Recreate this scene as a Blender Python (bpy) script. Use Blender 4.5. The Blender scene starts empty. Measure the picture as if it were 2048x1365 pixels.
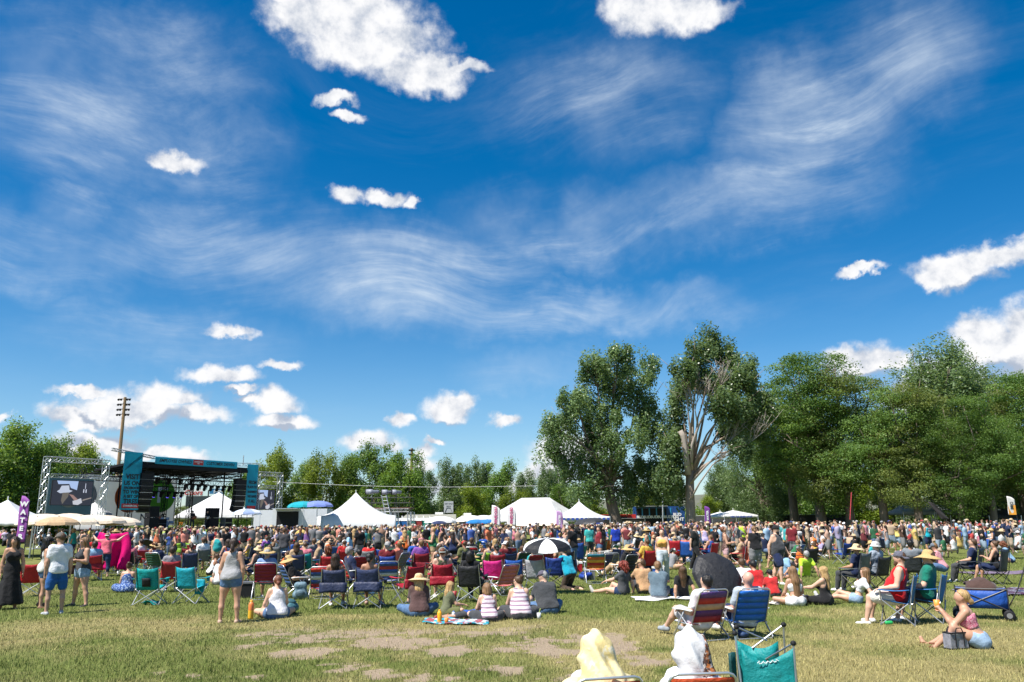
import bpy, math, random
import numpy as np
from mathutils import Vector, Matrix, Euler

R = math.radians
rng = np.random.default_rng(7)
random.seed(7)
S = bpy.context.scene
COL = S.collection

# ---------------------------------------------------------------- camera
CAM_H, FPX, HORIZON = 1.9, 1600.0, 1043.0          # metres, focal length in photo pixels, horizon row at mid frame
PITCH, ROLL = math.atan((HORIZON - 682.5) / FPX), R(-0.5)
cam_d = bpy.data.cameras.new('camera')
cam = bpy.data.objects.new('camera', cam_d)
COL.objects.link(cam)
cam_d.sensor_width = 36.0
cam_d.lens = FPX / 2048 * 36.0
cam_d.clip_start, cam_d.clip_end = 0.1, 20000
CAM_R = Euler((R(90) + PITCH, 0, 0)).to_matrix() @ Matrix.Rotation(ROLL, 3, 'Z')
cam.matrix_world = Matrix.Translation((0, 0, CAM_H)) @ CAM_R.to_4x4()
S.camera = cam


def ray(px, py):
    return CAM_R @ Vector(((px - 1024) / FPX, -(py - 682.5) / FPX, -1))


def G(px, py, z=0.0):
    """the spot on the lawn seen at a photo pixel"""
    d = ray(px, py)
    t = (z - CAM_H) / d.z
    return Vector((d.x * t, d.y * t, z))


def P(px, py, Y):
    d = ray(px, py)
    t = Y / d.y
    return Vector((d.x * t, Y, CAM_H + d.z * t))


# ---------------------------------------------------------------- light
SUN_EL, SUN_DIR = R(58), Vector((-0.80, -0.60, 0)).normalized()     # the sun stands high, to the left and behind
sun_v = Vector((SUN_DIR.x * math.cos(SUN_EL), SUN_DIR.y * math.cos(SUN_EL), math.sin(SUN_EL)))
sd = bpy.data.lights.new('sun', 'SUN')
sd.energy, sd.angle, sd.color = 5.0, R(0.53), (1.0, 0.955, 0.88)
sun = bpy.data.objects.new('sun', sd)
COL.objects.link(sun)
sun.rotation_euler = (-sun_v).to_track_quat('-Z', 'Y').to_euler()

S.view_settings.view_transform = 'Standard'
S.view_settings.look = 'None'
S.view_settings.gamma = 1.0
S.view_settings.use_curve_mapping = False
S.view_settings.exposure = 0.74
S.render.engine = 'CYCLES'
S.cycles.max_bounces = 5
S.cycles.diffuse_bounces = 3
S.cycles.glossy_bounces = 2
S.cycles.transmission_bounces = 3
S.cycles.transparent_max_bounces = 6
S.cycles.caustics_reflective = False
S.cycles.caustics_refractive = False

W = bpy.data.worlds.new('World')
S.world = W
W.use_nodes = True


class NT:
    """short hand for node trees"""
    def __init__(s, tree):
        s.t = tree
        s.n, s.l = tree.nodes, tree.links

    def add(s, typ, **kw):
        nd = s.n.new(typ)
        for k, v in kw.items():
            setattr(nd, k, v)
        return nd

    def put(s, sock, v):
        if hasattr(v, 'is_linked'):
            s.l.new(v, sock)
        elif v is not None:
            if isinstance(v, (tuple, list, Vector)) and len(v) == 3 and sock.type == 'RGBA':
                v = (*v, 1)
            sock.default_value = v

    def m(s, op, a, b=None, c=None, clamp=False):
        nd = s.add('ShaderNodeMath', operation=op, use_clamp=clamp)
        for i, v in enumerate((a, b, c)):
            s.put(nd.inputs[i], v)
        return nd.outputs[0]

    def v(s, op, a, b=None, c=None):
        nd = s.add('ShaderNodeVectorMath', operation=op)
        s.put(nd.inputs[0], a)
        if b is not None:
            s.put(nd.inputs['Scale' if op == 'SCALE' else 1], b)
        if c is not None:
            s.put(nd.inputs[2], c)
        return nd.outputs['Value' if op in ('LENGTH', 'DOT_PRODUCT', 'DISTANCE') else 'Vector']

    def comb(s, x, y, z):
        nd = s.add('ShaderNodeCombineXYZ')
        for i, v in enumerate((x, y, z)):
            s.put(nd.inputs[i], v)
        return nd.outputs[0]

    def noise(s, vec, scale, detail=4, rough=0.55, dist=0.0, lac=2.0, out='Fac'):
        nd = s.add('ShaderNodeTexNoise')
        s.put(nd.inputs['Vector'], vec)
        for k, v in (('Scale', scale), ('Detail', detail), ('Roughness', rough), ('Distortion', dist), ('Lacunarity', lac)):
            s.put(nd.inputs[k], v)
        return nd.outputs[out]

    def ramp(s, x, a, b, lo=0.0, hi=1.0, smooth=True):
        nd = s.add('ShaderNodeMapRange', interpolation_type='SMOOTHSTEP' if smooth else 'LINEAR')
        for i, v in enumerate((x, a, b, lo, hi)):
            s.put(nd.inputs[i], v)
        return nd.outputs[0]

    def mix(s, f, a, b, blend='MIX'):
        nd = s.add('ShaderNodeMix', data_type='RGBA', blend_type=blend)
        s.put(nd.inputs[0], f)
        s.put(nd.inputs[6], a)
        s.put(nd.inputs[7], b)
        return nd.outputs[2]


CLOUD_DARK, CLOUD_LIT, CIRRUS, HAZE_AIR = (3.4, 3.9, 4.8), (7.4, 7.4, 7.5), (5.6, 6.4, 7.2), (3.6, 5.2, 6.8)


def build_sky():
    t = NT(W.node_tree)
    t.n.clear()
    sky = t.add('ShaderNodeTexSky', sky_type='NISHITA', sun_disc=False)
    sky.sun_elevation = SUN_EL
    sky.sun_rotation = math.atan2(SUN_DIR.x, SUN_DIR.y)
    sky.altitude, sky.air_density, sky.dust_density, sky.ozone_density = 600, 1.0, 0.35, 3.0
    hs = t.add('ShaderNodeHueSaturation')
    hs.inputs['Hue'].default_value = 0.498
    hs.inputs['Saturation'].default_value = 1.45
    hs.inputs['Value'].default_value = 1.0
    t.put(hs.inputs['Color'], sky.outputs[0])
    base = hs.outputs[0]
    tc = t.add('ShaderNodeTexCoord')
    d = t.v('NORMALIZE', tc.outputs['Generated'])
    sp = t.add('ShaderNodeSeparateXYZ')
    t.put(sp.inputs[0], d)
    x, y, z = sp.outputs
    ay = t.m('ABSOLUTE', y)                       # the clouds go on behind the camera as they are in front
    az = t.m('ARCTAN2', x, ay)
    el = t.m('ARCSINE', z)
    # warped angular position (degrees / 10), so that cloud outlines billow
    ang = t.comb(t.m('MULTIPLY', az, 5.7296), t.m('MULTIPLY', el, 5.7296), 0.0)
    w1 = t.noise(d, 14, 3, 0.55, out='Color')
    w2 = t.noise(d, 55, 4, 0.6, out='Color')
    wv = t.v('ADD', t.v('SCALE', t.v('SUBTRACT', w1, (.5, .5, .5)), 0.26), t.v('SCALE', t.v('SUBTRACT', w2, (.5, .5, .5)), 0.12))
    wa = t.v('MULTIPLY', t.v('ADD', ang, wv), (1, 1, 0))

    def angpx(px, py):
        q = ray(px, py).normalized()
        return math.degrees(math.atan2(q.x, q.y)) / 10, math.degrees(math.asin(q.z)) / 10

    # cumulus lobes: photo pixel centre, half sizes in photo pixels
    lobes = [
        (640, 40, 130, 42), (740, 85, 160, 60), (850, 150, 110, 44), (600, 0, 80, 40), (930, 140, 60, 18), (700, 20, 150, 60),
        (1310, 20, 95, 60), (1390, 25, 80, 40), (1250, 15, 60, 35),
        (700, 392, 38, 22), (770, 396, 42, 18), (815, 408, 20, 12),
        (352, 322, 52, 22), (465, 668, 42, 18), (560, 734, 46, 15), (445, 758, 78, 24), (480, 785, 40, 10),
        (700, 240, 30, 12), (680, 205, 38, 14),
        (265, 828, 130, 40), (150, 842, 70, 28), (335, 800, 85, 30), (400, 835, 55, 30), (160, 795, 60, 15),
        (200, 890, 90, 34), (320, 912, 60, 20), (390, 920, 40, 24), (150, 910, 60, 24),
        (545, 815, 62, 34), (560, 852, 78, 20), (495, 805, 30, 14),
        (890, 822, 60, 34), (920, 805, 34, 24), (795, 845, 26, 14), (1005, 845, 34, 13),
        (740, 895, 70, 28), (850, 905, 30, 18), (872, 884, 28, 8), (840, 940, 50, 24),
        (1910, 540, 100, 34), (1990, 505, 75, 28), (1860, 560, 40, 20), (1720, 545, 50, 10), (2070, 500, 60, 34),
        (1740, 735, 110, 50), (1690, 725, 60, 34), (1800, 730, 45, 30), (1850, 800, 90, 60),
        (1990, 700, 110, 70), (2040, 660, 70, 55), (1950, 660, 55, 45), (2060, 740, 100, 90), (1900, 760, 80, 50), (2150, 700, 120, 100),
        (1150, 900, 90, 40), (1100, 945, 70, 40), (10, 832, 22, 12), (900, 985, 60, 26), (1000, 975, 80, 22),
        (-150, 800, 120, 60), (-300, 560, 100, 40), (2400, 520, 120, 50), (2500, 800, 160, 70),
        (300, -260, 150, 60), (1500, -330, 180, 60), (900, -600, 190, 80), (2000, -500, 200, 80), (100, -900, 220, 110),
    ]
    dist = up = None
    wup = t.v('ADD', wa, (-0.05, 0.13, 0))         # the same field a little towards the sun: tells lit tops from shaded bases
    for (px, py, rx, ry) in lobes:
        a0, e0 = angpx(px, py)
        a1, _ = angpx(px + rx, py)
        _, e1 = angpx(px, py - ry)
        sx, sy = 1 / max(1e-3, abs(a1 - a0)), 1 / max(1e-3, abs(e1 - e0))
        q = t.v('MULTIPLY_ADD', wa, (sx, sy, 0), (-a0 * sx, -e0 * sy, 0))
        if py > 600 and rx > 40:                   # flat bases
            q = t.v('MAXIMUM', q, t.v('MULTIPLY', q, (1, -1.6, 1)))
        ln = t.v('LENGTH', q)
        dist = ln if dist is None else t.m('MINIMUM', dist, ln)
        if rx > 58 and py > 250:
            lu = t.v('LENGTH', t.v('MULTIPLY_ADD', wup, (sx, sy, 0), (-a0 * sx, -e0 * sy, 0)))
            up = lu if up is None else t.m('MINIMUM', up, lu)
    dens = t.m('SUBTRACT', 1.0, dist)
    n1 = t.noise(d, 34, 8, 0.60)
    n2 = t.noise(t.v('ADD', d, (-0.012, -0.004, 0.018)), 34, 5, 0.60)
    dd = t.m('ADD', t.m('ADD', dens, 0.17), t.m('MULTIPLY', t.m('SUBTRACT', n1, .5), 0.95))
    alpha = t.m('POWER', t.ramp(dd, -0.08, 0.62), 1.25)
    relief = t.m('MULTIPLY', t.m('SUBTRACT', n1, n2), 1.4)
    base_sh = t.m('MULTIPLY', t.ramp(t.m('SUBTRACT', up, dist), -0.55, 0.25, -0.75, 0.25), t.ramp(up, 1.1, 0.35))
    lit = t.m('ADD', t.m('ADD', 0.70, relief), base_sh)
    lit = t.ramp(lit, 0.15, 0.92, 0.0, 1.0)
    ccol = t.mix(lit, CLOUD_DARK, CLOUD_LIT)
    # cirrus veils: long combed streaks on a high plane
    bend = t.v('SCALE', t.v('SUBTRACT', t.noise(d, 2.2, 2, 0.5, out='Color'), (.5, .5, .5)), 1.6)
    mp = t.add('ShaderNodeMapping')
    mp.inputs['Rotation'].default_value = (0, 0, R(-33))
    mp.inputs['Scale'].default_value = (0.36, 1.55, 1)
    t.put(mp.inputs['Vector'], t.v('MULTIPLY', t.v('ADD', ang, bend), (1, 1, 0)))
    st = t.noise(mp.outputs[0], 1.1, 9, 0.66)
    st2 = t.noise(t.v('MULTIPLY', mp.outputs[0], (0.8, 2.0, 1)), 2.4, 7, 0.70)
    veil = t.noise(t.v('ADD', ang, (3.1, 1.7, 0)), 0.75, 5, 0.6)
    soft = None
    wsoft = t.v('MULTIPLY', t.v('ADD', ang, t.v('SCALE', wv, 1.6)), (1, 1, 0))
    for (px, py, rx, ry, s) in [(170, 210, 270, 210, .75), (330, 130, 220, 130, .6), (120, 500, 260, 110, .7), (150, 430, 110, 90, .8), (430, 500, 360, 130, .55),
                                (830, 560, 300, 120, 1.), (1130, 450, 260, 110, 1.), (1480, 400, 330, 110, 1.), (1620, 250, 220, 170, 1.), (1800, 120, 200, 150, .7),
                                (1200, 220, 240, 130, .6), (1150, 620, 380, 60, .8), (330, 680, 260, 80, .6), (1080, 740, 180, 60, .7),
                                (400, 300, 200, 130, .5), (900, -250, 600, 200, .6), (-300, 300, 250, 250, .6), (2350, 350, 250, 250, .6)]:
        a0, e0 = angpx(px, py)
        a1, _ = angpx(px + rx, py)
        _, e1 = angpx(px, py - ry)
        sx, sy = 1 / max(1e-3, abs(a1 - a0)), 1 / max(1e-3, abs(e1 - e0))
        q = t.m('MULTIPLY', t.ramp(t.v('LENGTH', t.v('MULTIPLY_ADD', wsoft, (sx, sy, 0), (-a0 * sx, -e0 * sy, 0))), 1.25, 0.0), s)
        soft = q if soft is None else t.m('MAXIMUM', soft, q)
    ci = t.m('ADD', t.m('MULTIPLY', t.ramp(st, 0.38, 0.80), 0.55), t.m('MULTIPLY', t.m('MULTIPLY', t.ramp(st2, 0.42, 0.82), t.ramp(st, 0.30, 0.6)), 0.36))
    ci = t.m('ADD', t.m('MULTIPLY', ci, soft), t.m('MULTIPLY', t.m('MULTIPLY', soft, t.ramp(veil, 0.3, 0.7)), 0.34))
    ci = t.m('ADD', ci, t.m('MULTIPLY', t.ramp(st, 0.45, 0.9), 0.07))
    ci = t.m('MULTIPLY', ci, 1.2, clamp=True)
    # pale air towards the horizon
    hz = t.ramp(z, 0.30, 0.0)
    base = t.mix(t.m('MULTIPLY', hz, 0.30), base, HAZE_AIR)
    c1 = t.mix(ci, base, CIRRUS)
    c2 = t.mix(alpha, c1, ccol)
    bg = t.add('ShaderNodeBackground')
    t.put(bg.inputs['Color'], c2)
    bg.inputs['Strength'].default_value = 0.081
    out = t.add('ShaderNodeOutputWorld')
    t.l.new(bg.outputs[0], out.inputs[0])


build_sky()
W.cycles.sampling_method = 'MANUAL'
W.cycles.sample_map_resolution = 512
# ---------------------------------------------------------------- mesh helpers
def link(o, parent=None):
    COL.objects.link(o)
    if parent is not None:
        o.parent = parent
    return o


def mesh_np(name, v, faces, smooth=True, mats=(), mat_idx=None, attr=None):
    """faces: (n,k) int array or list of such arrays"""
    me = bpy.data.meshes.new(name)
    if isinstance(faces, np.ndarray):
        faces = [faces]
    faces = [np.asarray(f, dtype=np.int32) for f in faces if len(f)]
    v = np.asarray(v, dtype=np.float32)
    me.vertices.add(len(v))
    me.vertices.foreach_set('co', v.ravel())
    nl = sum(f.size for f in faces)
    npol = sum(len(f) for f in faces)
    me.loops.add(nl)
    me.polygons.add(npol)
    me.loops.foreach_set('vertex_index', np.concatenate([f.ravel() for f in faces]))
    starts, o = [], 0
    for f in faces:
        starts.append(o + np.arange(len(f), dtype=np.int32) * f.shape[1])
        o += f.size
    me.polygons.foreach_set('loop_start', np.concatenate(starts).astype(np.int32))
    me.polygons.foreach_set('use_smooth', np.full(npol, smooth))
    for m in mats:
        me.materials.append(m)
    if mat_idx is not None:
        me.polygons.foreach_set('material_index', np.asarray(mat_idx, dtype=np.int32))
    if attr is not None:
        for k, a in attr.items():
            a = np.asarray(a, dtype=np.float32)
            if a.ndim == 1:
                at = me.attributes.new(k, 'FLOAT', 'POINT')
                at.data.foreach_set('value', a)
            else:
                at = me.color_attributes.new(k, 'FLOAT_COLOR', 'POINT')
                at.data.foreach_set('color', np.c_[a, np.ones(len(a), np.float32)].ravel())
    me.update(calc_edges=True)
    return me


class MB:
    """collects simple shapes and makes one mesh of them"""
    def __init__(s):
        s.v, s.f = [], []

    def add(s, vs, fs):
        o = len(s.v)
        s.v += [tuple(p) for p in vs]
        s.f += [tuple(i + o for i in f) for f in fs]
        return s

    def box(s, c, size, rz=0.0, M=None):
        hx, hy, hz = (k / 2 for k in size)
        vs = [Vector((sx * hx, sy * hy, sz * hz)) for sx in (-1, 1) for sy in (-1, 1) for sz in (-1, 1)]
        m = (M or Matrix.Rotation(rz, 3, 'Z'))
        vs = [m @ p + Vector(c) for p in vs]
        return s.add(vs, [(0, 1, 3, 2), (4, 6, 7, 5), (0, 4, 5, 1), (2, 3, 7, 6), (0, 2, 6, 4), (1, 5, 7, 3)])

    def tube(s, pts, r, n=6, cap=True):
        pts = [Vector(p) for p in pts]
        rs = r if isinstance(r, (list, tuple)) else [r] * len(pts)
        rings, prev = [], None
        for i, p in enumerate(pts):
            d = (pts[min(i + 1, len(pts) - 1)] - pts[max(i - 1, 0)]).normalized()
            if prev is None:
                a = Vector((0, 0, 1)) if abs(d.z) < 0.9 else Vector((1, 0, 0))
                u = d.cross(a).normalized()
            else:
                u = (prev - d * prev.dot(d)).normalized()
            prev = u
            w = d.cross(u)
            rings.append([p + (u * math.cos(2 * math.pi * k / n) + w * math.sin(2 * math.pi * k / n)) * rs[i] for k in range(n)])
        vs = [q for rg in rings for q in rg]
        fs = []
        for i in range(len(rings) - 1):
            for k in range(n):
                a, b = i * n + k, i * n + (k + 1) % n
                fs.append((a, b, b + n, a + n))
        if cap:
            fs.append(tuple(reversed(range(n))))
            fs.append(tuple((len(rings) - 1) * n + k for k in range(n)))
        return s.add(vs, fs)

    def lathe(s, prof, n=16, c=(0, 0, 0), M=None, wave=None):
        vs = []
        for (r, z) in prof:
            for k in range(n):
                a = 2 * math.pi * k / n
                zz = z + (wave(r, a) if wave else 0)
                p = Vector((r * math.cos(a), r * math.sin(a), zz))
                if M:
                    p = M @ p
                vs.append(p + Vector(c))
        fs = []
        for i in range(len(prof) - 1):
            for k in range(n):
                a, b = i * n + k, i * n + (k + 1) % n
                fs.append((a, b, b + n, a + n))
        return s.add(vs, fs)

    def sheet(s, grid, th=0.006):
        """grid[i][j] of points -> a closed thin sheet with real thickness"""
        ni, nj = len(grid), len(grid[0])
        g = np.array([[tuple(p) for p in row] for row in grid])
        du = np.gradient(g, axis=0)
        dv = np.gradient(g, axis=1)
        nrm = np.cross(du, dv)
        nrm /= np.linalg.norm(nrm, axis=2, keepdims=True) + 1e-9
        A, B = (g + nrm * th / 2).reshape(-1, 3), (g - nrm * th / 2).reshape(-1, 3)
        N = ni * nj
        fs = []
        for i in range(ni - 1):
            for j in range(nj - 1):
                a = i * nj + j
                q = (a, a + nj, a + nj + 1, a + 1)
                fs.append(q)
                fs.append(tuple(k + N for k in reversed(q)))
        rim = [j for j in range(nj)] + [i * nj + nj - 1 for i in range(1, ni)] + [(ni - 1) * nj + j for j in range(nj - 2, -1, -1)] + [i * nj for i in range(ni - 2, 0, -1)]
        for k in range(len(rim)):
            a, b = rim[k], rim[(k + 1) % len(rim)]
            fs.append((a, b, b + N, a + N))
        return s.add(np.r_[A, B], fs)

    def prism(s, poly, ext):
        """planar polygon of 3D points pushed along ext"""
        n = len(poly)
        e = Vector(ext)
        vs = [Vector(p) for p in poly] + [Vector(p) + e for p in poly]
        fs = [tuple(reversed(range(n))), tuple(range(n, 2 * n))] + [(i, (i + 1) % n, (i + 1) % n + n, i + n) for i in range(n)]
        return s.add(vs, fs)

    def ball(s, c, r, n=10, m=6, M=None):
        r = (r, r, r) if not isinstance(r, (tuple, list)) else r
        prof = [(math.sin(math.pi * i / m), -math.cos(math.pi * i / m)) for i in range(m + 1)]
        vs = []
        for (q, z) in prof:
            for k in range(n):
                a = 2 * math.pi * k / n
                p = Vector((q * math.cos(a) * r[0], q * math.sin(a) * r[1], z * r[2]))
                vs.append((M @ p if M else p) + Vector(c))
        fs = [(i * n + k, i * n + (k + 1) % n, (i + 1) * n + (k + 1) % n, (i + 1) * n + k) for i in range(m) for k in range(n)]
        return s.add(vs, fs)

    def mesh(s, name, mat, smooth=False):
        me = bpy.data.meshes.new(name)
        me.from_pydata(s.v, [], s.f)
        for m in (mat if isinstance(mat, (list, tuple)) else [mat]):
            me.materials.append(m)
        me.validate()
        if smooth:
            me.polygons.foreach_set('use_smooth', [True] * len(me.polygons))
            me.update()
        return me

    def build(s, name, mat, parent=None, smooth=False, color=None, loc=None):
        o = link(bpy.data.objects.new(name, s.mesh(name, mat, smooth)), parent)
        if color is not None:
            o.color = (*color, 1)
        if loc is not None:
            o.location = loc
        return o


def tag(o, label=None, cat=None, group=None, kind=None):
    for k, v in (('label', label), ('category', cat), ('group', group), ('kind', kind)):
        if v:
            o[k] = v
    return o


def empty(name, loc=(0, 0, 0), rz=0.0, parent=None):
    o = bpy.data.objects.new(name, None)
    o.empty_display_size = 0.2
    o.location = loc
    o.rotation_euler = (0, 0, rz)
    return link(o, parent)


def copy_tree(o, parent=None):
    c = o.copy()
    link(c)
    c.parent = parent
    for ch in o.children:
        copy_tree(ch, c)
    return c


def text(body, size, mat, parent, M, name='lettering', depth=0.004, align='CENTER', bold=0.0, sx=1.0, shear=0.0):
    cu = bpy.data.curves.new(name, 'FONT')
    cu.body, cu.size, cu.align_x, cu.align_y = body, size, align, 'CENTER'
    cu.extrude, cu.offset, cu.shear = depth, bold, shear
    cu.resolution_u = 2
    tmp = bpy.data.objects.new('tmp', cu)
    COL.objects.link(tmp)
    dg = bpy.context.evaluated_depsgraph_get()
    me = bpy.data.meshes.new_from_object(tmp.evaluated_get(dg))
    bpy.data.objects.remove(tmp)
    me.materials.clear()
    me.materials.append(mat)
    o = link(bpy.data.objects.new(name, me), parent)
    o.matrix_local = M @ Matrix.Diagonal((sx, 1, 1, 1))
    return o


def basis(o, x, y, z):
    """4x4 with columns x y z at o"""
    m = Matrix.Identity(4)
    for i, a in enumerate((x, y, z, o)):
        for j in range(3):
            m[j][i] = a[j]
    return m


# ---------------------------------------------------------------- value noise in numpy
def vnoise(x, y, seed=0):
    xi, yi = np.floor(x).astype(np.int64), np.floor(y).astype(np.int64)
    fx, fy = x - xi, y - yi
    fx, fy = fx * fx * (3 - 2 * fx), fy * fy * (3 - 2 * fy)

    def h(a, b):
        n = (a * 374761393 + b * 668265263 + seed * 1442695041) & 0xFFFFFFFF
        n = ((n ^ (n >> 13)) * 1274126177) & 0xFFFFFFFF
        return ((n ^ (n >> 16)) & 0xFFFF) / 65535.0
    return (h(xi, yi) * (1 - fx) + h(xi + 1, yi) * fx) * (1 - fy) + (h(xi, yi + 1) * (1 - fx) + h(xi + 1, yi + 1) * fx) * fy


def fbm(x, y, oct=4, seed=0, gain=0.5):
    s, a, t = 0, 1, 0
    for i in range(oct):
        s = s + a * vnoise(x * 2 ** i + 17.3 * i, y * 2 ** i - 9.1 * i, seed + i)
        t += a
        a *= gain
    return s / t


# ---------------------------------------------------------------- materials
MATS = {}


def mat(name, color=(.5, .5, .5), rough=0.7, metal=0.0, var=0.15, scale=6.0, bump=0.0, bscale=30.0, stretch=(1, 1, 1), objcol=False, emit=None,
        estr=0.0, sheen=0.0, spec=0.5, trans=0.0, alpha=1.0, coat=0.0, dirt=0.0):
    if name in MATS:
        return MATS[name]
    m = bpy.data.materials.new(name)
    m.use_nodes = True
    t = NT(m.node_tree)
    bs = t.n['Principled BSDF']
    tc = t.add('ShaderNodeTexCoord')
    vec = t.v('MULTIPLY', tc.outputs['Object'], stretch)
    if objcol:
        oi = t.add('ShaderNodeObjectInfo')
        base = oi.outputs['Color']
        vec = t.v('ADD', vec, t.comb(t.m('MULTIPLY', oi.outputs['Random'], 37.0), 0.0, 0.0))
    else:
        base = (*color, 1)
    n = t.noise(vec, scale, 5, 0.6)
    k = t.ramp(n, 0.25, 0.75, 1 - var, 1 + var, smooth=False)
    col = t.v('SCALE', base if objcol else tuple(color), k)
    if dirt:
        dn = t.noise(vec, scale * 0.35, 6, 0.7)
        col = t.mix(t.m('MULTIPLY', t.ramp(dn, 0.5, 0.75), dirt), col, (0.10, 0.085, 0.065))
    t.put(bs.inputs['Base Color'], col)
    bs.inputs['Roughness'].default_value = rough
    bs.inputs['Metallic'].default_value = metal
    bs.inputs['Specular IOR Level'].default_value = spec
    bs.inputs['Alpha'].default_value = alpha
    if sheen:
        bs.inputs['Sheen Weight'].default_value = sheen
    if coat:
        bs.inputs['Coat Weight'].default_value = coat
    if trans:
        bs.inputs['Transmission Weight'].default_value = trans
    if emit:
        bs.inputs['Emission Color'].default_value = (*emit, 1)
        bs.inputs['Emission Strength'].default_value = estr
    if bump:
        b = t.add('ShaderNodeBump')
        b.inputs['Strength'].default_value = bump
        b.inputs['Distance'].default_value = 0.02
        t.put(b.inputs['Height'], t.noise(vec, bscale, 4, 0.6))
        t.l.new(b.outputs[0], bs.inputs['Normal'])
    MATS[name] = m
    return m


SKIN = mat('skin', objcol=True, rough=0.48, var=0.10, scale=9, spec=0.4)
CLOTH = mat('cloth', objcol=True, rough=0.9, var=0.18, scale=7, bump=1.0, bscale=14, sheen=0.15, spec=0.15)
DENIM = mat('denim', objcol=True, rough=0.9, var=0.30, scale=16, bump=0.6, bscale=20, spec=0.15)
HAIR = mat('hair', objcol=True, rough=0.42, var=0.45, scale=30, bump=0.8, bscale=42, stretch=(1, 1, .10), spec=0.4)
STRAW = mat('straw', objcol=True, rough=0.8, var=0.25, scale=55, bump=0.6, bscale=90, spec=0.2)
NYLON = mat('chair_fabric', objcol=True, rough=0.55, var=0.24, scale=7, bump=1.3, bscale=9, spec=0.35)
PAINT = mat('object_paint', objcol=True, rough=0.45, var=0.08, scale=5)
LEATHER = mat('shoe', objcol=True, rough=0.6, var=0.2, scale=20)
STEEL = mat('steel_tube', (.48, .49, .50), 0.32, metal=0.85, var=0.15)
ALU = mat('aluminium', (.62, .63, .64), 0.38, metal=0.75, var=0.12)
BLACKTUBE = mat('black_tube', (.03, .03, .032), 0.4, var=0.2)
BLACKPL = mat('black_plastic', (.014, .014, .016), 0.6, var=0.3, spec=.25)
WHITEPL = mat('white_plastic', (.75, .75, .74), 0.4, var=0.06)
WHITETENT = mat('white_tent_vinyl', (.68, .68, .67), 0.5, var=0.09, scale=1.2, bump=0.4, bscale=2.5)
CREAM = mat('cream_canvas', (.62, .52, .40), 0.85, var=0.08, scale=3, bump=0.2, bscale=5)
BLACKST = mat('stage_black', (.014, .014, .016), 0.7, var=0.3, spec=.2)
WHITEINK = mat('white_ink', (.75, .75, .75), 0.7, var=0.03)
BLACKINK = mat('black_ink', (.02, .03, .035), 0.7, var=0.05)
REDINK = mat('red_ink', (.50, .03, .03), 0.7, var=0.05)
BLUEINK = mat('blue_ink', (.03, .08, .40), 0.7, var=0.05)
TRUSS = mat('truss_aluminium', (.55, .56, .58), 0.35, metal=0.6, var=0.2)
GLASS = mat('dark_glass', (.02, .025, .03), 0.08, var=0.1, spec=0.8)
EYEW = mat('eye_white', (.7, .68, .66), 0.3, var=0.03)
EYED = mat('eye_dark', (.02, .015, .012), 0.2, var=0.1)
LIPS = mat('lips', (.40, .13, .11), 0.45, var=0.1)


def patterned(name, cols, kind, scale):
    if name in MATS:
        return MATS[name]
    m = bpy.data.materials.new(name)
    m.use_nodes = True
    t = NT(m.node_tree)
    bs = t.n['Principled BSDF']
    tc = t.add('ShaderNodeTexCoord')
    v = tc.outputs['Object']
    if kind == 'stripe':
        sp = t.add('ShaderNodeSeparateXYZ')
        t.put(sp.inputs[0], v)
        f = t.m('FRACT', t.m('MULTIPLY', t.m('ADD', sp.outputs[2], t.m('MULTIPLY', t.noise(v, 4, 2), 0.02)), scale))
        nd = t.add('ShaderNodeValToRGB')
        nd.color_ramp.interpolation = 'CONSTANT'
        el = nd.color_ramp.elements
        while len(el) < len(cols):
            el.new(0.5)
        for i, (p, c) in enumerate(cols):
            el[i].position = p
            el[i].color = (*c, 1)
        t.put(nd.inputs[0], f)
        col = nd.outputs[0]
    elif kind == 'vstripe':
        sp = t.add('ShaderNodeSeparateXYZ')
        t.put(sp.inputs[0], v)
        f = t.m('FRACT', t.m('MULTIPLY', sp.outputs[0], scale))
        col = t.mix(t.m('GREATER_THAN', f, 0.5), cols[0], cols[1])
    else:
        col = cols[0]
        for i, c in enumerate(cols[1:]):
            n = t.noise(t.v('ADD', v, (3.7 * i, 1.9 * i, 0)), scale * (1 + .3 * i), 3, 0.6)
            col = t.mix(t.ramp(n, 0.52, 0.56), col, c)
    t.put(bs.inputs['Base Color'], col)
    bs.inputs['Roughness'].default_value = 0.85
    bs.inputs['Specular IOR Level'].default_value = 0.15
    b = t.add('ShaderNodeBump')
    b.inputs['Strength'].default_value = 0.6
    b.inputs['Distance'].default_value = 0.02
    t.put(b.inputs['Height'], t.noise(v, 12, 4, 0.6))
    t.l.new(b.outputs[0], bs.inputs['Normal'])
    MATS[name] = m
    return m
# ---------------------------------------------------------------- the lawn
# worn patches seen in the photograph (photo pixel centre, half sizes in pixels)
DIRT_PX = [(560, 1268, 55, 12), (640, 1272, 60, 8), (530, 1285, 30, 6), (700, 1258, 40, 5), (790, 1262, 50, 7), (430, 1350, 70, 9), (520, 1352, 40, 7), (620, 1305, 40, 7),
           (760, 1348, 60, 9), (690, 1340, 40, 8), (830, 1285, 70, 10), (900, 1302, 55, 8), (980, 1262, 60, 8), (1060, 1256, 55, 7),
           (900, 1350, 75, 12), (1010, 1338, 60, 10), (1130, 1345, 40, 16), (1090, 1290, 50, 14), (1240, 1300, 45, 12), (1010, 1300, 40, 6), (1170, 1280, 60, 9), (1290, 1330, 60, 8)]
DRY_PX = [(250, 1262, 300, 26), (80, 1280, 200, 30), (520, 1250, 150, 14), (330, 1245, 200, 14), (1250, 1250, 160, 22), (1500, 1320, 300, 30), (1850, 1275, 220, 30),
          (950, 1250, 250, 14), (1750, 1345, 300, 18), (1700, 1225, 160, 14), (700, 1235, 160, 10), (1230, 1330, 120, 24), (1950, 1200, 100, 18)]
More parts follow.
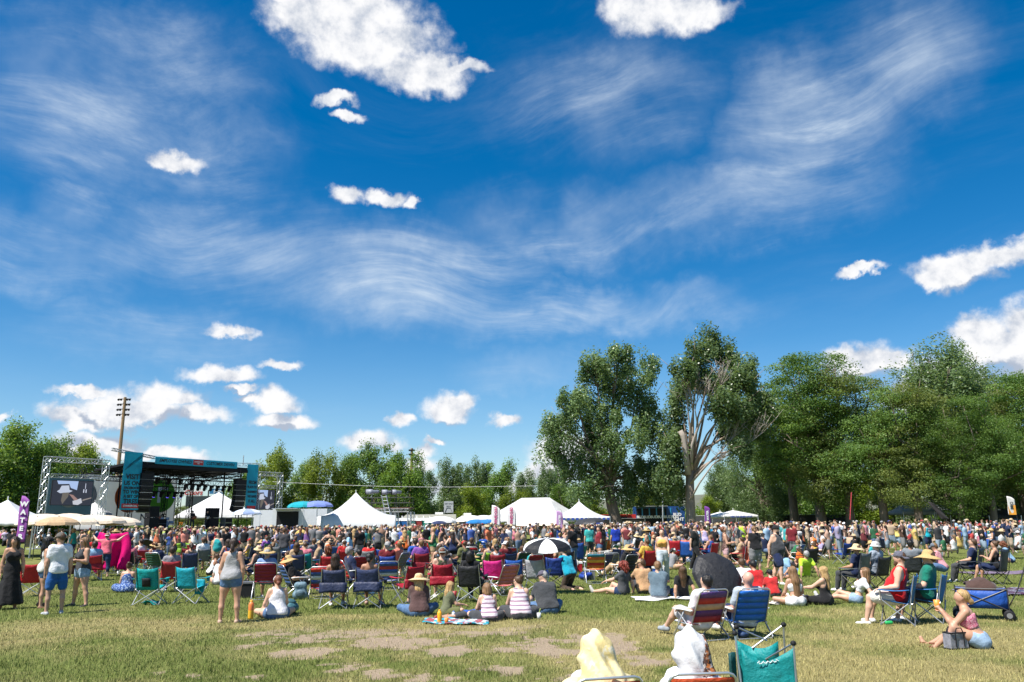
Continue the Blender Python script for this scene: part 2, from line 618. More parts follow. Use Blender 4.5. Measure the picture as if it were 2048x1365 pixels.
GREEN_PX = [(800, 1332, 45, 9), (900, 1308, 70, 10), (760, 1320, 35, 7), (1180, 1222, 90, 14), (1440, 1225, 140, 10), (300, 1335, 260, 22), (1330, 1300, 70, 10), (1350, 1345, 60, 16), (1560, 1240, 90, 8), (80, 1222, 80, 10), (1900, 1100, 200, 25), (620, 1330, 90, 12)]


def field(px_list, x, y):
    f = np.full(x.shape, -9.0)
    for (px, py, rx, ry) in px_list:
        c = G(px, py)
        a = abs(G(px + rx, py).x - c.x)
        b = max(0.2, (G(px, py - ry).y - G(px, py + ry).y) / 2)
        f = np.maximum(f, 1 - np.sqrt(((x - c.x) / a) ** 2 + ((y - c.y) / b) ** 2))
    return f


def ground_maps(x, y):
    n1, n2 = fbm(x * .55, y * .55, 5, 1), fbm(x * 2.3, y * 2.3, 4, 9)
    n3 = fbm(x * .11, y * .11, 4, 21)
    n4 = fbm(x * 7.0, y * 7.0, 3, 33)
    dirt = field(DIRT_PX, x, y) * 0.7 + (n1 - .5) * 1.9 + (n2 - .5) * 2.2 + (n4 - .5) * 2.0
    near = np.clip((16.8 - y) / 2.5, 0, 1)
    dirt = np.clip((dirt + 0.16) * 1.6, 0, 1) * near
    dry = np.clip(field(DRY_PX, x, y), -0.6, 1) * 0.75 + (n3 - .45) * 1.6 + (n1 - .5) * 1.5 + (n2 - .5) * .9 + 0.12
    dry -= np.clip(field(GREEN_PX, x, y), 0, 1) * 1.3
    dry = np.clip(dry * 1.0 + 0.46 - .20 * np.clip((y - 15.5) / 4, 0, 1), 0.05, 1)
    return dirt, dry


def ground_material():
    m = bpy.data.materials.new('lawn')
    m.use_nodes = True
    t = NT(m.node_tree)
    bs = t.n['Principled BSDF']
    ge = t.add('ShaderNodeNewGeometry')
    pos = ge.outputs['Position']
    a1 = t.add('ShaderNodeAttribute', attribute_name='dirt').outputs['Fac']
    a2 = t.add('ShaderNodeAttribute', attribute_name='dry').outputs['Fac']
    fine = t.noise(pos, 24, 5, 0.7)
    mid = t.noise(pos, 2.2, 6, 0.65)
    big = t.noise(pos, 0.10, 5, 0.6)
    blade = t.noise(t.v('MULTIPLY', pos, (1, .35, 1)), 60, 3, 0.7)
    dry = t.m('ADD', a2, t.m('MULTIPLY', t.m('SUBTRACT', mid, .5), 0.9))
    dry = t.m('ADD', dry, t.m('MULTIPLY', t.m('SUBTRACT', fine, .5), 0.9), clamp=True)
    g = t.mix(t.ramp(fine, .3, .7), (.105, .135, .030), (.205, .235, .066))
    s = t.mix(t.ramp(fine, .3, .7), (.22, .19, .078), (.41, .345, .155))
    grass = t.mix(dry, g, s)
    grass = t.mix(t.ramp(blade, .35, .7, .0, .35), grass, (.05, .055, .016))
    soil = t.mix(t.ramp(fine, .3, .75), (.28, .212, .148), (.43, .335, .24))
    soil = t.mix(t.ramp(mid, .4, .7, 0, .5), soil, (.33, .27, .17))
    dm = t.ramp(t.m('ADD', a1, t.m('MULTIPLY', t.m('SUBTRACT', fine, .5), 1.0)), 0.22, .80)
    col = t.mix(dm, grass, soil)
    t.put(bs.inputs['Base Color'], col)
    bs.inputs['Roughness'].default_value = 0.95
    bs.inputs['Specular IOR Level'].default_value = 0.1
    b = t.add('ShaderNodeBump')
    b.inputs['Strength'].default_value = 0.9
    b.inputs['Distance'].default_value = 0.03
    t.put(b.inputs['Height'], t.m('ADD', blade, fine))
    t.l.new(b.outputs[0], bs.inputs['Normal'])
    return m


def build_ground():
    ys = np.concatenate([[-400, -100, -30, 0, 4], np.arange(6.0, 26, 0.11), np.arange(26, 60, 0.6), np.arange(60, 140, 4), [160, 220, 320, 600, 1200, 2500, 5000]])
    xs = np.concatenate([[-5000, -2000, -800, -300, -150, -80, -50, -35, -25], np.arange(-16, 16.01, 0.11), [25, 35, 50, 80, 150, 300, 800, 2000, 5000]])
    X, Y = np.meshgrid(xs, ys, indexing='ij')
    dirt, dry = ground_maps(X, Y)
    Z = (fbm(X * .6, Y * .6, 3, 5) - .5) * .05 * (np.abs(X) < 20) * (Y < 26) * (Y > 6) - dirt * 0.012
    v = np.stack([X, Y, Z], -1).reshape(-1, 3)
    ni, nj = X.shape
    a = (np.arange(ni - 1)[:, None] * nj + np.arange(nj - 1)[None]).ravel()
    f = np.stack([a, a + nj, a + nj + 1, a + 1], 1)
    me = mesh_np('ground', v, f, True, [ground_material()], attr={'dirt': dirt.ravel(), 'dry': dry.ravel()})
    o = link(bpy.data.objects.new('ground', me))
    tag(o, 'worn sunlit festival lawn with bare dirt patches', 'lawn', kind='structure')
    return o


build_ground()


def build_grass():
    """blades of the lawn nearest the camera"""
    N = 360000
    d = 8.6 + (40 - 8.6) * rng.random(N) ** 1.75
    az = (rng.random(N) - .5) * 2 * R(34.5)
    x, y = d * np.tan(az), d
    dirt, dry = ground_maps(x, y)
    keep = rng.random(N) > np.clip(dirt * 1.25 - 0.12, 0, 0.96)
    tuft = fbm(x * 1.7, y * 1.7, 3, 77)
    keep &= rng.random(N) < 0.45 + tuft
    x, y, d, dry, dirt, tuft = (q[keep] for q in (x, y, d, dry, dirt, tuft))
    n = len(x)
    h = (0.022 + 0.045 * rng.random(n) + 0.05 * np.clip(tuft - .55, 0, 1)) * (1 + 0.012 * d) * (1 - .25 * dry)
    w = 0.0042 * (1 + 0.055 * (d - 8)) * (0.7 + .6 * rng.random(n))
    th = rng.random(n) * 2 * np.pi
    lean = rng.random(n) * .8
    la = rng.random(n) * 2 * np.pi
    z0 = (fbm(x * .6, y * .6, 3, 5) - .5) * .05 * (y < 26) - .006
    b = np.stack([x, y, z0], 1)
    s = np.stack([np.cos(th) * w, np.sin(th) * w, 0 * w], 1)
    tip = b + np.stack([np.cos(la) * lean * h, np.sin(la) * lean * h, h], 1)
    v = np.stack([b - s, b + s, tip], 1).reshape(-1, 3)
    f = np.arange(3 * n).reshape(-1, 3)
    k = np.clip(dry + (rng.random(n) - .5) * .7, 0, 1)[:, None]
    br = (.7 + .6 * rng.random(n))[:, None]
    br *= (.72 + .55 * fbm(x * 1.1, y * 1.1, 4, 55))[:, None]
    c = ((1 - k) * np.array([.140, .185, .040]) + k * np.array([.41, .350, .150])) * br
    m = bpy.data.materials.new('grass_blade')
    m.use_nodes = True
    t = NT(m.node_tree)
    bs = t.n['Principled BSDF']
    at = t.add('ShaderNodeAttribute', attribute_name='tint')
    t.put(bs.inputs['Base Color'], at.outputs['Color'])
    bs.inputs['Roughness'].default_value = 0.7
    bs.inputs['Specular IOR Level'].default_value = 0.2
    me = mesh_np('grass', v, f, False, [m], attr={'tint': np.repeat(c, 3, 0)})
    o = link(bpy.data.objects.new('grass', me))
    tag(o, 'short green and straw coloured grass blades of the lawn', 'grass', kind='stuff')


build_grass()
# ---------------------------------------------------------------- people: smooth bodies grown from a posed skeleton
def A(*v):
    return np.array(v, dtype=np.float64)


def un(v):
    v = np.asarray(v, dtype=np.float64)
    return v / (np.linalg.norm(v) + 1e-12)


EDGES = [(0, 1), (2, 3), (4, 5), (6, 7), (0, 2), (1, 3), (4, 6), (5, 7), (0, 4), (1, 5), (2, 6), (3, 7)]


def surf_net(D, org, h):
    """surface nets: grid of distances -> vertices, quads"""
    nx, ny, nz = D.shape
    s = D < 0
    cnt = np.zeros((nx - 1, ny - 1, nz - 1), np.int8)
    cor = [(i, j, k) for i in (0, 1) for j in (0, 1) for k in (0, 1)]
    for (i, j, k) in cor:
        cnt += s[i:nx - 1 + i, j:ny - 1 + j, k:nz - 1 + k]
    act = (cnt > 0) & (cnt < 8)
    I = np.argwhere(act)
    if len(I) == 0:
        return np.zeros((0, 3)), np.zeros((0, 4), int)
    vals = np.stack([D[I[:, 0] + i, I[:, 1] + j, I[:, 2] + k] for (i, j, k) in cor], 1)
    C = np.array(cor, float)
    acc = np.zeros((len(I), 3))
    num = np.zeros(len(I))
    for (a, b) in EDGES:
        va, vb = vals[:, a], vals[:, b]
        m = (va < 0) != (vb < 0)
        t = np.where(m, va / np.where(m, va - vb, 1), 0)
        acc += np.where(m[:, None], C[a] + t[:, None] * (C[b] - C[a]), 0)
        num += m
    v = (I + acc / num[:, None]) * h + org
    idx = np.full(act.shape, -1, np.int64)
    idx[act] = np.arange(len(I))
    quads = []
    for ax in range(3):
        sl0, sl1 = [slice(1, -1)] * 3, [slice(1, -1)] * 3
        sl0[ax], sl1[ax] = slice(0, -1), slice(1, None)
        a, b = s[tuple(sl0)], s[tuple(sl1)]
        off = np.array([1, 1, 1])
        off[ax] = 0
        for flip in (0, 1):
            E = np.argwhere(a & ~b if not flip else ~a & b) + off
            if len(E) == 0:
                continue
            o1, o2 = np.zeros(3, int), np.zeros(3, int)
            o1[(ax + 1) % 3], o2[(ax + 2) % 3] = 1, 1
            q = [E - o1 - o2, E - o2, E, E - o1]
            q = np.stack([idx[c[:, 0], c[:, 1], c[:, 2]] for c in q], 1)
            if flip:
                q = q[:, ::-1]
            quads.append(q)
    return v, np.concatenate(quads)


class Field:
    """a distance grid that capsules are blended into"""
    def __init__(s, prims, h, pad=0.05):
        pts = np.array([p[i] - p[2 + i] for p in prims for i in (0, 1)] + [p[i] + p[2 + i] for p in prims for i in (0, 1)])
        s.h = h
        s.o = pts.min(0) - pad - h * 1.5
        s.n = np.ceil((pts.max(0) + pad + h * 1.5 - s.o) / h).astype(int) + 1
        s.ax = [s.o[i] + np.arange(s.n[i]) * h for i in range(3)]

    def new(s):
        return np.full(s.n, 0.3)

    def sub(s, lo, hi):
        i0 = np.clip(np.floor((lo - s.o) / s.h).astype(int), 0, s.n - 1)
        i1 = np.clip(np.ceil((hi - s.o) / s.h).astype(int) + 1, 1, s.n)
        return tuple(slice(a, b) for a, b in zip(i0, i1))

    def pts(s, sl):
        return np.meshgrid(*[s.ax[i][sl[i]] for i in range(3)], indexing='ij')

    def cap(s, D, p, k=0.03, infl=0.0, t0=0.0, t1=1.0):
        a, b, ra, rb = p[0], p[1], p[2], p[3]
        fl = p[4] if len(p) > 4 else None
        if t0 > 0 or t1 < 1:
            a, b, ra, rb = a + (b - a) * t0, a + (b - a) * t1, ra + (rb - ra) * t0, ra + (rb - ra) * t1
        ra, rb = ra + infl, rb + infl
        m = max(ra, rb) * (1.0 if fl is None else max(1, 1 / fl[1])) + 2.5 * k + s.h
        sl = s.sub(np.minimum(a, b) - m, np.maximum(a, b) + m)
        X, Y, Z = s.pts(sl)
        if X.size == 0:
            return
        X, Y, Z = X - a[0], Y - a[1], Z - a[2]
        ab = b - a
        if fl is not None:
            f, sc = fl
            q = (X * f[0] + Y * f[1] + Z * f[2]) * (sc - 1)
            X, Y, Z = X + q * f[0], Y + q * f[1], Z + q * f[2]
            ab = ab + f * (ab @ f) * (sc - 1)
        L = ab @ ab
        if L < 1e-10:
            t = 0.0
        else:
            t = np.clip((X * ab[0] + Y * ab[1] + Z * ab[2]) / L, 0, 1)
        d = np.sqrt((X - t * ab[0]) ** 2 + (Y - t * ab[1]) ** 2 + (Z - t * ab[2]) ** 2) - (ra + (rb - ra) * t)
        o = D[sl]
        hh = np.maximum(k - np.abs(o - d), 0) / k
        D[sl] = np.minimum(o, d) - hh * hh * k * 0.25

    def all(s):
        return np.meshgrid(*s.ax, indexing='ij')

    def mesh(s, D):
        return surf_net(D, s.o, s.h)


def jit(v, a, r):
    return np.asarray(v, float) + (r.random(3) - .5) * 2 * a


# limb directions of each pose: x to the figure's right, y ahead, z up; left limb first
POSES = {
    'stand': dict(ua=((-.22, -.02, -1), (.22, -.02, -1)), fa=((-.08, .22, -1), (.08, .22, -1)), th=((-.10, .02, -1), (.10, .02, -1)), sh=((-.03, -.06, -1), (.03, -.06, -1))),
    'stand_wide': dict(ua=((-.25, 0, -1), (.25, 0, -1)), fa=((-.1, .15, -1), (.1, .15, -1)), th=((-.24, .02, -1), (.24, .02, -1)), sh=((-.16, -.05, -1), (.16, -.05, -1))),
    'hips': dict(ua=((-.75, -.25, -.8), (.75, -.25, -.8)), fa=((.75, .35, -.55), (-.75, .35, -.55)), th=((-.12, 0, -1), (.12, 0, -1)), sh=((-.04, -.05, -1), (.04, -.05, -1))),
    'one_hip': dict(ua=((-.7, -.25, -.8), (.2, 0, -1)), fa=((.75, .35, -.55), (.05, .25, -1)), th=((-.14, 0, -1), (.08, .06, -1)), sh=((-.03, -.05, -1), (.03, -.08, -1))),
    'hold': dict(ua=((-.2, .1, -1), (.25, .2, -1)), fa=((.35, .9, .25), (-.35, .9, .15)), th=((-.1, 0, -1), (.1, 0, -1)), sh=((-.03, -.05, -1), (.03, -.05, -1))),
    'drink': dict(ua=((-.2, 0, -1), (.3, .35, -1)), fa=((-.05, .2, -1), (-.35, .8, .75)), th=((-.12, 0, -1), (.1, .04, -1)), sh=((-.03, -.05, -1), (.03, -.08, -1))),
    'folded': dict(ua=((-.22, .1, -1), (.22, .1, -1)), fa=((.9, .45, .05), (-.9, .5, -.05)), th=((-.12, 0, -1), (.12, 0, -1)), sh=((-.04, -.05, -1), (.04, -.05, -1))),
    'walk': dict(ua=((-.2, .3, -1), (.2, -.4, -1)), fa=((-.0, .55, -.8), (.05, -.05, -1)), th=((-.06, -.28, -1), (.06, .38, -1)), sh=((-.02, -.42, -1), (.02, -.05, -1))),
    'arms_up': dict(ua=((-.95, .15, .15), (.95, .15, .15)), fa=((-.45, .35, .85), (.45, .35, .85)), th=((-.12, 0, -1), (.12, 0, -1)), sh=((-.05, -.05, -1), (.05, -.05, -1))),
    'chair': dict(pz=.50, lean=-.22, ua=((-.28, .25, -1), (.28, .25, -1)), fa=((-.05, 1, -.15), (.05, 1, -.15)), th=((-.16, 1, .02), (.16, 1, .02)), sh=((-.02, .18, -1), (.02, .18, -1))),
    'chair_arm': dict(pz=.50, lean=-.15, ua=((-.4, .3, -.9), (.3, .3, -1)), fa=((.35, .85, .45), (.0, 1, -.1)), th=((-.16, 1, .02), (.12, 1, .08)), sh=((-.02, .35, -1), (.05, .1, -1))),
    'low_chair': dict(pz=.30, lean=-.42, ua=((-.3, .25, -1), (.3, .25, -1)), fa=((-.05, 1, .05), (.05, 1, .05)), th=((-.16, 1, .38), (.16, 1, .38)), sh=((-.03, .75, -.75), (.03, .75, -.75))),
    'cross': dict(pz=.115, lean=.10, ua=((-.25, .3, -1), (.25, .3, -1)), fa=((.15, .9, -.5), (-.15, .9, -.5)), th=((-.80, .72, .16), (.80, .72, .16)), sh=((.95, .15, -.22), (-.95, .30, -.22))),
    'hunch': dict(pz=.115, lean=.30, ua=((-.22, .45, -.9), (.22, .45, -.9)), fa=((.2, .95, -.1), (-.2, .95, -.1)), th=((-.75, .75, .2), (.75, .75, .2)), sh=((.9, .2, -.25), (-.9, .3, -.25))),
    'knees': dict(pz=.115, lean=.12, ua=((-.2, .75, -.5), (.2, .75, -.5)), fa=((.3, .9, -.1), (-.3, .9, -.1)), th=((-.14, .78, .70), (.14, .78, .70)), sh=((-.02, .5, -1), (.02, .5, -1))),
    'lean_back': dict(pz=.115, lean=-.45, ua=((-.35, -.55, -.9), (.35, -.55, -.9)), fa=((-.12, -.15, -1), (.12, -.15, -1)), th=((-.15, 1, .12), (.12, .95, .35)), sh=((-.08, 1, -.14), (.05, .85, -.55))),
    'lean_side': dict(pz=.115, lean=-.12, ua=((-.1, .4, -.9), (.6, -.2, -1)), fa=((.1, .95, -.15), (.2, -.1, -1)), th=((-.35, 1, .12), (.05, .9, .5)), sh=((.0, 1, -.2), (-.3, .5, -.85))),
    'kneel': dict(pz=.34, lean=.42, ua=((-.2, .5, -.9), (.2, .5, -.9)), fa=((0, .8, -.5), (0, .8, -.5)), th=((-.12, .72, -.62), (.12, .72, -.62)), sh=((-.05, -1, -.03), (.05, -1, -.03))),
    'prone': dict(pz=.13, lean=1.35, ua=((-.5, .8, -.2), (.5, .8, -.2)), fa=((.4, .9, -.05), (-.4, .9, -.05)), th=((-.12, -1, -.05), (.12, -1, -.05)), sh=((0, -1, -.02), (0, -1, -.02))),
}


class Figure:
    def __init__(s, pose, sex='f', H=1.68, build=1.0, seed=0, belly=0.0, over=None, jitter=0.05, head_turn=0.0, head_nod=0.0):
        r = np.random.default_rng(seed)
        ps = dict(POSES[pose])
        if over:
            ps.update(over)
        k = H / 1.75
        b = build
        fem = sex == 'f'
        lean = ps.get('lean', 0.0) + (r.random() - .5) * .06
        side = ps.get('side', 0.0)
        u = un(A(side, math.sin(lean), math.cos(lean)))
        rt = un(A(1, 0, 0) - u * u[0])
        f = np.cross(u, rt)
        u2 = un(u + f * ps.get('curl', 0.10 if lean > 0.05 else 0.03))
        f2 = np.cross(u2, rt)
        s.u, s.r, s.f, s.k, s.sex, s.seed = u2, rt, f2, k, sex, seed
        th, sh, ua, fa = ([un(jit(v, jitter, r)) for v in ps[q]] for q in ('th', 'sh', 'ua', 'fa'))
        hipx = .088 if fem else .082
        lt, ls, la, lf = .43 * k, .42 * k, .285 * k, .25 * k
        pz = ps.get('pz')
        if pz is None:
            pz = max(-(th[i][2] * lt + sh[i][2] * ls) for i in (0, 1)) + .075 * k
        else:
            pz = pz * (k if pz < .2 else 1)
        pel = A(0, 0, pz)
        s.pel = pel
        T = lambda a, q, c: pel + (rt * a + f * q) * k + u * min(c, .22) * k + ((u2 - u) * 0 + u2 * max(0, c - .22)) * k + (rt * 0)
        s.T = T
        flat = (f2, 1.18)
        tw = .5 + .5 * b
        pr = []                                          # (tag, a, b, ra, rb, flat)
        ad = lambda tg, a, q, ra, rb, fl=None: pr.append((tg, a, q, ra * k, rb * k, fl))
        hw = 1.06 if fem else 0.98
        ad('pel', T(-.055 * hw, -.01, .02), T(.055 * hw, -.01, .02), .118 * b * hw, .118 * b * hw, flat)
        ad('butt', T(-.068 * hw, -.055, -.03), T(-.062, -.05, .02), .088 * b, .08 * b)
        ad('butt', T(.068 * hw, -.055, -.03), T(.062, -.05, .02), .088 * b, .08 * b)
        wst = (.088 if fem else .100) * b
        ad('torso', T(-.04, .005 + .02 * belly, .17), T(.04, .005 + .02 * belly, .17), wst * 1.08 + .02 * belly, wst * 1.08 + .02 * belly, flat)
        if belly:
            ad('torso', T(0, .05 * belly, .11), T(0, .05 * belly, .17), (.11 + .025 * belly) * b, (.10 + .02 * belly) * b)
        cw = .062 if fem else .085
        ad('torso', T(-cw, 0, .33), T(cw, 0, .33), (.105 if fem else .118) * tw, (.105 if fem else .118) * tw, flat)
        sw = .125 if fem else .146
        ad('torso', T(-sw, -.012, .455), T(sw, -.012, .455), .054 * tw, .054 * tw)
        ad('torso', T(0, -.015, .43), T(0, -.015, .50), .085 * tw, .055 * tw)
        if fem:
            for q in (-1, 1):
                ad('torso', T(q * .07, .085 * tw, .32), T(q * .075, .095 * tw, .31), .058 * tw, .055 * tw)
        nb = T(0, -.015, .50)
        # head
        hu = un(u2 * .5 + A(0, 0, 1) * .6 if pose != 'prone' else u2 + A(0, 0, .5))
        hf = un(f2 - hu * (f2 @ hu))
        ct, sn = math.cos(head_turn), math.sin(head_turn)
        hr = np.cross(hf, hu)
        hf = hf * ct - hr * sn
        cn, nn = math.cos(head_nod), math.sin(head_nod)
        hf, hu = hf * cn - hu * nn, hu * cn + hf * nn
        hr = np.cross(hf, hu)
        s.hu, s.hf, s.hr = hu, hf, hr
        hc = nb + (hu * .148 + hf * .022) * k
        s.hc, s.nb = hc, nb
        Hd = lambda a, q, c: hc + (hr * a + hf * q + hu * c) * k
        s.Hd = Hd
        pr.append(('neck', T(0, -.012, .47), Hd(0, -.025, -.05), .056 * k * tw, .052 * k * tw, None))
        hfl = (hr, 1.16)
        ad('head', Hd(0, -.018, .022), Hd(0, .012, .012), .094, .088, hfl)
        ad('head', Hd(0, .020, -.035), Hd(0, .045, -.088), .066, .036)
        ad('nose', Hd(0, .086, .004), Hd(0, .100, -.024), .011, .015)
        for q in (-1, 1):
            ad('ear', Hd(q * .078, -.012, .008), Hd(q * .079, -.010, -.022), .017, .013)
        # limbs
        s.sho, s.elb, s.wri, s.hip, s.kne, s.ank, s.hand = [], [], [], [], [], [], []
        lb = .55 + .45 * b
        for i, q in ((0, -1), (1, 1)):
            sp = T(q * (sw + .025), -.012, .445)
            e = sp + ua[i] * la
            w = e + fa[i] * lf
            ad('ua%d' % i, sp, e, .056 * lb, .041 * lb)
            ad('fa%d' % i, e, e + fa[i] * lf * .35, .041 * lb, .042 * lb)
            ad('fa%d' % i, e + fa[i] * lf * .35, w, .041 * lb, .027)
            hd = un(fa[i] + A(0, 0, -.15))
            pn = un(np.cross(hd, A(q, 0, 0)) if abs(hd[0]) < .8 else np.cross(hd, A(0, 0, 1)))
            pn = un(A(-q, 0, 0) - hd * (hd @ A(-q, 0, 0))) if abs(hd[2]) > .6 else (un(A(0, 0, -1) - hd * (hd @ A(0, 0, -1))))
            ad('hand', w, w + hd * .082 * k, .024, .033, (pn, 1.9))
            s.sho.append(sp), s.elb.append(e), s.wri.append(w), s.hand.append((w, hd, pn, q))
            hp = T(q * hipx, -.005, -.03)
            kn = hp + th[i] * lt
            an = kn + sh[i] * ls
            ad('th%d' % i, hp, hp + th[i] * lt * .5, .092 * b * hw, .076 * b * hw)
            ad('th%d' % i, hp + th[i] * lt * .5, kn, .076 * b * hw, .054 * lb)
            back = un(np.cross(np.cross(sh[i], A(q * .001, 1, .001)), sh[i]))
            if th[i][1] < .5:
                back = A(0, 1, 0)
            ad('sh%d' % i, kn, kn + sh[i] * ls * .38 - back * .014 * k, .052 * lb, .053 * lb)
            ad('sh%d' % i, kn + sh[i] * ls * .38 - back * .014 * k, an, .052 * lb, .035)
            if abs(sh[i][2]) > .55:
                fd = un(A(q * .22, 1, 0)) if 'ft' not in ps else un(A(*ps['ft'][i]))
                heel, toe = an + A(0, 0, -.038 * k) - fd * .035 * k, an + fd * .15 * k + A(0, 0, -.045 * k)
            else:
                fd = un(A(q * .12, 0, 1) + sh[i] * .35) if sh[i][1] > -.5 else un(A(0, -1, -.15))
                heel, toe = an + sh[i] * .03 * k, an + fd * .15 * k + sh[i] * .03 * k
            ad('foot%d' % i, heel, toe, .036, .030)
            ad('foot%d' % i, an, heel + (toe - heel) * .45, .036, .036)
            s.hip.append(hp), s.kne.append(kn), s.ank.append(an)
        s.pr = pr
        s.b = b

    def sel(s, *tags):
        return [p for p in s.pr if any(p[0].startswith(t) for t in tags)]

    @staticmethod
    def cap(F, D, p, k=.03, infl=0., t0=0., t1=1.):
        F.cap(D, p[1:], k, infl, t0, t1)

    def body(s, h, fingers=True, curl=.5):
        F = Field([p[1:] for p in s.pr], h)
        D = F.new()
        for p in s.pr:
            t = p[0]
            kk = .05 if t in ('torso', 'pel', 'butt') else .012 if t in ('nose', 'ear') else .03 if t in ('head', 'neck') else .028
            s.cap(F, D, p, kk * s.k)
        v, q = F.mesh(D)
        fs = [q]
        if fingers:
            mb = MB()
            k = s.k
            for (w, hd, pn, sd) in s.hand:
                sv = np.cross(hd, pn)
                out = un(sv * (1 if (sv @ s.f) > 0 else -1)) if abs(sv @ s.f) > .2 else un(sv * (1 if sv[2] > 0 else -1))
                for j, (off, ln) in enumerate(((.026, .072), (.009, .080), (-.009, .075), (-.025, .058))):
                    p0 = w + (hd * .072 + out * off) * k
                    pts, d = [p0], hd.copy()
                    for sgm in range(3):
                        d = un(d + pn * curl * (.35 + .3 * sgm) + out * off * .6)
                        pts.append(pts[-1] + d * ln * k * (.42, .33, .25)[sgm])
                    mb.tube(pts, [.0092 * k, .0088 * k, .008 * k, .006 * k], 5)
                p0 = w + (hd * .028 + out * .026) * k
                d1, d2 = un(out * .9 + hd * .7 + pn * .25), un(out * .35 + hd * 1. + pn * .4)
                mb.tube([p0, p0 + d1 * .034 * k, p0 + d1 * .034 * k + d2 * .034 * k], [.0115 * k, .0105 * k, .0075 * k], 5)
            o = len(v)
            v = np.r_[v, np.array(mb.v)]
            q4 = np.array([f for f in mb.f if len(f) == 4]) + o
            q5 = np.array([f for f in mb.f if len(f) == 5]) + o
            fs += [q4, q5]
        return v, fs

    def face(s):
        """eyes, brows and mouth, set into the face of the body mesh"""
        k = s.k
        out = []
        Mh = Matrix(((s.hr[0], s.hf[0], s.hu[0]), (s.hr[1], s.hf[1], s.hu[1]), (s.hr[2], s.hf[2], s.hu[2])))
        for q in (-1, 1):
            out.append((1, MB().ball(s.Hd(q * .033, .074, .012), (.015 * k, .010 * k, .009 * k), 8, 5, Mh)))
            out.append((2, MB().ball(s.Hd(q * .032, .081, .012), (.007 * k, .005 * k, .007 * k), 8, 5, Mh)))
            out.append((2, MB().ball(s.Hd(q * .034, .080, .034), (.020 * k, .007 * k, .0045 * k), 8, 4, Mh)))
        out.append((3, MB().ball(s.Hd(0, .079, -.058), (.024 * k, .010 * k, .008 * k), 8, 5, Mh)))
        return out

    def wob(s, F, D, amp, fr=1.0):
        X, Y, Z = F.all()
        ph = s.seed * 1.7
        return D + amp * (np.sin(17 * fr * X + 9 * fr * Z + ph) * np.sin(23 * fr * Z + 11 * fr * Y + 1.3 * ph) + .6 * np.sin(31 * fr * Z - 13 * fr * X + 2.1 * ph))

    def shirt(s, kind, h, hem=-.07, infl=.017, sleeve=None):
        k = s.k
        tor = s.sel('torso') + s.sel('pel', 'butt')
        arms = [] if kind in ('tank', 'cami', 'tube', 'crop_tank') else s.sel('ua')
        if kind == 'long':
            arms = arms + s.sel('fa')
        F = Field([p[1:] for p in tor + arms], h, .07)
        D = F.new()
        for p in tor:
            s.cap(F, D, p, .055 * k, infl * k)
        if kind in ('tee', 'long') or (kind == 'tank' and s.sex == 'm'):
            w = .072 if s.sex == 'm' else .060
            for q in (-1, 1):
                s.cap(F, D, ('', s.T(q * w, 0, .34), s.T(q * w * 1.02, -.012, .0), (.118 if s.sex == 'm' else .104) * k * (.5 + .5 * s.b), (.122 if s.sex == 'm' else .118) * k * s.b, (s.f, 1.15)), .05 * k)
        X, Y, Z = F.all()
        pu = (X - s.pel[0]) * s.u[0] + (Y - s.pel[1]) * s.u[1] + (Z - s.pel[2]) * s.u[2]
        if kind in ('crop', 'crop_tank'):
            hem = .16
        if kind == 'tube':
            hem = .20
        if hem is not None:
            D = np.maximum(D, hem * k - pu)
        for p in arms:
            if kind == 'long':
                s.cap(F, D, p, .035 * k, .012 * k, 0, 1)
            else:
                s.cap(F, D, p, .045 * k, (.013 if s.sex == 'f' else .015) * k, 0, sleeve or .62)
        if kind == 'tank':
            for sp in s.sho:
                c = sp + (sp - s.nb) * .10
                d = np.sqrt((X - c[0]) ** 2 + (Y - c[1]) ** 2 + ((Z - c[2] + .03 * k) * .72) ** 2)
                D = np.maximum(D, .098 * k - d)
            nr = .088
        elif kind in ('cami', 'crop_tank'):
            D = np.maximum(D, pu - .44 * k)
            nr = .10
            for sp in s.sho:
                d = np.sqrt((X - sp[0]) ** 2 + (Y - sp[1]) ** 2 + (Z - sp[2]) ** 2)
                D = np.maximum(D, .10 * k - d)
        elif kind == 'tube':
            D = np.maximum(D, pu - .38 * k)
            nr = .06
        else:
            nr = .068
        d = np.sqrt((X - s.nb[0]) ** 2 + (Y - s.nb[1]) ** 2 + (Z - s.nb[2] - .012) ** 2)
        D = np.maximum(D, nr * k - d)
        D = s.wob(F, D, .0045)
        return F.mesh(D)

    def dress(s, h, length=.55, flare=.10):
        k = s.k
        tor = s.sel('torso', 'pel', 'butt')
        z0 = s.pel[2]
        hemz = max(.03, z0 - length)
        if z0 > .6:
            sk = [('sk', s.pel + A(0, 0, .02), A(0, 0, hemz + .05), .15 * k * s.b, (.15 + flare) * k, (A(0, 1, 0), 1.12))]
        else:
            sk = [('sk', s.hip[i], s.hip[i] + (s.kne[i] - s.hip[i]) * .9, .13 * k * s.b, .12 * k, None) for i in (0, 1)] + [('sk', s.pel, s.pel + A(0, .1, -.02), .16 * k * s.b, .15 * k, None)]
        F = Field([p[1:] for p in tor + sk], h, .07)
        D = F.new()
        for p in tor:
            s.cap(F, D, p, .07 * k, .012 * k)
        X, Y, Z = F.all()
        pu = (X - s.pel[0]) * s.u[0] + (Y - s.pel[1]) * s.u[1] + (Z - s.pel[2]) * s.u[2]
        D = np.maximum(D, pu - .43 * k)
        for sp in s.sho:
            d = np.sqrt((X - sp[0]) ** 2 + (Y - sp[1]) ** 2 + (Z - sp[2]) ** 2)
            D = np.maximum(D, .10 * k - d)
        d = np.sqrt((X - s.nb[0]) ** 2 + (Y - s.nb[1] - .05) ** 2 + (Z - s.nb[2]) ** 2)
        D = np.maximum(D, .10 * k - d)
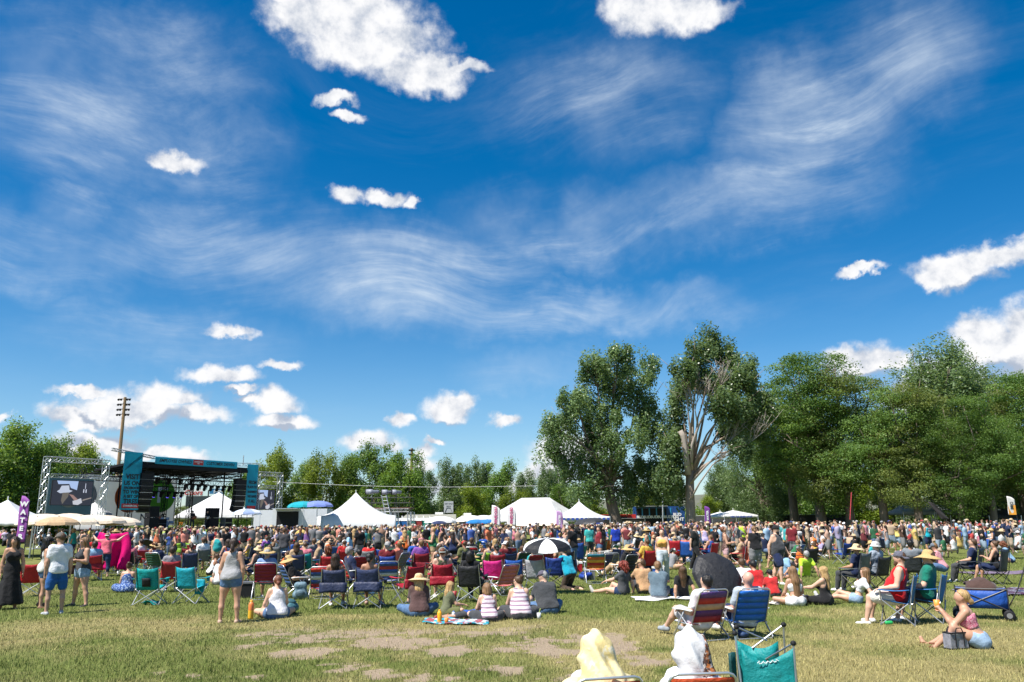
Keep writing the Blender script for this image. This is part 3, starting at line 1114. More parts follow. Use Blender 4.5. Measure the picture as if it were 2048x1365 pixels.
        for p in sk:
            s.cap(F, D, p, .06 * k)
        D = np.maximum(D, hemz - Z)
        ang = np.arctan2(Y, X)
        D = D + .010 * np.sin(9 * ang + 3 * Z) * np.clip((z0 - Z) / .5, 0, 1)
        return F.mesh(s.wob(F, D, .003))

    def trousers(s, kind, h):
        k = s.k
        pel = s.sel('pel', 'butt')
        legs = s.sel('th') + (s.sel('sh') if kind in ('jeans', 'leggings', 'capri') else [])
        F = Field([p[1:] for p in pel + legs], h, .07)
        D = F.new()
        for p in pel:
            s.cap(F, D, p, .045 * k, .008 * k)
        X, Y, Z = F.all()
        pu = (X - s.pel[0]) * s.u[0] + (Y - s.pel[1]) * s.u[1] + (Z - s.pel[2]) * s.u[2]
        D = np.maximum(D, pu - .10 * k)
        infl = {'leggings': .007, 'jeans': .016, 'capri': .014, 'shorts': .026, 'hot': .016}[kind]
        for i in (0, 1):
            for j, p in enumerate(s.sel('th%d' % i)):
                if kind == 'hot':
                    if j == 0:
                        s.cap(F, D, p, .035 * k, infl * k, 0, .55)
                elif kind == 'shorts':
                    s.cap(F, D, p, .035 * k, (infl + .008 * j) * k, 0, 1 if j == 0 else .55)
                else:
                    s.cap(F, D, p, .035 * k, infl * k)
            if kind in ('jeans', 'leggings', 'capri'):
                for j, p in enumerate(s.sel('sh%d' % i)):
                    if kind == 'capri' and j == 1:
                        s.cap(F, D, p, .03 * k, infl * k, 0, .35)
                    else:
                        s.cap(F, D, p, .03 * k, infl * k + (.012 * k if kind == 'jeans' else 0) * j)
        return F.mesh(s.wob(F, D, .003))

    def shoes(s, h, i):
        ft = s.sel('foot%d' % i)
        F = Field([p[1:] for p in ft], h, .04)
        D = F.new()
        for p in ft:
            s.cap(F, D, p, .02, .010 * s.k)
        X, Y, Z = F.all()
        if s.pel[2] > .3 and (s.kne[i] - s.ank[i])[2] > .2:
            D = np.maximum(D, Z - (s.ank[i][2] + .02))
        return F.mesh(D)

    def head_matrix(s):
        m = Matrix.Identity(4)
        for j, a in enumerate((s.hr, s.hf, s.hu)):
            for i in range(3):
                m[i][j] = a[i] * s.k
        for i in range(3):
            m[i][3] = s.hc[i]
        return m


# ---------------------------------------------------------------- hair and hats, in the frame of the head
def head_field(prims, h, k=.02, cut=None, wob=.004, post=None):
    F = Field(prims, h, .03)
    D = F.new()
    for p in prims:
        F.cap(D, p, k)
    X, Y, Z = F.all()
    if cut is not None:
        D = cut(D, X, Y, Z)
    an = np.arctan2(X, -Y - .02)
    D = D + wob * (np.sin(15 * an + 14 * Z) + .6 * np.sin(27 * an - 9 * Z + 1) + .5 * np.sin(38 * Z + 4 * an)) + (.012 * np.sin(75 * X) * np.sin(70 * Y + 1) * np.sin(80 * Z) if wob > .01 else 0)
    return F.mesh(D)


SK = [(A(0, -.020, .026), A(0, .010, .018), .106, .098, (A(1, 0, 0), 1.13))]


def hairline(D, X, Y, Z):
    return np.maximum(D, np.minimum(Y * .85 - (Z - .045) * .75, 9) - .012)


def face_open(D, X, Y, Z):
    m = np.maximum(np.abs(X) * 1.0 - .064, np.maximum(.0 - (Y - .01), Z - .062))
    return np.maximum(D, -m)


def lib_heads(h):
    L = {}
    side = lambda z1, r1, y1=-.03: [(A(q * .062, -.01, .03), A(q * .080, y1, z1), .044, r1, None) for q in (-1, 1)]
    mk = lambda pr, cut, w=.004: head_field(pr, h, .02, cut, w)
    L['short'] = mk(SK + [(A(0, -.07, -.03), A(0, -.06, -.05), .055, .045, None)], hairline, .003)
    L['buzz'] = mk([(A(0, -.020, .024), A(0, .008, .016), .099, .092, (A(1, 0, 0), 1.14))], hairline, .001)
    L['curly'] = mk([(A(0, -.025, .03), A(0, .01, .03), .118, .108, None), (A(0, -.06, -.05), A(0, -.05, -.10), .105, .095, None)], face_open, .016)
    L['long'] = mk(SK + side(-.16, .036) + [(A(0, -.055, .0), A(0, -.085, -.16), .088, .092, (A(0, 1, 0), 1.5)), (A(0, -.085, -.16), A(0, -.105, -.36), .092, .055, (A(0, 1, 0), 1.7))], face_open, .0055)
    L['very_long'] = mk(SK + side(-.20, .038) + [(A(0, -.055, .0), A(0, -.09, -.2), .09, .105, (A(0, 1, 0), 1.5)), (A(0, -.09, -.2), A(0, -.11, -.50), .105, .075, (A(0, 1, 0), 1.9))], face_open, .006)
    L['bob'] = mk(SK + side(-.09, .046) + [(A(0, -.05, .0), A(0, -.065, -.12), .092, .085, None)], face_open, .005)
    L['bun'] = mk(SK + [(A(0, -.11, .09), A(0, -.125, .10), .045, .042, None)], hairline, .004)
    L['low_bun'] = mk(SK + [(A(0, -.115, -.04), A(0, -.125, -.05), .046, .042, None)], hairline, .004)
    L['pony'] = mk(SK + [(A(0, -.10, .03), A(0, -.15, -.02), .032, .038, None), (A(0, -.15, -.02), A(0, -.145, -.27), .040, .018, None)], hairline, .004)
    br = SK + [(A(0, -.10, -.01), A(0, -.125, -.06), .036, .036, None)]
    for i in range(7):
        br.append((A(.010 * (-1) ** i, -.132, -.09 - .042 * i), A(-.006 * (-1) ** i, -.130, -.112 - .042 * i), .034 - .002 * i, .032 - .002 * i, None))
    L['braid'] = mk(br, hairline, .003)
    L['beard'] = mk([(A(0, .030, -.075), A(0, .055, -.105), .058, .046, None)], lambda D, X, Y, Z: np.maximum(D, np.maximum(Z + .045 - .3 * np.maximum(np.abs(X) - .03, 0), -Y - .01)), .003)
    out = {k: mesh_np('hair', v, f, True, [HAIR]) for k, (v, f) in L.items()}
    # hats
    n = 20

    def straw(br, crown, droop):
        m = MB()
        wv = lambda r, a: (.010 * math.sin(2 * a + 1) + .006 * math.sin(3 * a)) * max(0, (r - .10) / .1) if r > .11 else 0
        m.lathe([(.001, .055 + crown), (.045, .058 + crown), (.075, .045 + crown), (.092, .01 + crown), (.104, .052), (.112, .045), (.15, .042 - droop * .3), (br, .040 - droop), (br, .034 - droop), (.15, .035 - droop * .3), (.105, .036), (.098, .03)], n, wave=wv)
        return m.mesh('hat', STRAW, True)
    out['straw'] = straw(.205, .085, .022)
    out['wide_straw'] = straw(.245, .085, .045)
    out['sun_hat'] = straw(.175, .075, .055)

    def cap(sgn):
        m = MB()
        m.lathe([(.001, .128), (.03, .126), (.06, .114), (.085, .088), (.099, .055), (.104, .028), (.100, .026), (.094, .055)], n)
        g = []
        for i in range(5):
            rr = i / 4
            row = []
            for j in range(9):
                a = (j / 8 - .5) * 2.1
                rad = .098 + .075 * rr * math.cos(a * .75)
                row.append((math.sin(a) * .102 * (1 - .06 * rr), sgn * (math.cos(a) * .098 + (rad - .098)), .036 - .022 * rr - .018 * (a / 1.05) ** 2 * rr))
            g.append(row)
        m.sheet(g, .006)
        m.ball((0, 0, .129), .008, 6, 4)
        return m.mesh('cap', CLOTH, True)
    out['cap'] = cap(1)
    out['cap_back'] = cap(-1)
    b = MB()
    b.lathe([(.001, .125), (.05, .122), (.088, .105), (.103, .05), (.112, .035), (.150, -.005), (.148, -.010), (.105, .025)], n)
    out['bucket'] = b.mesh('hat', CLOTH, True)
    g = MB()
    for q in (-1, 1):
        g.ball((q * .034, .091, .012), (.027, .008, .021), 10, 5)
        g.tube([(q * .058, .086, .018), (q * .086, .03, .018), (q * .084, -.02, .012)], .004, 5)
    g.tube([(-.012, .099, .018), (.012, .099, .018)], .004, 5)
    out['sunglasses'] = g.mesh('sunglasses', GLASS, True)
    return out


HEADS = lib_heads(.013)

SKINS = [(.58, .34, .23), (.50, .28, .185), (.44, .24, .15), (.62, .38, .27), (.38, .19, .115), (.53, .30, .20), (.22, .11, .065)]
HAIRC = {'black': (.012, .010, .009), 'dark brown': (.035, .020, .012), 'brown': (.085, .045, .022), 'auburn': (.15, .050, .022), 'blond': (.42, .27, .115), 'grey': (.32, .31, .30), 'red': (.20, .035, .022), 'light brown': (.20, .11, .05)}
CCOL = {'white': (.74, .74, .74), 'black': (.016, .016, .018), 'grey': (.20, .20, .21), 'charcoal': (.055, .057, .062), 'navy': (.018, .028, .075), 'blue': (.025, .09, .38), 'light blue': (.25, .42, .60),
        'teal': (.02, .28, .29), 'green': (.025, .15, .06), 'olive': (.12, .125, .05), 'red': (.50, .025, .025), 'maroon': (.16, .018, .025), 'pink': (.62, .19, .25), 'magenta': (.55, .015, .20),
        'orange': (.68, .15, .03), 'yellow': (.70, .45, .07), 'tan': (.46, .32, .19), 'purple': (.20, .07, .30), 'lime': (.42, .62, .04), 'brown': (.11, .055, .035), 'coral': (.68, .20, .13), 'lavender': (.42, .36, .56)}
DEN = {'denim': (.095, .165, .29), 'light denim': (.26, .36, .48), 'dark denim': (.025, .045, .10)}
HATC = {'straw': (.52, .36, .16), 'pale straw': (.62, .48, .28)}


def colour(c):
    return CCOL.get(c) or DEN.get(c) or HATC.get(c) or HAIRC.get(c) or c


def put_part(name, me, parent, col, matl=None, M=None):
    o = link(bpy.data.objects.new(name, me), parent)
    o.color = (*col, 1)
    if matl is not None and me.materials[0] != matl:
        o.material_slots[0].link = 'OBJECT'
        o.material_slots[0].material = matl
    if M is not None:
        o.matrix_local = M
    return o


def person(px, py, pose, head, label, sex='f', H=None, build=1.0, belly=0, seed=None, shirt=('tee', 'grey'), pants=('shorts', 'denim'), hair=('long', 'brown'), hat=None, shoe='white',
           skin=None, over=None, turn=0.0, nod=0.0, face=False, glasses=False, h=.024, dress=None, z=0.0, at=None, curl=.5, hem=-.07, sleeve=None, smat=None, pmat=None, beard=None, group=None, hairscale=1.0, jitter=.04, skirt=None):
    """a person of the foreground, built one by one; head = heading in degrees, 0 looks away from the camera, 90 to the left"""
    global SEEDN
    SEEDN += 1
    seed = seed or SEEDN
    H = H or (1.66 if sex == 'f' else 1.78)
    p = at if at is not None else G(px, py)
    if p[1] > 24 and h == .024:
        h = .030
    fg = Figure(pose, sex, H, build, seed, belly, over, jitter, R(turn), R(nod))
    v, fs = fg.body(h, True, curl)
    if face:
        idx = [np.zeros(len(q), int) for q in fs]
        for (mi, mb) in fg.face():
            o = len(v)
            v = np.r_[v, np.array(mb.v)]
            q = np.array(mb.f) + o
            fs.append(q)
            idx.append(np.full(len(q), mi))
        me = mesh_np('person', v, fs, True, [SKIN, EYEW, EYED, LIPS], np.concatenate(idx))
    else:
        me = mesh_np('person', v, fs, True, [SKIN])
    o = link(bpy.data.objects.new('person', me))
    o.location = (p[0], p[1], z)
    o.rotation_euler = (0, 0, R(head))
    o.color = (*(skin or SKINS[seed % 6]), 1)
    tag(o, label, 'person', group or 'festival goers on the lawn')
    if dress:
        put_part('dress', mesh_np('dress', *fg.dress(h * 1.2, *dress[1:]), True, [CLOTH]), o, colour(dress[0]), smat)
    else:
        if shirt:
            put_part('top' if shirt[0] in ('cami', 'tube', 'crop_tank') else 'shirt', mesh_np('shirt', *fg.shirt(shirt[0], h * 1.2, hem, sleeve=sleeve), True, [CLOTH]), o, colour(shirt[1]), smat)
        if pants:
            den = pants[1] in DEN
            put_part('shorts' if pants[0] in ('shorts', 'hot') else 'trousers', mesh_np('trousers', *fg.trousers(pants[0], h * 1.2), True, [DENIM if den else CLOTH]), o, colour(pants[1]), pmat)
    if shoe:
        for i in (0, 1):
            put_part('shoe', mesh_np('shoe', *fg.shoes(h, i), True, [LEATHER]), o, colour(shoe))
    M = fg.head_matrix()
    if hair:
        put_part('hair', HEADS[hair[0]], o, HAIRC.get(hair[1], hair[1]), None, M @ Matrix.Diagonal((1, 1, hairscale, 1)))
    if beard:
        put_part('beard', HEADS['beard'], o, HAIRC[beard], None, M)
    if hat:
        put_part('cap' if 'cap' in hat[0] else 'hat', HEADS[hat[0]], o, colour(hat[1]), None, M)
    if glasses:
        put_part('sunglasses', HEADS['sunglasses'], o, (.02, .02, .02), None, M)
    return o, fg


SEEDN = 100
# ---------------------------------------------------------------- chairs; a sitter in them looks along +y
def grid(ni, nj, fn):
    return [[fn(i / (ni - 1), j / (nj - 1)) for j in range(nj)] for i in range(ni)]


def make_camp_chair(tube=STEEL, high=.88, flap=False, mesh_panel=False, wide=.56, cup=True):
    w = wide / 2
    P_ = {}
    seat = MB().sheet(grid(6, 7, lambda a, b: ((a * 2 - 1) * (w - .02), .25 - .46 * b, .445 - .075 * b - .055 * (1 - (a * 2 - 1) ** 2) * math.sin(math.pi * min(1, b * 1.1)))), .008)
    back = MB().sheet(grid(7, 7, lambda a, b: ((a * 2 - 1) * (w - .01 - .02 * b), -.20 - .15 * b - .05 * (1 - (a * 2 - 1) ** 2) * (1 - .3 * b), .36 + (high - .36) * b - .035 * (1 - (a * 2 - 1) ** 2) * b)), .009)
    P_['seat'] = [(seat.mesh('seat', NYLON, True), NYLON)]
    P_['backrest'] = [(back.mesh('backrest', NYLON, True), NYLON)]
    r = .0105
    legs, arms, posts, apost = [], [], [], []
    for sx in (-1, 1):
        for sy in (-1, 1):
            ft = (sx * (w + .03), .27 if sy > 0 else -.29, .012)
            zt = .44 if sy > 0 else .38
            m = MB()
            m.tube([ft, (-sx * (w - .01), ft[1] * .93, zt)], r, 6)
            m.tube([ft, (sx * (w - .0), -ft[1] * .80, .38 if sy > 0 else .44)], r, 6)
            m.lathe([(.0, 0), (.022, 0), (.02, .03), (.012, .035)], 8, (ft[0], ft[1], 0))
            legs.append((m.mesh('leg', tube), tube))
        a = MB()
        a.sheet(grid(4, 5, lambda u, b: (sx * (w + .045) + (u - .5) * .085, .26 - .52 * b, .625 - .02 * math.sin(math.pi * b) - .012 * abs(u - .5))), .014)
        if cup and sx > 0:
            a.lathe([(.030, -.10), (.036, -.10), (.042, .0), (.040, .0), (.034, -.09), (.0, -.09)], 10, (sx * (w + .045), .17, .618))
        arms.append((a.mesh('armrest', NYLON, True), NYLON))
        p = MB()
        p.tube([(sx * (w + .015), -.235, .30), (sx * (w - .005), -.29, .60), (sx * (w - .02), -.355, high + .01)], r, 6)
        arms_post = MB().tube([(sx * w, .245, .40), (sx * (w + .04), .235, .62)], r, 6)
        apost.append((arms_post.mesh('arm_post', tube), tube))
        posts.append((p.mesh('back_post', tube), tube))
    P_['leg'], P_['armrest'], P_['back_post'], P_['arm_post'] = legs, arms, posts, apost
    if flap:
        f = MB().sheet(grid(7, 5, lambda a, b: ((a * 2 - 1) * (w + .03), -.315 - .03 * b - .008 * math.sin(a * 9), .58 - .20 * b - .025 * abs(a * 2 - 1) * b)), .008)
        P_['storage_flap'] = [(f.mesh('storage_flap', NYLON, True), NYLON)]
    if mesh_panel:
        q = MB().sheet(grid(4, 4, lambda a, b: ((a * 2 - 1) * .10, -.275 - .06 * b - .035, .44 + .20 * b)), .006)
        P_['mesh_panel'] = [(q.mesh('mesh_panel', BLACKPL, True), BLACKPL)]
    return P_


def make_beach_chair(high=.80, low=True):
    w = .28
    sz = .24 if low else .42
    P_ = {}
    nst = 5
    P_['back_strip'], P_['seat_strip'] = [], []
    yb = lambda z: -.16 - (z - sz) * .52
    for i in range(nst):
        z0, z1 = sz + .04 + (high - sz - .07) * i / nst, sz + .04 + (high - sz - .07) * (i + .97) / nst
        m = MB().sheet(grid(5, 3, lambda a, b: ((a * 2 - 1) * (w - .005), yb(z0 + (z1 - z0) * b) - .035 * (1 - (a * 2 - 1) ** 2), z0 + (z1 - z0) * b)), .007)
        P_['back_strip'].append((m.mesh('back_strip', NYLON, True), NYLON))
    for i in range(3):
        y0, y1 = -.16 + .42 * i / 3, -.16 + .42 * (i + .97) / 3
        m = MB().sheet(grid(5, 3, lambda a, b: ((a * 2 - 1) * (w - .005), y0 + (y1 - y0) * b, sz + .02 + .05 * (y0 + .16) - .03 * (1 - (a * 2 - 1) ** 2))), .007)
        P_['seat_strip'].append((m.mesh('seat_strip', NYLON, True), NYLON))
    r = .0125
    t = MB()
    arc = [(-w, yb(sz), sz), (-w, yb(high - .08), high - .08)] + [(-w + .08 - .08 * math.cos(q), yb(high - .08 + .08 * math.sin(q)), high - .08 + .08 * math.sin(q)) for q in (.5, 1.0, 1.5)]
    t.tube(arc + [(-x, y, z) for (x, y, z) in reversed(arc)], r, 6)
    P_['back_frame'] = [(t.mesh('back_frame', ALU, True), ALU)]
    t = MB()
    t.tube([(-w - .01, -.2, sz), (-w - .01, .28, sz + .03)], r, 6).tube([(w + .01, -.2, sz), (w + .01, .28, sz + .03)], r, 6).tube([(-w, .28, sz + .03), (w, .28, sz + .03)], r, 6)
    P_['seat_frame'] = [(t.mesh('seat_frame', ALU, True), ALU)]
    P_['leg'], P_['armrest'] = [], []
    for (y0, y1, zt) in ((.30, -.02, sz + .21), (-.34, .18, sz + .21)):
        m = MB()
        x = w + .03
        m.tube([(-x, y1, zt), (-x, y0, .04), (-x + .03, y0, .013), (x - .03, y0, .013), (x, y0, .04), (x, y1, zt)], r, 6)
        P_['leg'].append((m.mesh('leg', ALU, True), ALU))
    for sx in (-1, 1):
        m = MB().sheet(grid(4, 6, lambda a, b: (sx * (w + .035) + (a - .5) * .055, .27 - .50 * b, sz + .225 + .01 * math.sin(math.pi * b))), .022)
        P_['armrest'].append((m.mesh('armrest', WHITEPL, True), WHITEPL))
    return P_


CHAIR_KINDS = {}


def chair_kind(k):
    if k not in CHAIR_KINDS:
        CHAIR_KINDS[k] = {'camp': lambda: make_camp_chair(), 'camp_black': lambda: make_camp_chair(BLACKTUBE), 'flap': lambda: make_camp_chair(flap=True), 'mesh': lambda: make_camp_chair(mesh_panel=True),
                          'high': lambda: make_camp_chair(BLACKTUBE, 1.02, wide=.60), 'beach': lambda: make_beach_chair(), 'beach_high': lambda: make_beach_chair(.92, False)}[k]()
    return CHAIR_KINDS[k]


def chair(p, head, kind, col, label, accents=None, group='folding chairs on the lawn', tilt=0.0, z=0.0, scale=1.0):
    o = empty('beach_chair' if 'beach' in kind else 'camping_chair', (p[0], p[1], z), R(head))
    o.scale = (scale,) * 3
    if len(label.split()) > 16:
        label = label.replace(' chair of the person in', ' chair, person in').replace(' next to ', ' by ')
    tag(o, label, 'chair', group)
    cols = [colour(c) for c in (accents or [col])]
    for nm, lst in chair_kind(kind).items():
        for i, (me, mt) in enumerate(lst):
            q = link(bpy.data.objects.new(nm, me), o)
            c = colour(col)
            if 'strip' in nm and accents:
                c = cols[i % len(cols)]
            elif nm in ('storage_flap',):
                c = tuple(.8 * x for x in c)
            q.color = (*c, 1)
    return o


# ---------------------------------------------------------------- umbrellas, blankets, bags, bottles
def umbrella(loc, rad, cols, label, tilt=(0, 0), rz=0.0, depth=.32, n=8, shaft=True, name='umbrella', group=None, rib=BLACKTUBE, shaft_len=None, fabric=NYLON):
    o = empty(name, loc)
    o.rotation_euler = (R(tilt[0]), R(tilt[1]), rz)
    tag(o, label, 'umbrella', group)
    for k in range(n):
        a0, a1 = 2 * math.pi * k / n, 2 * math.pi * (k + 1) / n

        def fn(u, b):
            t = a0 + (a1 - a0) * u
            sc = math.cos(math.pi / n) / math.cos((u - .5) * 2 * math.pi / n)
            sag = 1 - .09 * (1 - (2 * u - 1) ** 2) * b
            rr = rad * math.sin(b * math.pi / 2 * .96) * (sc * .6 + .4)
            return (rr * math.cos(t), rr * math.sin(t), -rad * depth * 2 * (1 - math.cos(b * math.pi / 2 * .96)) * .55 * (2 - sag))
        m = MB().sheet(grid(4, 6, fn), .004)
        q = m.build('panel', fabric, o, False, colour(cols[k % len(cols)]))
    rb = MB()
    for k in range(n):
        t = 2 * math.pi * k / n
        rb.tube([(rad * math.sin(b * 1.5) * math.cos(t), rad * math.sin(b * 1.5) * math.sin(t), -rad * depth * 1.1 * (1 - math.cos(b * 1.5)) - .008) for b in (0.05, .35, .7, 1.0)], .004, 4)
    rb.build('rib_frame', rib, o)
    L = shaft_len or rad * .95
    if shaft:
        MB().tube([(0, 0, .05), (0, 0, -L)], .009 if L < 1.5 else .022, 6).build('shaft', rib, o)
        if L < 1.5:
            MB().tube([(0, 0, -L), (0, 0, -L - .10)], .017, 8).build('handle', BLACKPL, o)
    return o


def blanket(px, py, w, d, rz, cols, label, kind='plain', seed=1, h=.02, z=.035):
    c = G(px, py)
    rr = np.random.default_rng(seed)
    ph = rr.random(6) * 6

    def fn(a, b):
        x, y = (a - .5) * w, (b - .5) * d
        x += .05 * math.sin(5 * b + ph[0])
        y += .06 * math.sin(4 * a + ph[1])
        return (x, y, z + h * math.sin(9 * a + ph[2] + 3 * b) * math.sin(7 * b + ph[3]) + .6 * h * math.sin(17 * a + 8 * b + ph[4]))
    m = MB().sheet(grid(18, 14, fn), .015)
    o = m.build('blanket', CLOTH if kind == 'plain' else patterned('blanket_' + label[:12], [colour(q) for q in cols], 'spots', 5), None, True, colour(cols[0]))
    o.location = (c.x, c.y, 0)
    o.rotation_euler = (0, 0, R(rz))
    tag(o, label, 'blanket', 'blankets spread on the grass')
    return o


def bottle(p, hgt, rad, cols, label, cap='orange', cat='bottle', straw=None):
    o = empty('bottle', (p[0], p[1], p[2] if len(p) > 2 else 0))
    tag(o, label, cat)
    zs = [0, .45 * hgt, .8 * hgt]
    MB().lathe([(0, 0), (rad * .95, 0), (rad, .02), (rad * .97, .45 * hgt)], 12).build('lower_body', PAINT, o, True, colour(cols[0]))
    MB().lathe([(rad * .97, .45 * hgt), (rad, .75 * hgt), (rad * .8, .84 * hgt), (rad * .45, .9 * hgt)], 12).build('upper_body', PAINT, o, True, colour(cols[-1]))
    MB().lathe([(rad * .5, .88 * hgt), (rad * .52, .98 * hgt), (rad * .3, hgt), (0, hgt)], 12).build('lid', PAINT, o, True, colour(cap))
    return o


def cup(p, hgt, rad, col, label, straw=None, lid=True):
    o = empty('drink_cup', p)
    tag(o, label, 'cup')
    MB().lathe([(0, .002), (rad * .72, 0), (rad, hgt), (rad * .94, hgt), (rad * .9, hgt * .92), (0, hgt * .9)], 12).build('cup_body', PAINT, o, True, colour(col))
    if straw:
        MB().tube([(0, 0, hgt * .3), (.01, 0, hgt * 1.1), (.03, .0, hgt * 1.65)], .005, 6).build('straw', PAINT, o, True, colour(straw))
    return o


def backpack(p, rz, col, label, sc=1.0, lying=False, acc='black', z=0.0):
    o = empty('backpack', (p[0], p[1], z), R(rz))
    o.scale = (sc,) * 3
    if lying:
        o.rotation_euler = (R(-75), 0, R(rz))
        o.location.z = .1 * sc
    tag(o, label, 'backpack')
    F = Field([(A(-.08, 0, .12), A(.08, 0, .12), .13, .13), (A(-.06, 0, .36), A(.06, 0, .36), .11, .11)], .03)
    D = F.new()
    F.cap(D, (A(-.08, 0, .12), A(.08, 0, .12), .12, .12, (A(0, 1, 0), 1.25)), .1)
    F.cap(D, (A(-.07, 0, .34), A(.07, 0, .34), .10, .10, (A(0, 1, 0), 1.25)), .1)
    X, Y, Z = F.all()
    D += .006 * np.sin(22 * Z + 5 * X) * np.sin(17 * X)
    me = mesh_np('pack_body', *F.mesh(D), True, [NYLON])
    put_part('pack_body', me, o, colour(col))
    MB().ball((0, -.10, .16), (.12, .05, .10), 12, 7).build('front_pocket', NYLON, o, True, tuple(.7 * q for q in colour(col)))
    for sx in (-1, 1):
        MB().tube([(sx * .06, .08, .42), (sx * .09, .15, .30), (sx * .10, .12, .10), (sx * .09, .08, .05)], .014, 6).build('strap', NYLON, o, True, colour(acc))
    MB().tube([(-.04, .0, .44), (-.03, 0, .485), (.03, 0, .485), (.04, 0, .44)], .009, 6).build('handle', NYLON, o, True, colour(acc))
    return o
# ---------------------------------------------------------------- trusses, stage, tents and vehicles behind the crowd
def truss(m, a, b, w=.3, r=.022, seg=None, n=4):
    a, b = Vector(a), Vector(b)
    d = (b - a).normalized()
    up = Vector((0, 0, 1)) if abs(d.z) < .9 else Vector((0, 1, 0))
    s = d.cross(up).normalized()
    t = s.cross(d).normalized()
    L = (b - a).length
    seg = seg or max(2, int(L / (w * 1.3)))
    cs = [(s * i + t * j) * w / 2 for (i, j) in ((-1, -1), (1, -1), (1, 1), (-1, 1))]
    for c in cs:
        m.tube([a + c, b + c], r, n, False)
    for k in range(seg):
        p, q = a + d * L * k / seg, a + d * L * (k + 1) / seg
        for e in range(4):
            c0, c1 = cs[e], cs[(e + 1) % 4]
            m.tube([p + c0, q + c1] if k % 2 else [p + c1, q + c0], r * .6, 3, False)
            m.tube([p + c0, p + c1], r * .6, 3, False)
    return m


def thin(name, col, tr=.55):
    """cloth that the sun behind it shines through"""
    m = mat(name, col, .9, var=.10, scale=1.2)
    t = NT(m.node_tree)
    b = t.n['Principled BSDF']
    q = t.add('ShaderNodeBsdfTranslucent')
    q.inputs['Color'].default_value = (*col, 1)
    x = t.add('ShaderNodeMixShader')
    x.inputs[0].default_value = tr
    t.l.new(b.outputs[0], x.inputs[1])
    t.l.new(q.outputs[0], x.inputs[2])
    t.l.new(x.outputs[0], t.n['Material Output'].inputs[0])
    return m


TEALBAN = thin('teal_mesh_banner', (.05, .50, .64), .5)
RZ = math.atan2(.84, .54)
stage = empty('stage', (-35.5, 74, 0), RZ)
tag(stage, 'black festival stage with teal banners at the left of the field', 'stage')
DW = 14.3
MB().box((7.1, 5.0, 1.42), (15.2, 10, .16)).build('deck', BLACKST, stage)
MB().box((7.1, .06, .66), (15.2, .06, 1.32)).build('skirt', BLACKST, stage)
for (x, y) in ((1.0, .5), (13.3, .5), (1.0, 8.8), (13.3, 8.8), (8.9, 4.6), (10.2, 8.8)):
    truss(MB(), (x, y, 1.5), (x, y, 7.4), .42, .035).build('tower', BLACKST, stage)
for (x, y) in ((5.0, 8.9), (11.6, 6.0), (12.4, 2.0)):
    MB().tube([(x, y, 1.5), (x, y, 7.2)], .07, 6).build('column', BLACKST, stage)
roof = MB().prism([(.6, -.35, 7.40), (.6, 6.2, 6.95), (.6, 6.2, 7.15), (.6, -.35, 7.62)], (13.2, 0, 0)).build('roof', BLACKST, stage)
MB().box((7.2, -.42, 7.22), (13.2, .10, .30)).build('fascia', BLACKST, roof)
for y, z in ((.9, 6.7), (3.4, 6.55), (6.0, 6.3)):
    truss(MB(), (.9, y, z), (13.4, y, z), .45, .035).build('roof_truss', BLACKST, stage)
for x in (1.2, 5, 9, 13.1):
    truss(MB(), (x, 0, 6.95), (x, 9, 6.6), .35, .03).build('roof_beam', BLACKST, stage)
for (z, y, x0, x1) in ((5.4, 5.2, 3.2, 10.2), (6.0, 1.8, 7.4, 13.4)):
    truss(MB(), (x0, y, z), (x1, y, z), .5, .035).build('lighting_bar', BLACKST, stage)
hb = MB().box((7.25, -.5, 7.80), (9.35, .05, .68)).build('header_banner', TEALBAN, stage)
FR = lambda x, z, y: basis((x, y, z), (1, 0, 0), (0, 0, 1), (0, -1, 0))
text('EMPLOYEE OWNED', .42, BLACKINK, hb, FR(4.75, 7.80, -.53), bold=.012, shear=.2, sx=.95)
text('CUSTOMER DRIVEN', .42, BLACKINK, hb, FR(9.85, 7.80, -.53), bold=.012, shear=.2, sx=.9)
lg = MB().box((7.25, -.535, 7.82), (1.15, .02, .50)).build('logo_panel', REDINK, stage)
text('COMMERCIAL', .15, WHITEINK, lg, FR(7.25, 7.88, -.55), bold=.005)
text('TIRE', .13, WHITEINK, lg, FR(7.25, 7.71, -.55), bold=.005)
rt_ = MB()
truss(rt_, (-1.6, -.2, 8.55), (2.7, -.3, 8.05), .22, .03)
rt_.build('roof_edge_truss', TRUSS, stage)
rt2 = MB()
truss(rt2, (11.9, -.2, 7.9), (15.2, -.2, 8.05), .3, .02)
rt2.tube([(12.9, -.2, 7.9), (12.9, -.2, 8.9)], .05, 5)
rt2.build('roof_edge_truss', TRUSS, stage)
MBL = MB().sheet(grid(6, 12, lambda a, b: (-.55 + 1.8 * a, -.55 - .10 * math.sin(a * 3), 3.2 + 5.2 * b)), .02).build('side_banner', TEALBAN, stage)
for i, (tx, sz) in enumerate((('VISIT', .62), ('US ON', .55), ('FACEBOOK', .30), ('TO WIN', .44), ('A SET OF', .36), ('TIRES', .58))):
    text(tx, sz, BLACKINK, MBL, FR(.35, 6.15 - (0, .58, 1.0, 1.36, 1.76, 2.22)[i], -.67), bold=.02, sx=.95)
MB().box((.35, -.66, 3.55), (1.6, .02, .40)).build('logo_panel', REDINK, MBL)
text('COMMERCIAL', .22, WHITEINK, MBL, FR(.35, 3.55, -.685), bold=.008)
for k in range(6):
    MB().tube([(-.5 + .1 * k, -.665, 6.7 + .12 * k), (1.22, -.665, 8.0 + .06 * k)], .012, 3).build('banner_stripe', BLACKINK, MBL)
MBR = MB().sheet(grid(5, 10, lambda a, b: (13.3 + 1.4 * a, -.45 - .08 * math.sin(a * 3), 3.3 + 4.7 * b)), .02).build('side_banner', TEALBAN, stage)
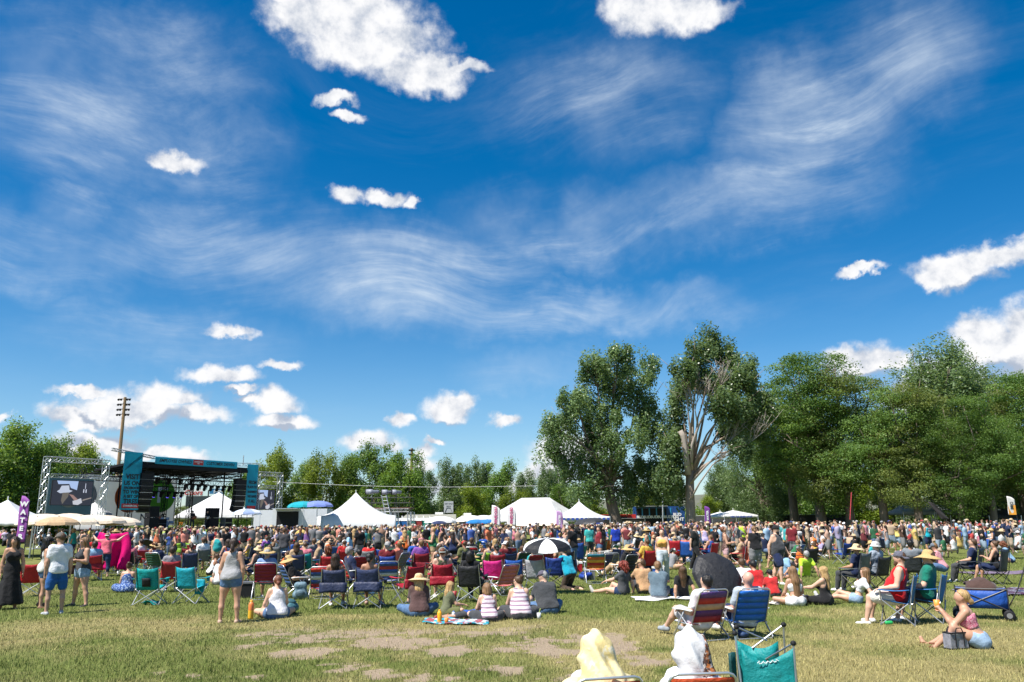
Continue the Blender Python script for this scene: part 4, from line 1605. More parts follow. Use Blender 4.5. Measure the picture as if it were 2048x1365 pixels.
for i, (tx, sz) in enumerate((('FROM', .50), ('FLATS TO', .36), ('ALIGNMENT', .28), ('WE HAVE', .34), ('IT ALL', .40))):
    text(tx, sz, BLACKINK, MBR, FR(14.0, 6.1 - .48 * i, -.57), bold=.015, sx=.76)
MB().box((14.0, -.56, 3.55), (1.1, .02, .32)).build('logo_panel', REDINK, MBR)
bd = MB().box((6.4, 9.1, 4.3), (10.7, .05, 5.0)).build('backdrop', thin('backdrop_cloth', (.85, .85, .82)), stage)
GRN = thin('logo_green', (.22, .52, .07))
disc = lambda cx, cz, r, y: MB().prism([(cx + r * math.cos(a * math.pi / 20), y, cz + r * math.sin(a * math.pi / 20)) for a in range(40)], (0, -.02, 0))
disc(9.85, 4.9, 1.75, 9.06).build('round_logo', GRN, bd)
disc(6.3, 4.7, 1.6, 9.05).build('round_logo', thin('logo_orange', (.60, .18, .04)), bd)
disc(1.3, 4.7, 1.5, 9.05).build('round_logo', thin('logo_grey', (.40, .42, .43)), bd)
MB().box((9.65, 9.02, 5.0), (.35, .02, 1.7)).box((10.25, 9.02, 5.68), (.85, .02, .35)).build('logo_letter', WHITEINK, bd)
text('NATIVE', .9, BLACKINK, bd, FR(9.2, 2.65, 9.03), bold=.02)
wing = MB().box((-1.5, 6.0, 4.1), (4.2, .05, 4.2)).build('wing_backdrop', thin('wing_cloth', (.20, .30, .35)), stage)
disc(-1.6, 4.6, 1.1, 5.95).build('round_logo', thin('logo_cream', (.55, .53, .49)), wing)


def line_array(x, z1, z0, n, label):
    o = empty('line_array_speaker', stage.matrix_basis @ Vector((x, -.6, 0)), RZ)
    tag(o, label, 'speaker', 'hanging speaker arrays of the stage')
    y, z, h = 0, z1, (z1 - z0) / n
    for k in range(n):
        t = (k / n) ** 2.2 * .55
        M = Matrix.Rotation(t, 3, 'X')
        b = MB().box((0, y, z - h / 2), (1.25, .55, h * .93), M=M)
        b.build('speaker_cabinet', BLACKPL, o)
        MB().box((0, y - .10, z - h + .015), (1.28, .34, .03), M=M).build('rigging_bar', TRUSS if k % 2 else BLACKST, o)
        y += math.sin(t) * h
        z -= math.cos(t) * h
    MB().box((0, 0, z1 + .08), (.9, .8, .10)).build('hanging_frame', BLACKST, o)
    MB().tube([(0, 0, z1 + .1), (0, 0, 7.6)], .03, 5).build('chain', BLACKST, o)


line_array(1.75, 6.55, 3.0, 12, 'left black line array speaker hanging beside the lettered banner')
line_array(12.35, 6.35, 3.1, 12, 'right black line array speaker curving above the white tent')
PURPLE = mat('purple_lamp', (.05, .02, .3), .3, emit=(.16, .10, 1.0), estr=1.8)


def stage_light(x, y, z, lit, label):
    o = empty('stage_light', stage.matrix_basis @ Vector((x, y, z)), RZ)
    tag(o, label, 'stage light', 'moving head lights hanging over the stage')
    MB().box((0, 0, -.10), (.36, .26, .18)).build('base', BLACKST, o)
    MB().tube([(-.19, 0, -.15), (-.19, 0, -.42)], .035, 4).tube([(.19, 0, -.15), (.19, 0, -.42)], .035, 4).tube([(-.19, 0, -.19), (.19, 0, -.19)], .035, 4).build('yoke', BLACKST, o)
    M = Matrix.Rotation(.35, 3, 'X')
    MB().lathe([(0, -.58), (.10, -.58), (.155, -.50), (.165, -.28), (.10, -.20), (0, -.19)], 10, M=M).build('lamp_head', BLACKPL, o)
    if lit:
        MB().lathe([(0, -.605), (.11, -.595), (.12, -.57)], 10, M=M).build('lens', PURPLE, o)


k = 0
for j in range(9):
    stage_light(3.5 + .78 * j, 5.2, 5.15, j % 2 == 0 or j == 7, 'moving head light on the low rear bar, %s' % ('far left', 'second from left', 'third from left', 'fourth from left', 'dead centre', 'fourth from right', 'third from right', 'second from right', 'far right')[j])
for j in range(8):
    stage_light(7.7 + .76 * j, 1.8, 5.75, False, 'moving head light, %s on the high front bar' % ('first from the left', 'second from the left', 'third from the left', 'fourth from the left', 'fourth from the right', 'third from the right', 'second from the right', 'first from the right')[j])
for j in range(7):
    stage_light(3.0 + 1.3 * j, 3.4, 6.35, False, 'moving head light under the roof truss, %s' % ('leftmost', 'second from left', 'third from left', 'in the middle', 'third from right', 'second from right', 'rightmost')[j])
for (x, y, w, h, lab) in ((3.6, .8, 1.0, 2.1, 'tall black side fill speaker stack at stage left'), (10.6, 1.2, 1.1, 2.0, 'tall black speaker stack at stage right'), (12.2, 1.0, .9, 1.0, 'grey guitar cabinet at the right of the stage'), (5.6, 2.6, 1.1, .9, 'low black amplifier beside the drum kit')):
    o = empty('speaker_stack', stage.matrix_basis @ Vector((x, y, 1.5)), RZ)
    tag(o, lab, 'speaker')
    for q in (0, 1):
        c = MB().box((0, 0, h * (.25 + .5 * q)), (w, .8, h * .48)).build('cabinet', BLACKPL if x < 12 else mat('amp_grey', (.16, .16, .16), .7), o)
        MB().box((0, -.41, h * (.25 + .5 * q)), (w * .85, .03, h * .38)).build('grille', BLACKST, c)
dk = empty('drum_kit', stage.matrix_basis @ Vector((6.6, 3.2, 1.5)), RZ)
tag(dk, 'drum kit with a pale bass drum at the middle of the stage', 'drum kit')
MB().lathe([(0, -.25), (.36, -.25), (.38, -.2), (.38, .2), (.36, .25), (0, .25)], 16, (0, 0, .42), Matrix.Rotation(R(90), 3, 'X')).build('bass_drum', mat('drum_shell', (.30, .38, .50), .3), dk, True)
for (x, z, r) in ((-.3, .95, .17), (.3, .95, .18), (.75, .6, .24), (-.8, .65, .2)):
    MB().lathe([(0, -.15), (r, -.15), (r, .12), (0, .12)], 12, (x, 0, z)).build('tom', MATS['drum_shell'], dk, True)
for (x, z) in ((-1.0, 1.35), (1.0, 1.4), (-.6, 1.5)):
    MB().lathe([(0, .03), (.05, .02), (.26, 0), (0, 0)], 12, (x, 0, z)).tube([(x, 0, 0), (x, 0, z)], .015, 4).build('cymbal', mat('brass', (.55, .38, .10), .3, metal=.8), dk)
ORL = mat('orange_sign', (.6, .2, .02), .5, emit=(1, .35, .05), estr=.35)
sgn = empty('glowing_letters', stage.matrix_basis @ Vector((7.9, 2.6, 1.5)), RZ)
sgn.scale = (.6, .6, .6)
tag(sgn, 'orange glowing letters standing on the stage floor', 'sign')
for x in (0, .40):
    MB().box((x, 0, .95), (.30, .08, .07)).box((x + .04, 0, .72), (.06, .08, .42), M=Matrix.Rotation(.45, 3, 'Y')).build('letter', ORL, sgn)


# ---- truss frames with video screens
def screen_frame(x0, x1, ztop, sx0, sx1, sz0, sz1, label, slabel):
    o = empty('truss_frame', stage.matrix_basis @ Vector((x0, -.2, 0)), RZ)
    tag(o, label, 'truss', 'truss frames holding video screens')
    W_ = x1 - x0
    for x in (0, W_):
        truss(MB(), (x, 0, 0), (x, 0, ztop), .42, .032).build('truss_leg', TRUSS, o)
        MB().box((x, 0, .03), (1.1, 1.1, .06)).build('base_plate', TRUSS, o)
    truss(MB(), (-.2, 0, ztop), (W_ + .2, 0, ztop), .40, .032).build('top_beam', TRUSS, o)
    truss(MB(), (.6, .1, ztop - 1.35), (W_ - .4, .1, ztop - 1.35), .30, .028).build('cross_beam', TRUSS, o)
    s = empty('video_screen', stage.matrix_basis @ Vector((sx0, -.05, sz0)), RZ)
    tag(s, slabel, 'screen', 'video screens beside the stage')
    w, h = sx1 - sx0, sz1 - sz0
    MB().box((w / 2, .08, h / 2), (w, .14, h)).build('housing', BLACKPL, s)
    E = lambda nm, c, st=.55: mat(nm, tuple(.15 * q for q in c), .5, emit=c, estr=st)
    MB().box((w / 2, 0, h / 2), (w * .98, .01, h * .97)).build('picture', E('screen_dark', (.030, .032, .048), .6), s)
    pic = s.children[-1]
    q = lambda pts, nm, c, y: MB().prism([(x * w, -y, z * h) for (x, z) in pts], (0, -.004, 0)).build('image_shape', E(nm, c), pic)
    q([(.10, .98), (.62, .98), (.60, .62), (.45, .70), (.40, .86), (.14, .84)], 'screen_sky', (.42, .55, .85), .010)
    q([(.12, .55), (.20, .48), (.40, .50), (.50, .58), (.42, .62), (.40, .80), (.22, .78), (.18, .62)], 'screen_hat', (.55, .60, .74), .016)
    q([(.26, .50), (.42, .52), (.40, .34), (.34, .20), (.28, .05), (.24, .2)], 'screen_beard', (.16, .14, .12), .020)
    q([(.42, .45), (.52, .42), (.74, .12), (.68, .04), (.56, .2)], 'screen_arm', (.36, .22, .20), .024)
    q([(.52, .18), (.62, .22), (.72, .30), (.76, .12), (.66, .02), (.54, .04)], 'screen_guitar', (.60, .60, .66), .028)
    q([(.76, .18), (.98, .30), (.98, .34), (.76, .24)], 'screen_neck', (.30, .26, .24), .028)
    for xx in (.76, .82):
        q([(xx, .52), (xx + .025, .52), (xx + .025, .66), (xx, .66)], 'screen_light', (.62, .65, .78), .012)
    q([(.80, .68), (.815, .68), (.815, .9), (.80, .9)], 'screen_light', (.62, .65, .78), .012)


screen_frame(-7.2, -2.0, 7.35, -6.45, -2.9, 3.55, 5.65, 'silver truss frame left of the stage', 'left video screen showing a hatted guitarist')
screen_frame(14.9, 18.0, 7.1, 14.95, 17.5, 3.35, 5.45, 'silver truss frame right of the stage', 'right video screen showing a hatted guitarist')


# ---- tents
def peak_tent(c, a, eave, peak, label, rz=0, wall=(), flags=None, dark=None, aspect=1.0, name='peak_tent', m_=None, power=1.9, group=None, scallop=True):
    o = empty(name, c, rz)
    tag(o, label, 'tent', group or 'white tents behind the crowd')
    m_ = m_ or WHITETENT
    n = 7
    roof_p = lambda x, y: peak if False else eave + (peak - eave) * (1 - max(abs(x), abs(y))) ** power
    for k in range(4):
        def fn(u, b):
            s = (u * 2 - 1) * b
            x, y = {0: (s, -b), 1: (b, s), 2: (-s, b), 3: (-b, -s)}[k]
            return (x * a * aspect, y * a, eave + (peak - eave) * (1 - b) ** power)
        MB().sheet(grid(9, 10, fn), .012).build('roof_panel', m_, o, True)
    MB().tube([(0, 0, peak - .05), (0, 0, peak + .22)], .035, 6).build('finial', m_, o)
    for sx in (-1, 1):
        for sy in (-1, 1):
            MB().tube([(sx * a * aspect * .985, sy * a * .985, 0), (sx * a * aspect * .985, sy * a * .985, eave)], .05, 6).build('pole', ALU, o)
    for k, (p, q) in enumerate((((-1, -1), (1, -1)), ((1, -1), (1, 1)), ((1, 1), (-1, 1)), ((-1, 1), (-1, -1)))):
        P0, P1 = Vector((p[0] * a * aspect, p[1] * a, 0)), Vector((q[0] * a * aspect, q[1] * a, 0))
        hgt = (eave - .02) if k in wall else .32
        MB().sheet(grid(41, 3, lambda u, b: tuple(P0 + (P1 - P0) * u + Vector((0, 0, eave - .01 - b * (hgt - (.09 * abs(math.sin(u * 30)) if scallop and k not in wall else 0)))))), .01).build('wall' if k in wall else 'valance', m_, o, True)
        if flags and k == 0:
            for j in range(flags):
                t = (j + .5) / flags
                pp = P0 + (P1 - P0) * t
                MB().box((pp.x, pp.y - .02, eave - .20), (.22, .01, .18)).build('blue_square', BLUEINK, o)
    return o


pt = P(712, 985, 74)
peak_tent((pt.x, 74, 0), 3.15, 2.50, pt.z, 'white peaked tent with concave roof beside the spotlight platform', R(18), wall=(0, 3))
pt = P(16, 1000, 52)
peak_tent((pt.x, 52, 0), 2.9, 2.15, pt.z, 'white peaked tent at the left edge behind the purple flag', R(8))
pt = P(1158, 1003, 74)
peak_tent((pt.x, 74, 0), 2.35, 2.25, pt.z, 'white peaked tent with blue squares on its valance', R(5), flags=12)
pt = P(1466, 1021, 92)
peak_tent((pt.x, 92, 0), 2.0, 2.35, pt.z, 'white canopy with blue lettering on its edge near the fence', R(10), power=1.0, name='canopy_tent')
c_ = bpy.data.objects['canopy_tent']
text('RIDE THE GREEN LIGHT', .24, BLUEINK, c_, basis((0, -2.03, 2.18), (1, 0, 0), (0, 0, 1), (0, -1, 0)), bold=.01)
pt = P(1440, 1022, 97)
peak_tent((pt.x, 97, 0), 1.8, 2.3, pt.z - .1, 'white canopy half hidden behind the lettered canopy', R(-14), power=1.0, name='canopy_tent')
pt = P(438, 985, 98)
peak_tent((pt.x, 98, 0), 4.6, 2.75, pt.z, 'big white tent with straight roof seen through the stage', R(20), power=1.0, name='frame_tent')
pt = P(190, 1005, 80)
peak_tent((pt.x, 80, 0), 1.35, 3.0, pt.z, 'small white canopy under the left video screen', R(15), power=1.0, wall=(0,), name='canopy_tent')


def gable_tent(px0, px1, pyr, pye, Y, depth, label, m_=WHITETENT, rz=0.0, hip=.3, walls=False):
    """long tent: ridge across, hipped ends"""
    a, b = P(px0, pye, Y), P(px1, pye, Y)
    ridge = P((px0 + px1) / 2, pyr, Y).z
    eave = (a.z + b.z) / 2
    W_ = (b.x - a.x) / 2
    o = empty('frame_tent', ((a.x + b.x) / 2, Y, 0), rz)
    tag(o, label, 'tent', 'white tents behind the crowd')
    D_ = depth / 2
    rx = W_ * (1 - hip)
    qs = [[(-W_, -D_, eave), (W_, -D_, eave), (rx, 0, ridge), (-rx, 0, ridge)], [(W_, D_, eave), (-W_, D_, eave), (-rx, 0, ridge), (rx, 0, ridge)], [(W_, -D_, eave), (W_, D_, eave), (rx, 0, ridge), (rx, 0, ridge)], [(-W_, D_, eave), (-W_, -D_, eave), (-rx, 0, ridge), (-rx, 0, ridge)]]
    for q in qs:
        q = [Vector(v) for v in q]
        MB().sheet(grid(9, 6, lambda u, w: tuple((q[0] * (1 - u) + q[1] * u) * (1 - w * .999) + (q[3] * (1 - u) + q[2] * u) * w * .999 - Vector((0, 0, .10 * math.sin(math.pi * w))))), .015).build('roof_panel', m_, o, True)
    for (x0, y0, x1, y1) in ((-W_, -D_, W_, -D_), (W_, -D_, W_, D_), (-W_, D_, W_, D_), (-W_, -D_, -W_, D_)):
        MB().sheet(grid(41, 3, lambda u, w: (x0 + (x1 - x0) * u, y0 + (y1 - y0) * u, eave - .01 - w * (.34 - .07 * abs(math.sin(u * 34))))), .012).build('valance', m_, o, True)
    for i in range(6):
        x = -W_ + 2 * W_ * i / 5
        for y in (-D_, D_):
            MB().tube([(x * .99, y * .99, 0), (x * .99, y * .99, eave)], .05, 6).build('pole', ALU, o)
    return o


gable_tent(992, 1150, 996, 1039, 84, 9.0, 'large white hipped tent in the middle behind the flags', rz=R(-24), hip=.62)
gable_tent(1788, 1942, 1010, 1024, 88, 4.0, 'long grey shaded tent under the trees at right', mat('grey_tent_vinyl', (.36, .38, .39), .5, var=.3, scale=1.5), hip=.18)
BLKTENT = mat('black_tent_nylon', (.02, .02, .022), .6, var=.2)
pt = P(1985, 1009, 84)
bt = peak_tent((pt.x, 84, 0), 1.7, 2.05, pt.z, 'black pop-up canopy under the trees at right', R(4), power=1.0, name='canopy_tent', m_=BLKTENT, scallop=False)
disc2 = MB().prism([(.25 * math.cos(a * .314), -1.0, 2.45 + .22 * math.sin(a * .314)) for a in range(20)], (0, -.02, 0)).build('round_logo', WHITEINK, bt)
disc2.location = (0, .12, .0)


# ---- parasols
def parasol(px, py, Y, rad, cols, label, group='parasols of the seating area', depth=.36, fabric=None, tilt=(0, 0)):
    p = P(px, py, Y)
    rad *= .80 if Y < 60 else 1
    return umbrella((p.x, Y, p.z), rad, cols, label, tilt, px * .1, depth, 8, True, 'parasol', group, BLACKTUBE if Y < 70 else ALU, p.z - .02, fabric or CLOTH)


BEI = [(.66, .55, .42)]
for (px, py, Y, r, c, lab) in [(118, 1034, 42, 1.35, [(.50, .34, .20)], 'tan parasol nearest the purple water flag'), (92, 1028, 50, 1.6, BEI, 'cream parasol behind the tan parasol'), (162, 1033, 46, 1.5, BEI, 'cream parasol just right of the tan parasol'), (185, 1030, 50, 1.7, BEI, 'cream parasol in the middle of the seating area'),
                               (212, 1031, 47, 1.5, BEI, 'cream parasol right of the middle of the seating area'), (240, 1034, 49, 1.6, BEI, 'cream parasol nearest the stage'), (140, 1027, 56, 1.7, BEI, 'cream parasol at the back of the seating area'), (75, 1034, 47, 1.4, BEI, 'cream parasol just behind the purple water flag')]:
    parasol(px, py, Y, r, c, lab)
for (px, py, Y, r, c, lab) in [(607, 1003, 70, 1.35, [(.01, .30, .36)], 'teal parasol on the roof deck right of the stage'), (636, 1002, 70, 1.35, [(.16, .22, .52)], 'blue parasol on the roof deck right of the stage'), (495, 1018, 66, 1.2, [(.62, .66, .72), (.25, .32, .50)], 'blue and white parasol at the corner of the stage'),
                               (940, 1031, 78, 1.5, [(.75, .73, .70)], 'white parasol between the motorhomes and the flags'), (968, 1031, 82, 1.4, [(.75, .73, .70)], 'white parasol left of the first feather flag'), (952, 1039, 72, .9, [(.02, .16, .40)], 'small blue parasol, left one of the pair before the motorhomes'),
                               (975, 1039, 72, .9, [(.02, .16, .40)], 'small blue parasol, right one of the pair before the motorhomes'), (881, 1033, 76, 1.5, [(.75, .74, .72)], 'white parasol in front of the motorhome'), (1060, 1036, 66, 1.6, [(.72, .65, .55)], 'cream parasol before the big white tent'), (1100, 1036, 64, 1.5, [(.72, .65, .55)], 'cream parasol between the big tent and the peaked tent'),
                               (878, 1042, 62, .62, [(.03, .04, .10)], 'navy umbrella above the heads of the crowd'), (1185, 1040, 60, .8, [(.55, .55, .58), (.03, .05, .2)], 'grey and navy umbrella before the peaked tent')]:
    parasol(px, py, Y, r, c, lab, 'parasols above the crowd')


# ---- feather flags
def feather(px, pyt, pyb, Y, w, col, label, words=None, ink=None, lean=.0, wsize=.3, down=False, name='feather_flag', accent=None):
    t, b = P(px, pyt, Y), P(px, pyb, Y)
    H, z0 = t.z, max(.25, b.z)
    o = empty(name, (t.x, Y, 0), R(-6))
    tag(o, label, 'flag', 'feather flags above the crowd')
    MB().tube([(w / 2, 0, 0), (w / 2 + .02, 0, H * .75), (w / 2 - .06, 0, H * .92), (w / 2 - .28 * w, 0, H), (-w * .35, 0, H + .02)], [.02, .018, .014, .010, .008], 6).build('pole', BLACKTUBE, o)
    m = mat('flag_%s' % '_'.join('%.2f' % q for q in col), col, .75, var=.12, scale=3)

    def fn(a, v):
        top = H - (.10 + .5 * w * a ** 2.2)
        return (-w / 2 + w * a - w * .10 * (1 - a) * (1 - v) + lean * (1 - v), .03 * math.sin(a * 5 + v * 7), z0 + (top - z0) * v)
    bn = MB().sheet(grid(8, 12, fn), .008).build('banner', m, o, True)
    if accent:
        MB().sheet(grid(6, 4, lambda a, v: (-w * .52 + w * a, -.02 + .03 * math.sin(a * 5), z0 + (H - z0) * .48 * v)), .008).build('lower_field', mat('flag_accent_%.2f' % accent[0], accent, .75), bn)
    if words and not down:
        for i, ch in enumerate(words):
            text(ch, wsize, ink, bn, basis((-.02 * w, -.045, H - .85 * wsize - .55 * w - i * wsize * 1.22), (1, 0, 0), (0, 0, 1), (0, -1, 0)), bold=.012, sx=1.25)
    elif words:
        text(words, wsize, ink, bn, basis((0, -.045, z0 + (H - z0) * .46), (0, 0, 1), (-1, 0, 0), (0, -1, 0)), bold=.008)
    return o


PURP = (.24, .055, .30)
feather(53, 987, 1085, 34, .40, PURP, 'tall purple water feather flag at left', 'WATER', WHITEINK, wsize=.27)
feather(992, 1008, 1052, 62, .62, (.72, .70, .72), 'white feather flag with magenta lettering, left one of the pair', 'VENDORS', mat('magenta_ink', (.5, .03, .16), .7), wsize=.30, down=True)
feather(1023, 1010, 1052, 62, .62, (.72, .70, .72), 'white feather flag with magenta lettering, right one of the pair', 'VENDORS', MATS['magenta_ink'], wsize=.30, down=True)
feather(1119, 1019, 1058, 60, .45, (.42, .24, .46), 'lilac feather flag before the peaked tent', 'WATER', WHITEINK, wsize=.2, down=True)
feather(1414, 1010, 1050, 64, .40, (.16, .035, .24), 'dark purple feather flag right of the bare trunk', 'WATER', WHITEINK, wsize=.22, down=True)
feather(2020, 990, 1030, 60, .50, (.62, .60, .58), 'white and orange feather flag at the right edge', 'BBQ', BLACKINK, wsize=.28, down=True, accent=(.70, .30, .03))
fl = feather(1862, 1001, 1040, 60, .5, (.03, .025, .025), 'dark feather flag leaning in front of the grey tent', lean=.9)
po = MB().tube([P(1700, 1040, 66), P(1703, 985, 66)], .04, 6).build('marker_pole', mat('red_pole', (.45, .04, .05), .6))
tag(po, 'tall red marker pole in the right crowd', 'pole')

# ---- light poles and cable
lp = empty('light_pole', (P(226, 1043, 112).x, 112, 0))
tag(lp, 'tall wooden floodlight pole with four rows of lamps', 'light pole')
WOODP = mat('pole_wood', (.30, .19, .10), .85, var=.25, scale=3, stretch=(1, 1, .1))
Hp = P(243, 795, 112).z
MB().tube([(0, 0, 0), (0, 0, Hp)], [.32, .20], 8).build('pole', WOODP, lp)
for j in range(4):
    z = Hp - .25 - .72 * j
    ar = MB().tube([(-.85, 0, z), (.85, 0, z)], .06, 5).build('crossarm', BLACKST, lp)
    for x in (-.78, -.42, .42, .78):
        MB().lathe([(.08, .0), (.17, -.20), (.16, -.24), (0, -.22)], 8, (x, -.15, z), Matrix.Rotation(-.7, 3, 'X')).build('floodlight', BLACKPL, ar)
l2 = empty('light_pole', (P(821, 1043, 118).x, 118, 0))
tag(l2, 'wooden floodlight pole half hidden in the trees', 'light pole')
H2 = P(821, 897, 118).z
MB().tube([(0, 0, 0), (0, 0, H2)], [.28, .18], 8).build('pole', WOODP, l2)
for j in range(2):
    MB().box((0, -.1, H2 - .3 - .6 * j), (.9, .25, .22)).build('floodlight', BLACKPL, l2)
for (px, top, Y, lab) in ((1325, 985, 104, 'thin grey lamp post behind the blue trailer'), (1558, 985, 100, 'slim wooden post left of the grove'), (1156, 978, 92, 'slim wooden pole above the peaked tent')):
    q = MB().tube([(P(px, 1043, Y).x, Y, 0), P(px, top, Y)], .09, 6).build('utility_pole', WOODP if Y != 104 else ALU)
    tag(q, lab, 'pole')
a, b = P(545, 964, 95), P(1075, 972, 95)
cb = MB().tube([a + (b - a) * (i / 12) - Vector((0, 0, .35 * math.sin(math.pi * i / 12))) for i in range(13)], .022, 4).build('cable', mat('pale_cable', (.5, .5, .5), .6))
tag(cb, 'thin pale cable strung across the trees', 'cable')

# ---- spotlight platform
sp = empty('spotlight_platform', (P(775, 1043, 78).x, 78, 0), R(-4))
tag(sp, 'scaffold platform with railing and ladder holding followspots', 'platform')
hwid = (P(823, 1030, 78).x - P(729, 1030, 78).x) / 2
zd = P(775, 1017, 78).z
for x in (-hwid, -hwid * .32, hwid * .32, hwid):
    for y in (-.9, .9):
        truss(MB(), (x, y, 0), (x, y, zd - .35), .28, .022).build('truss_leg', TRUSS, sp)
for y in (-.9, .9):
    truss(MB(), (-hwid, y, zd - .22), (hwid, y, zd - .22), .28, .022).build('beam', TRUSS, sp)
MB().box((0, 0, zd), (2 * hwid + .3, 2.1, .12)).build('deck', mat('brown_ply', (.10, .05, .035), .8, var=.3), sp)
for y in (-1.0, 1.0):
    rl = MB()
    for z in (.5, 1.0):
        rl.tube([(-hwid, y, zd + z), (hwid, y, zd + z)], .02, 4)
    for i in range(6):
        rl.tube([(-hwid + 2 * hwid * i / 5, y, zd), (-hwid + 2 * hwid * i / 5, y, zd + 1)], .02, 4)
    rl.build('railing', BLACKTUBE, sp)
MB().tube([(-hwid * .9, -.9, .1), (-hwid * .4, -.9, zd - .4)], .025, 4).build('brace', TRUSS, sp)
MB().tube([(-hwid * .4, -.9, .1), (-hwid * .9, -.9, zd - .4)], .025, 4).build('brace', TRUSS, sp)
MB().tube([(hwid * .9, -.9, .1), (hwid * .4, -.9, zd - .4)], .025, 4).build('brace', TRUSS, sp)
ld = empty('ladder', (P(775, 1043, 78).x, 76.6, 0))
tag(ld, 'aluminium ladder leaning on the spotlight platform', 'ladder')
for x in (0, .45):
    MB().tube([(x + .7, -.4, 0), (x - .45, .25, zd + 1.2)], .04, 4).build('rail', ALU, ld)
for k in range(13):
    t = (k + .5) / 13
    MB().tube([(.7 - 1.15 * t, -.4 + .65 * t, (zd + 1.2) * t), (1.15 - 1.15 * t, -.4 + .65 * t, (zd + 1.2) * t)], .022, 4).build('rung', ALU, ld)
for i, (px, py, L, lab) in enumerate(((745, 984, 1.3, 'left grey followspot on the platform'), (775, 985, 1.15, 'middle grey followspot on the platform'), (793, 985, .95, 'right grey followspot on the platform'))):
    q = P(px, py, 78)
    o = empty('followspot', (q.x, 78, zd), R(12 * i - 10))
    tag(o, lab, 'spotlight', 'followspots on the platform')
    hz = q.z - zd
    Mx = Matrix.Rotation(R(90), 3, 'Y')
    MB().lathe([(0, -L / 2), (.24, -L / 2), (.25, -L * .1), (.22, 0), (.16, .02), (.15, L / 2), (0, L / 2)], 12, (0, 0, hz), Mx).build('lamp_body', mat('spot_grey', (.25, .26, .30), .5), o, True)
    MB().lathe([(0, -.02), (.26, -.02), (.26, .05), (0, .05)], 12, (-L / 2, 0, hz), Mx).build('lens_ring', BLACKPL, o)
    MB().tube([(0, 0, 0), (0, 0, hz)], .035, 5).tube([(-.3, .2, 0), (0, 0, .6), (.3, .2, 0)], .025, 4).build('stand', BLACKTUBE, o)


# ---- vehicles and cabins
def portable_toilet(px, Y, col, label):
    p = P(px, 1043, Y)
    o = empty('portable_toilet', (p.x, Y, 0), R(-12))
    tag(o, label, 'toilet', 'row of portable toilets')
    c = mat('toilet_%.2f_%.2f' % (col[0], col[1]), col, .5, var=.08)
    MB().box((0, 0, 1.05), (1.12, 1.15, 2.0)).build('cabin', c, o)
    MB().prism([(.50 * math.cos(a) + 0, -.60, 1.75 + .42 * math.sin(a)) for a in np.linspace(0, math.pi, 12)] + [(-.50, -.60, .15), (.50, -.60, .15)], (0, .04, 0)).build('door', mat('toilet_door_%.2f_%.2f' % (col[0], col[1]), tuple(q * .8 for q in col), .45, var=.06), o)
    MB().prism([(-.62, -.64, 2.05), (.62, -.64, 2.05), (.56, -.6, 2.22), (.3, -.6, 2.36), (-.3, -.6, 2.36), (-.56, -.6, 2.22)], (0, 1.28, 0)).build('roof', WHITEPL, o)
    MB().tube([(.45, .4, 2.2), (.45, .4, 2.6)], .05, 6).build('vent_pipe', WHITEPL, o)


for (px, c, lab) in ((794, (.02, .20, .45), 'light blue portable toilet nearest the ladder'), (810, (.01, .11, .36), 'dark blue portable toilet second in the row'), (824, (.02, .22, .18), 'green portable toilet right after the dark blue one'), (837, (.28, .03, .03), 'red portable toilet between two green ones'), (850, (.02, .25, .20), 'green portable toilet at the right end of the row')):
    portable_toilet(px, 92, c, lab)


def motorhome(px0, px1, pyt, Y, label, rz=0.0):
    a, b = P(px0, pyt, Y), P(px1, pyt, Y)
    L, H = b.x - a.x, a.z
    o = empty('motorhome', ((a.x + b.x) / 2, Y, 0), rz)
    tag(o, label, 'motorhome', 'parked motorhomes')
    CR = mat('rv_cream', (.66, .62, .54), .4, var=.05)
    MB().prism([(-L / 2, -1.2, .5), (L / 2, -1.2, .5), (L / 2, -1.2, H), (-L / 2 + .9, -1.2, H), (-L / 2 + .25, -1.2, H - .5), (-L / 2, -1.2, H - 1.5)], (0, 2.4, 0)).build('body', CR, o)
    for i, x in enumerate(np.linspace(-L / 2 + 2.0, L / 2 - 1.0, max(2, int(L / 2.2)))):
        w = MB().box((x, -1.21, H - 1.05), (1.0, .03, .55)).build('window', GLASS, o)
        MB().box((x, -1.2, H - 1.05), (1.08, .02, .63)).build('frame', BLACKPL, w)
    MB().prism([(-L / 2 + .03, -1.1, H - 1.4), (-L / 2 + .28, -1.1, H - .52), (-L / 2 + .26, -1.1, H - .50), (-L / 2 + .01, -1.1, H - 1.38)], (0, 2.2, 0)).build('windscreen', GLASS, o)
    MB().box((0, -1.215, 1.15), (L * .95, .02, .16)).build('stripe', mat('rv_stripe', (.35, .16, .06), .5), o)
    MB().box((L * .2, 0, H + .14), (1.0, .8, .26)).build('roof_unit', WHITEPL, o)
    for x in (-L * .3, L * .28):
        for y in (-1.05, 1.05):
            MB().lathe([(0, -.12), (.40, -.12), (.42, 0), (.40, .12), (0, .12)], 14, (x, y, .42), Matrix.Rotation(R(90), 3, 'X')).build('wheel', BLACKPL, o)


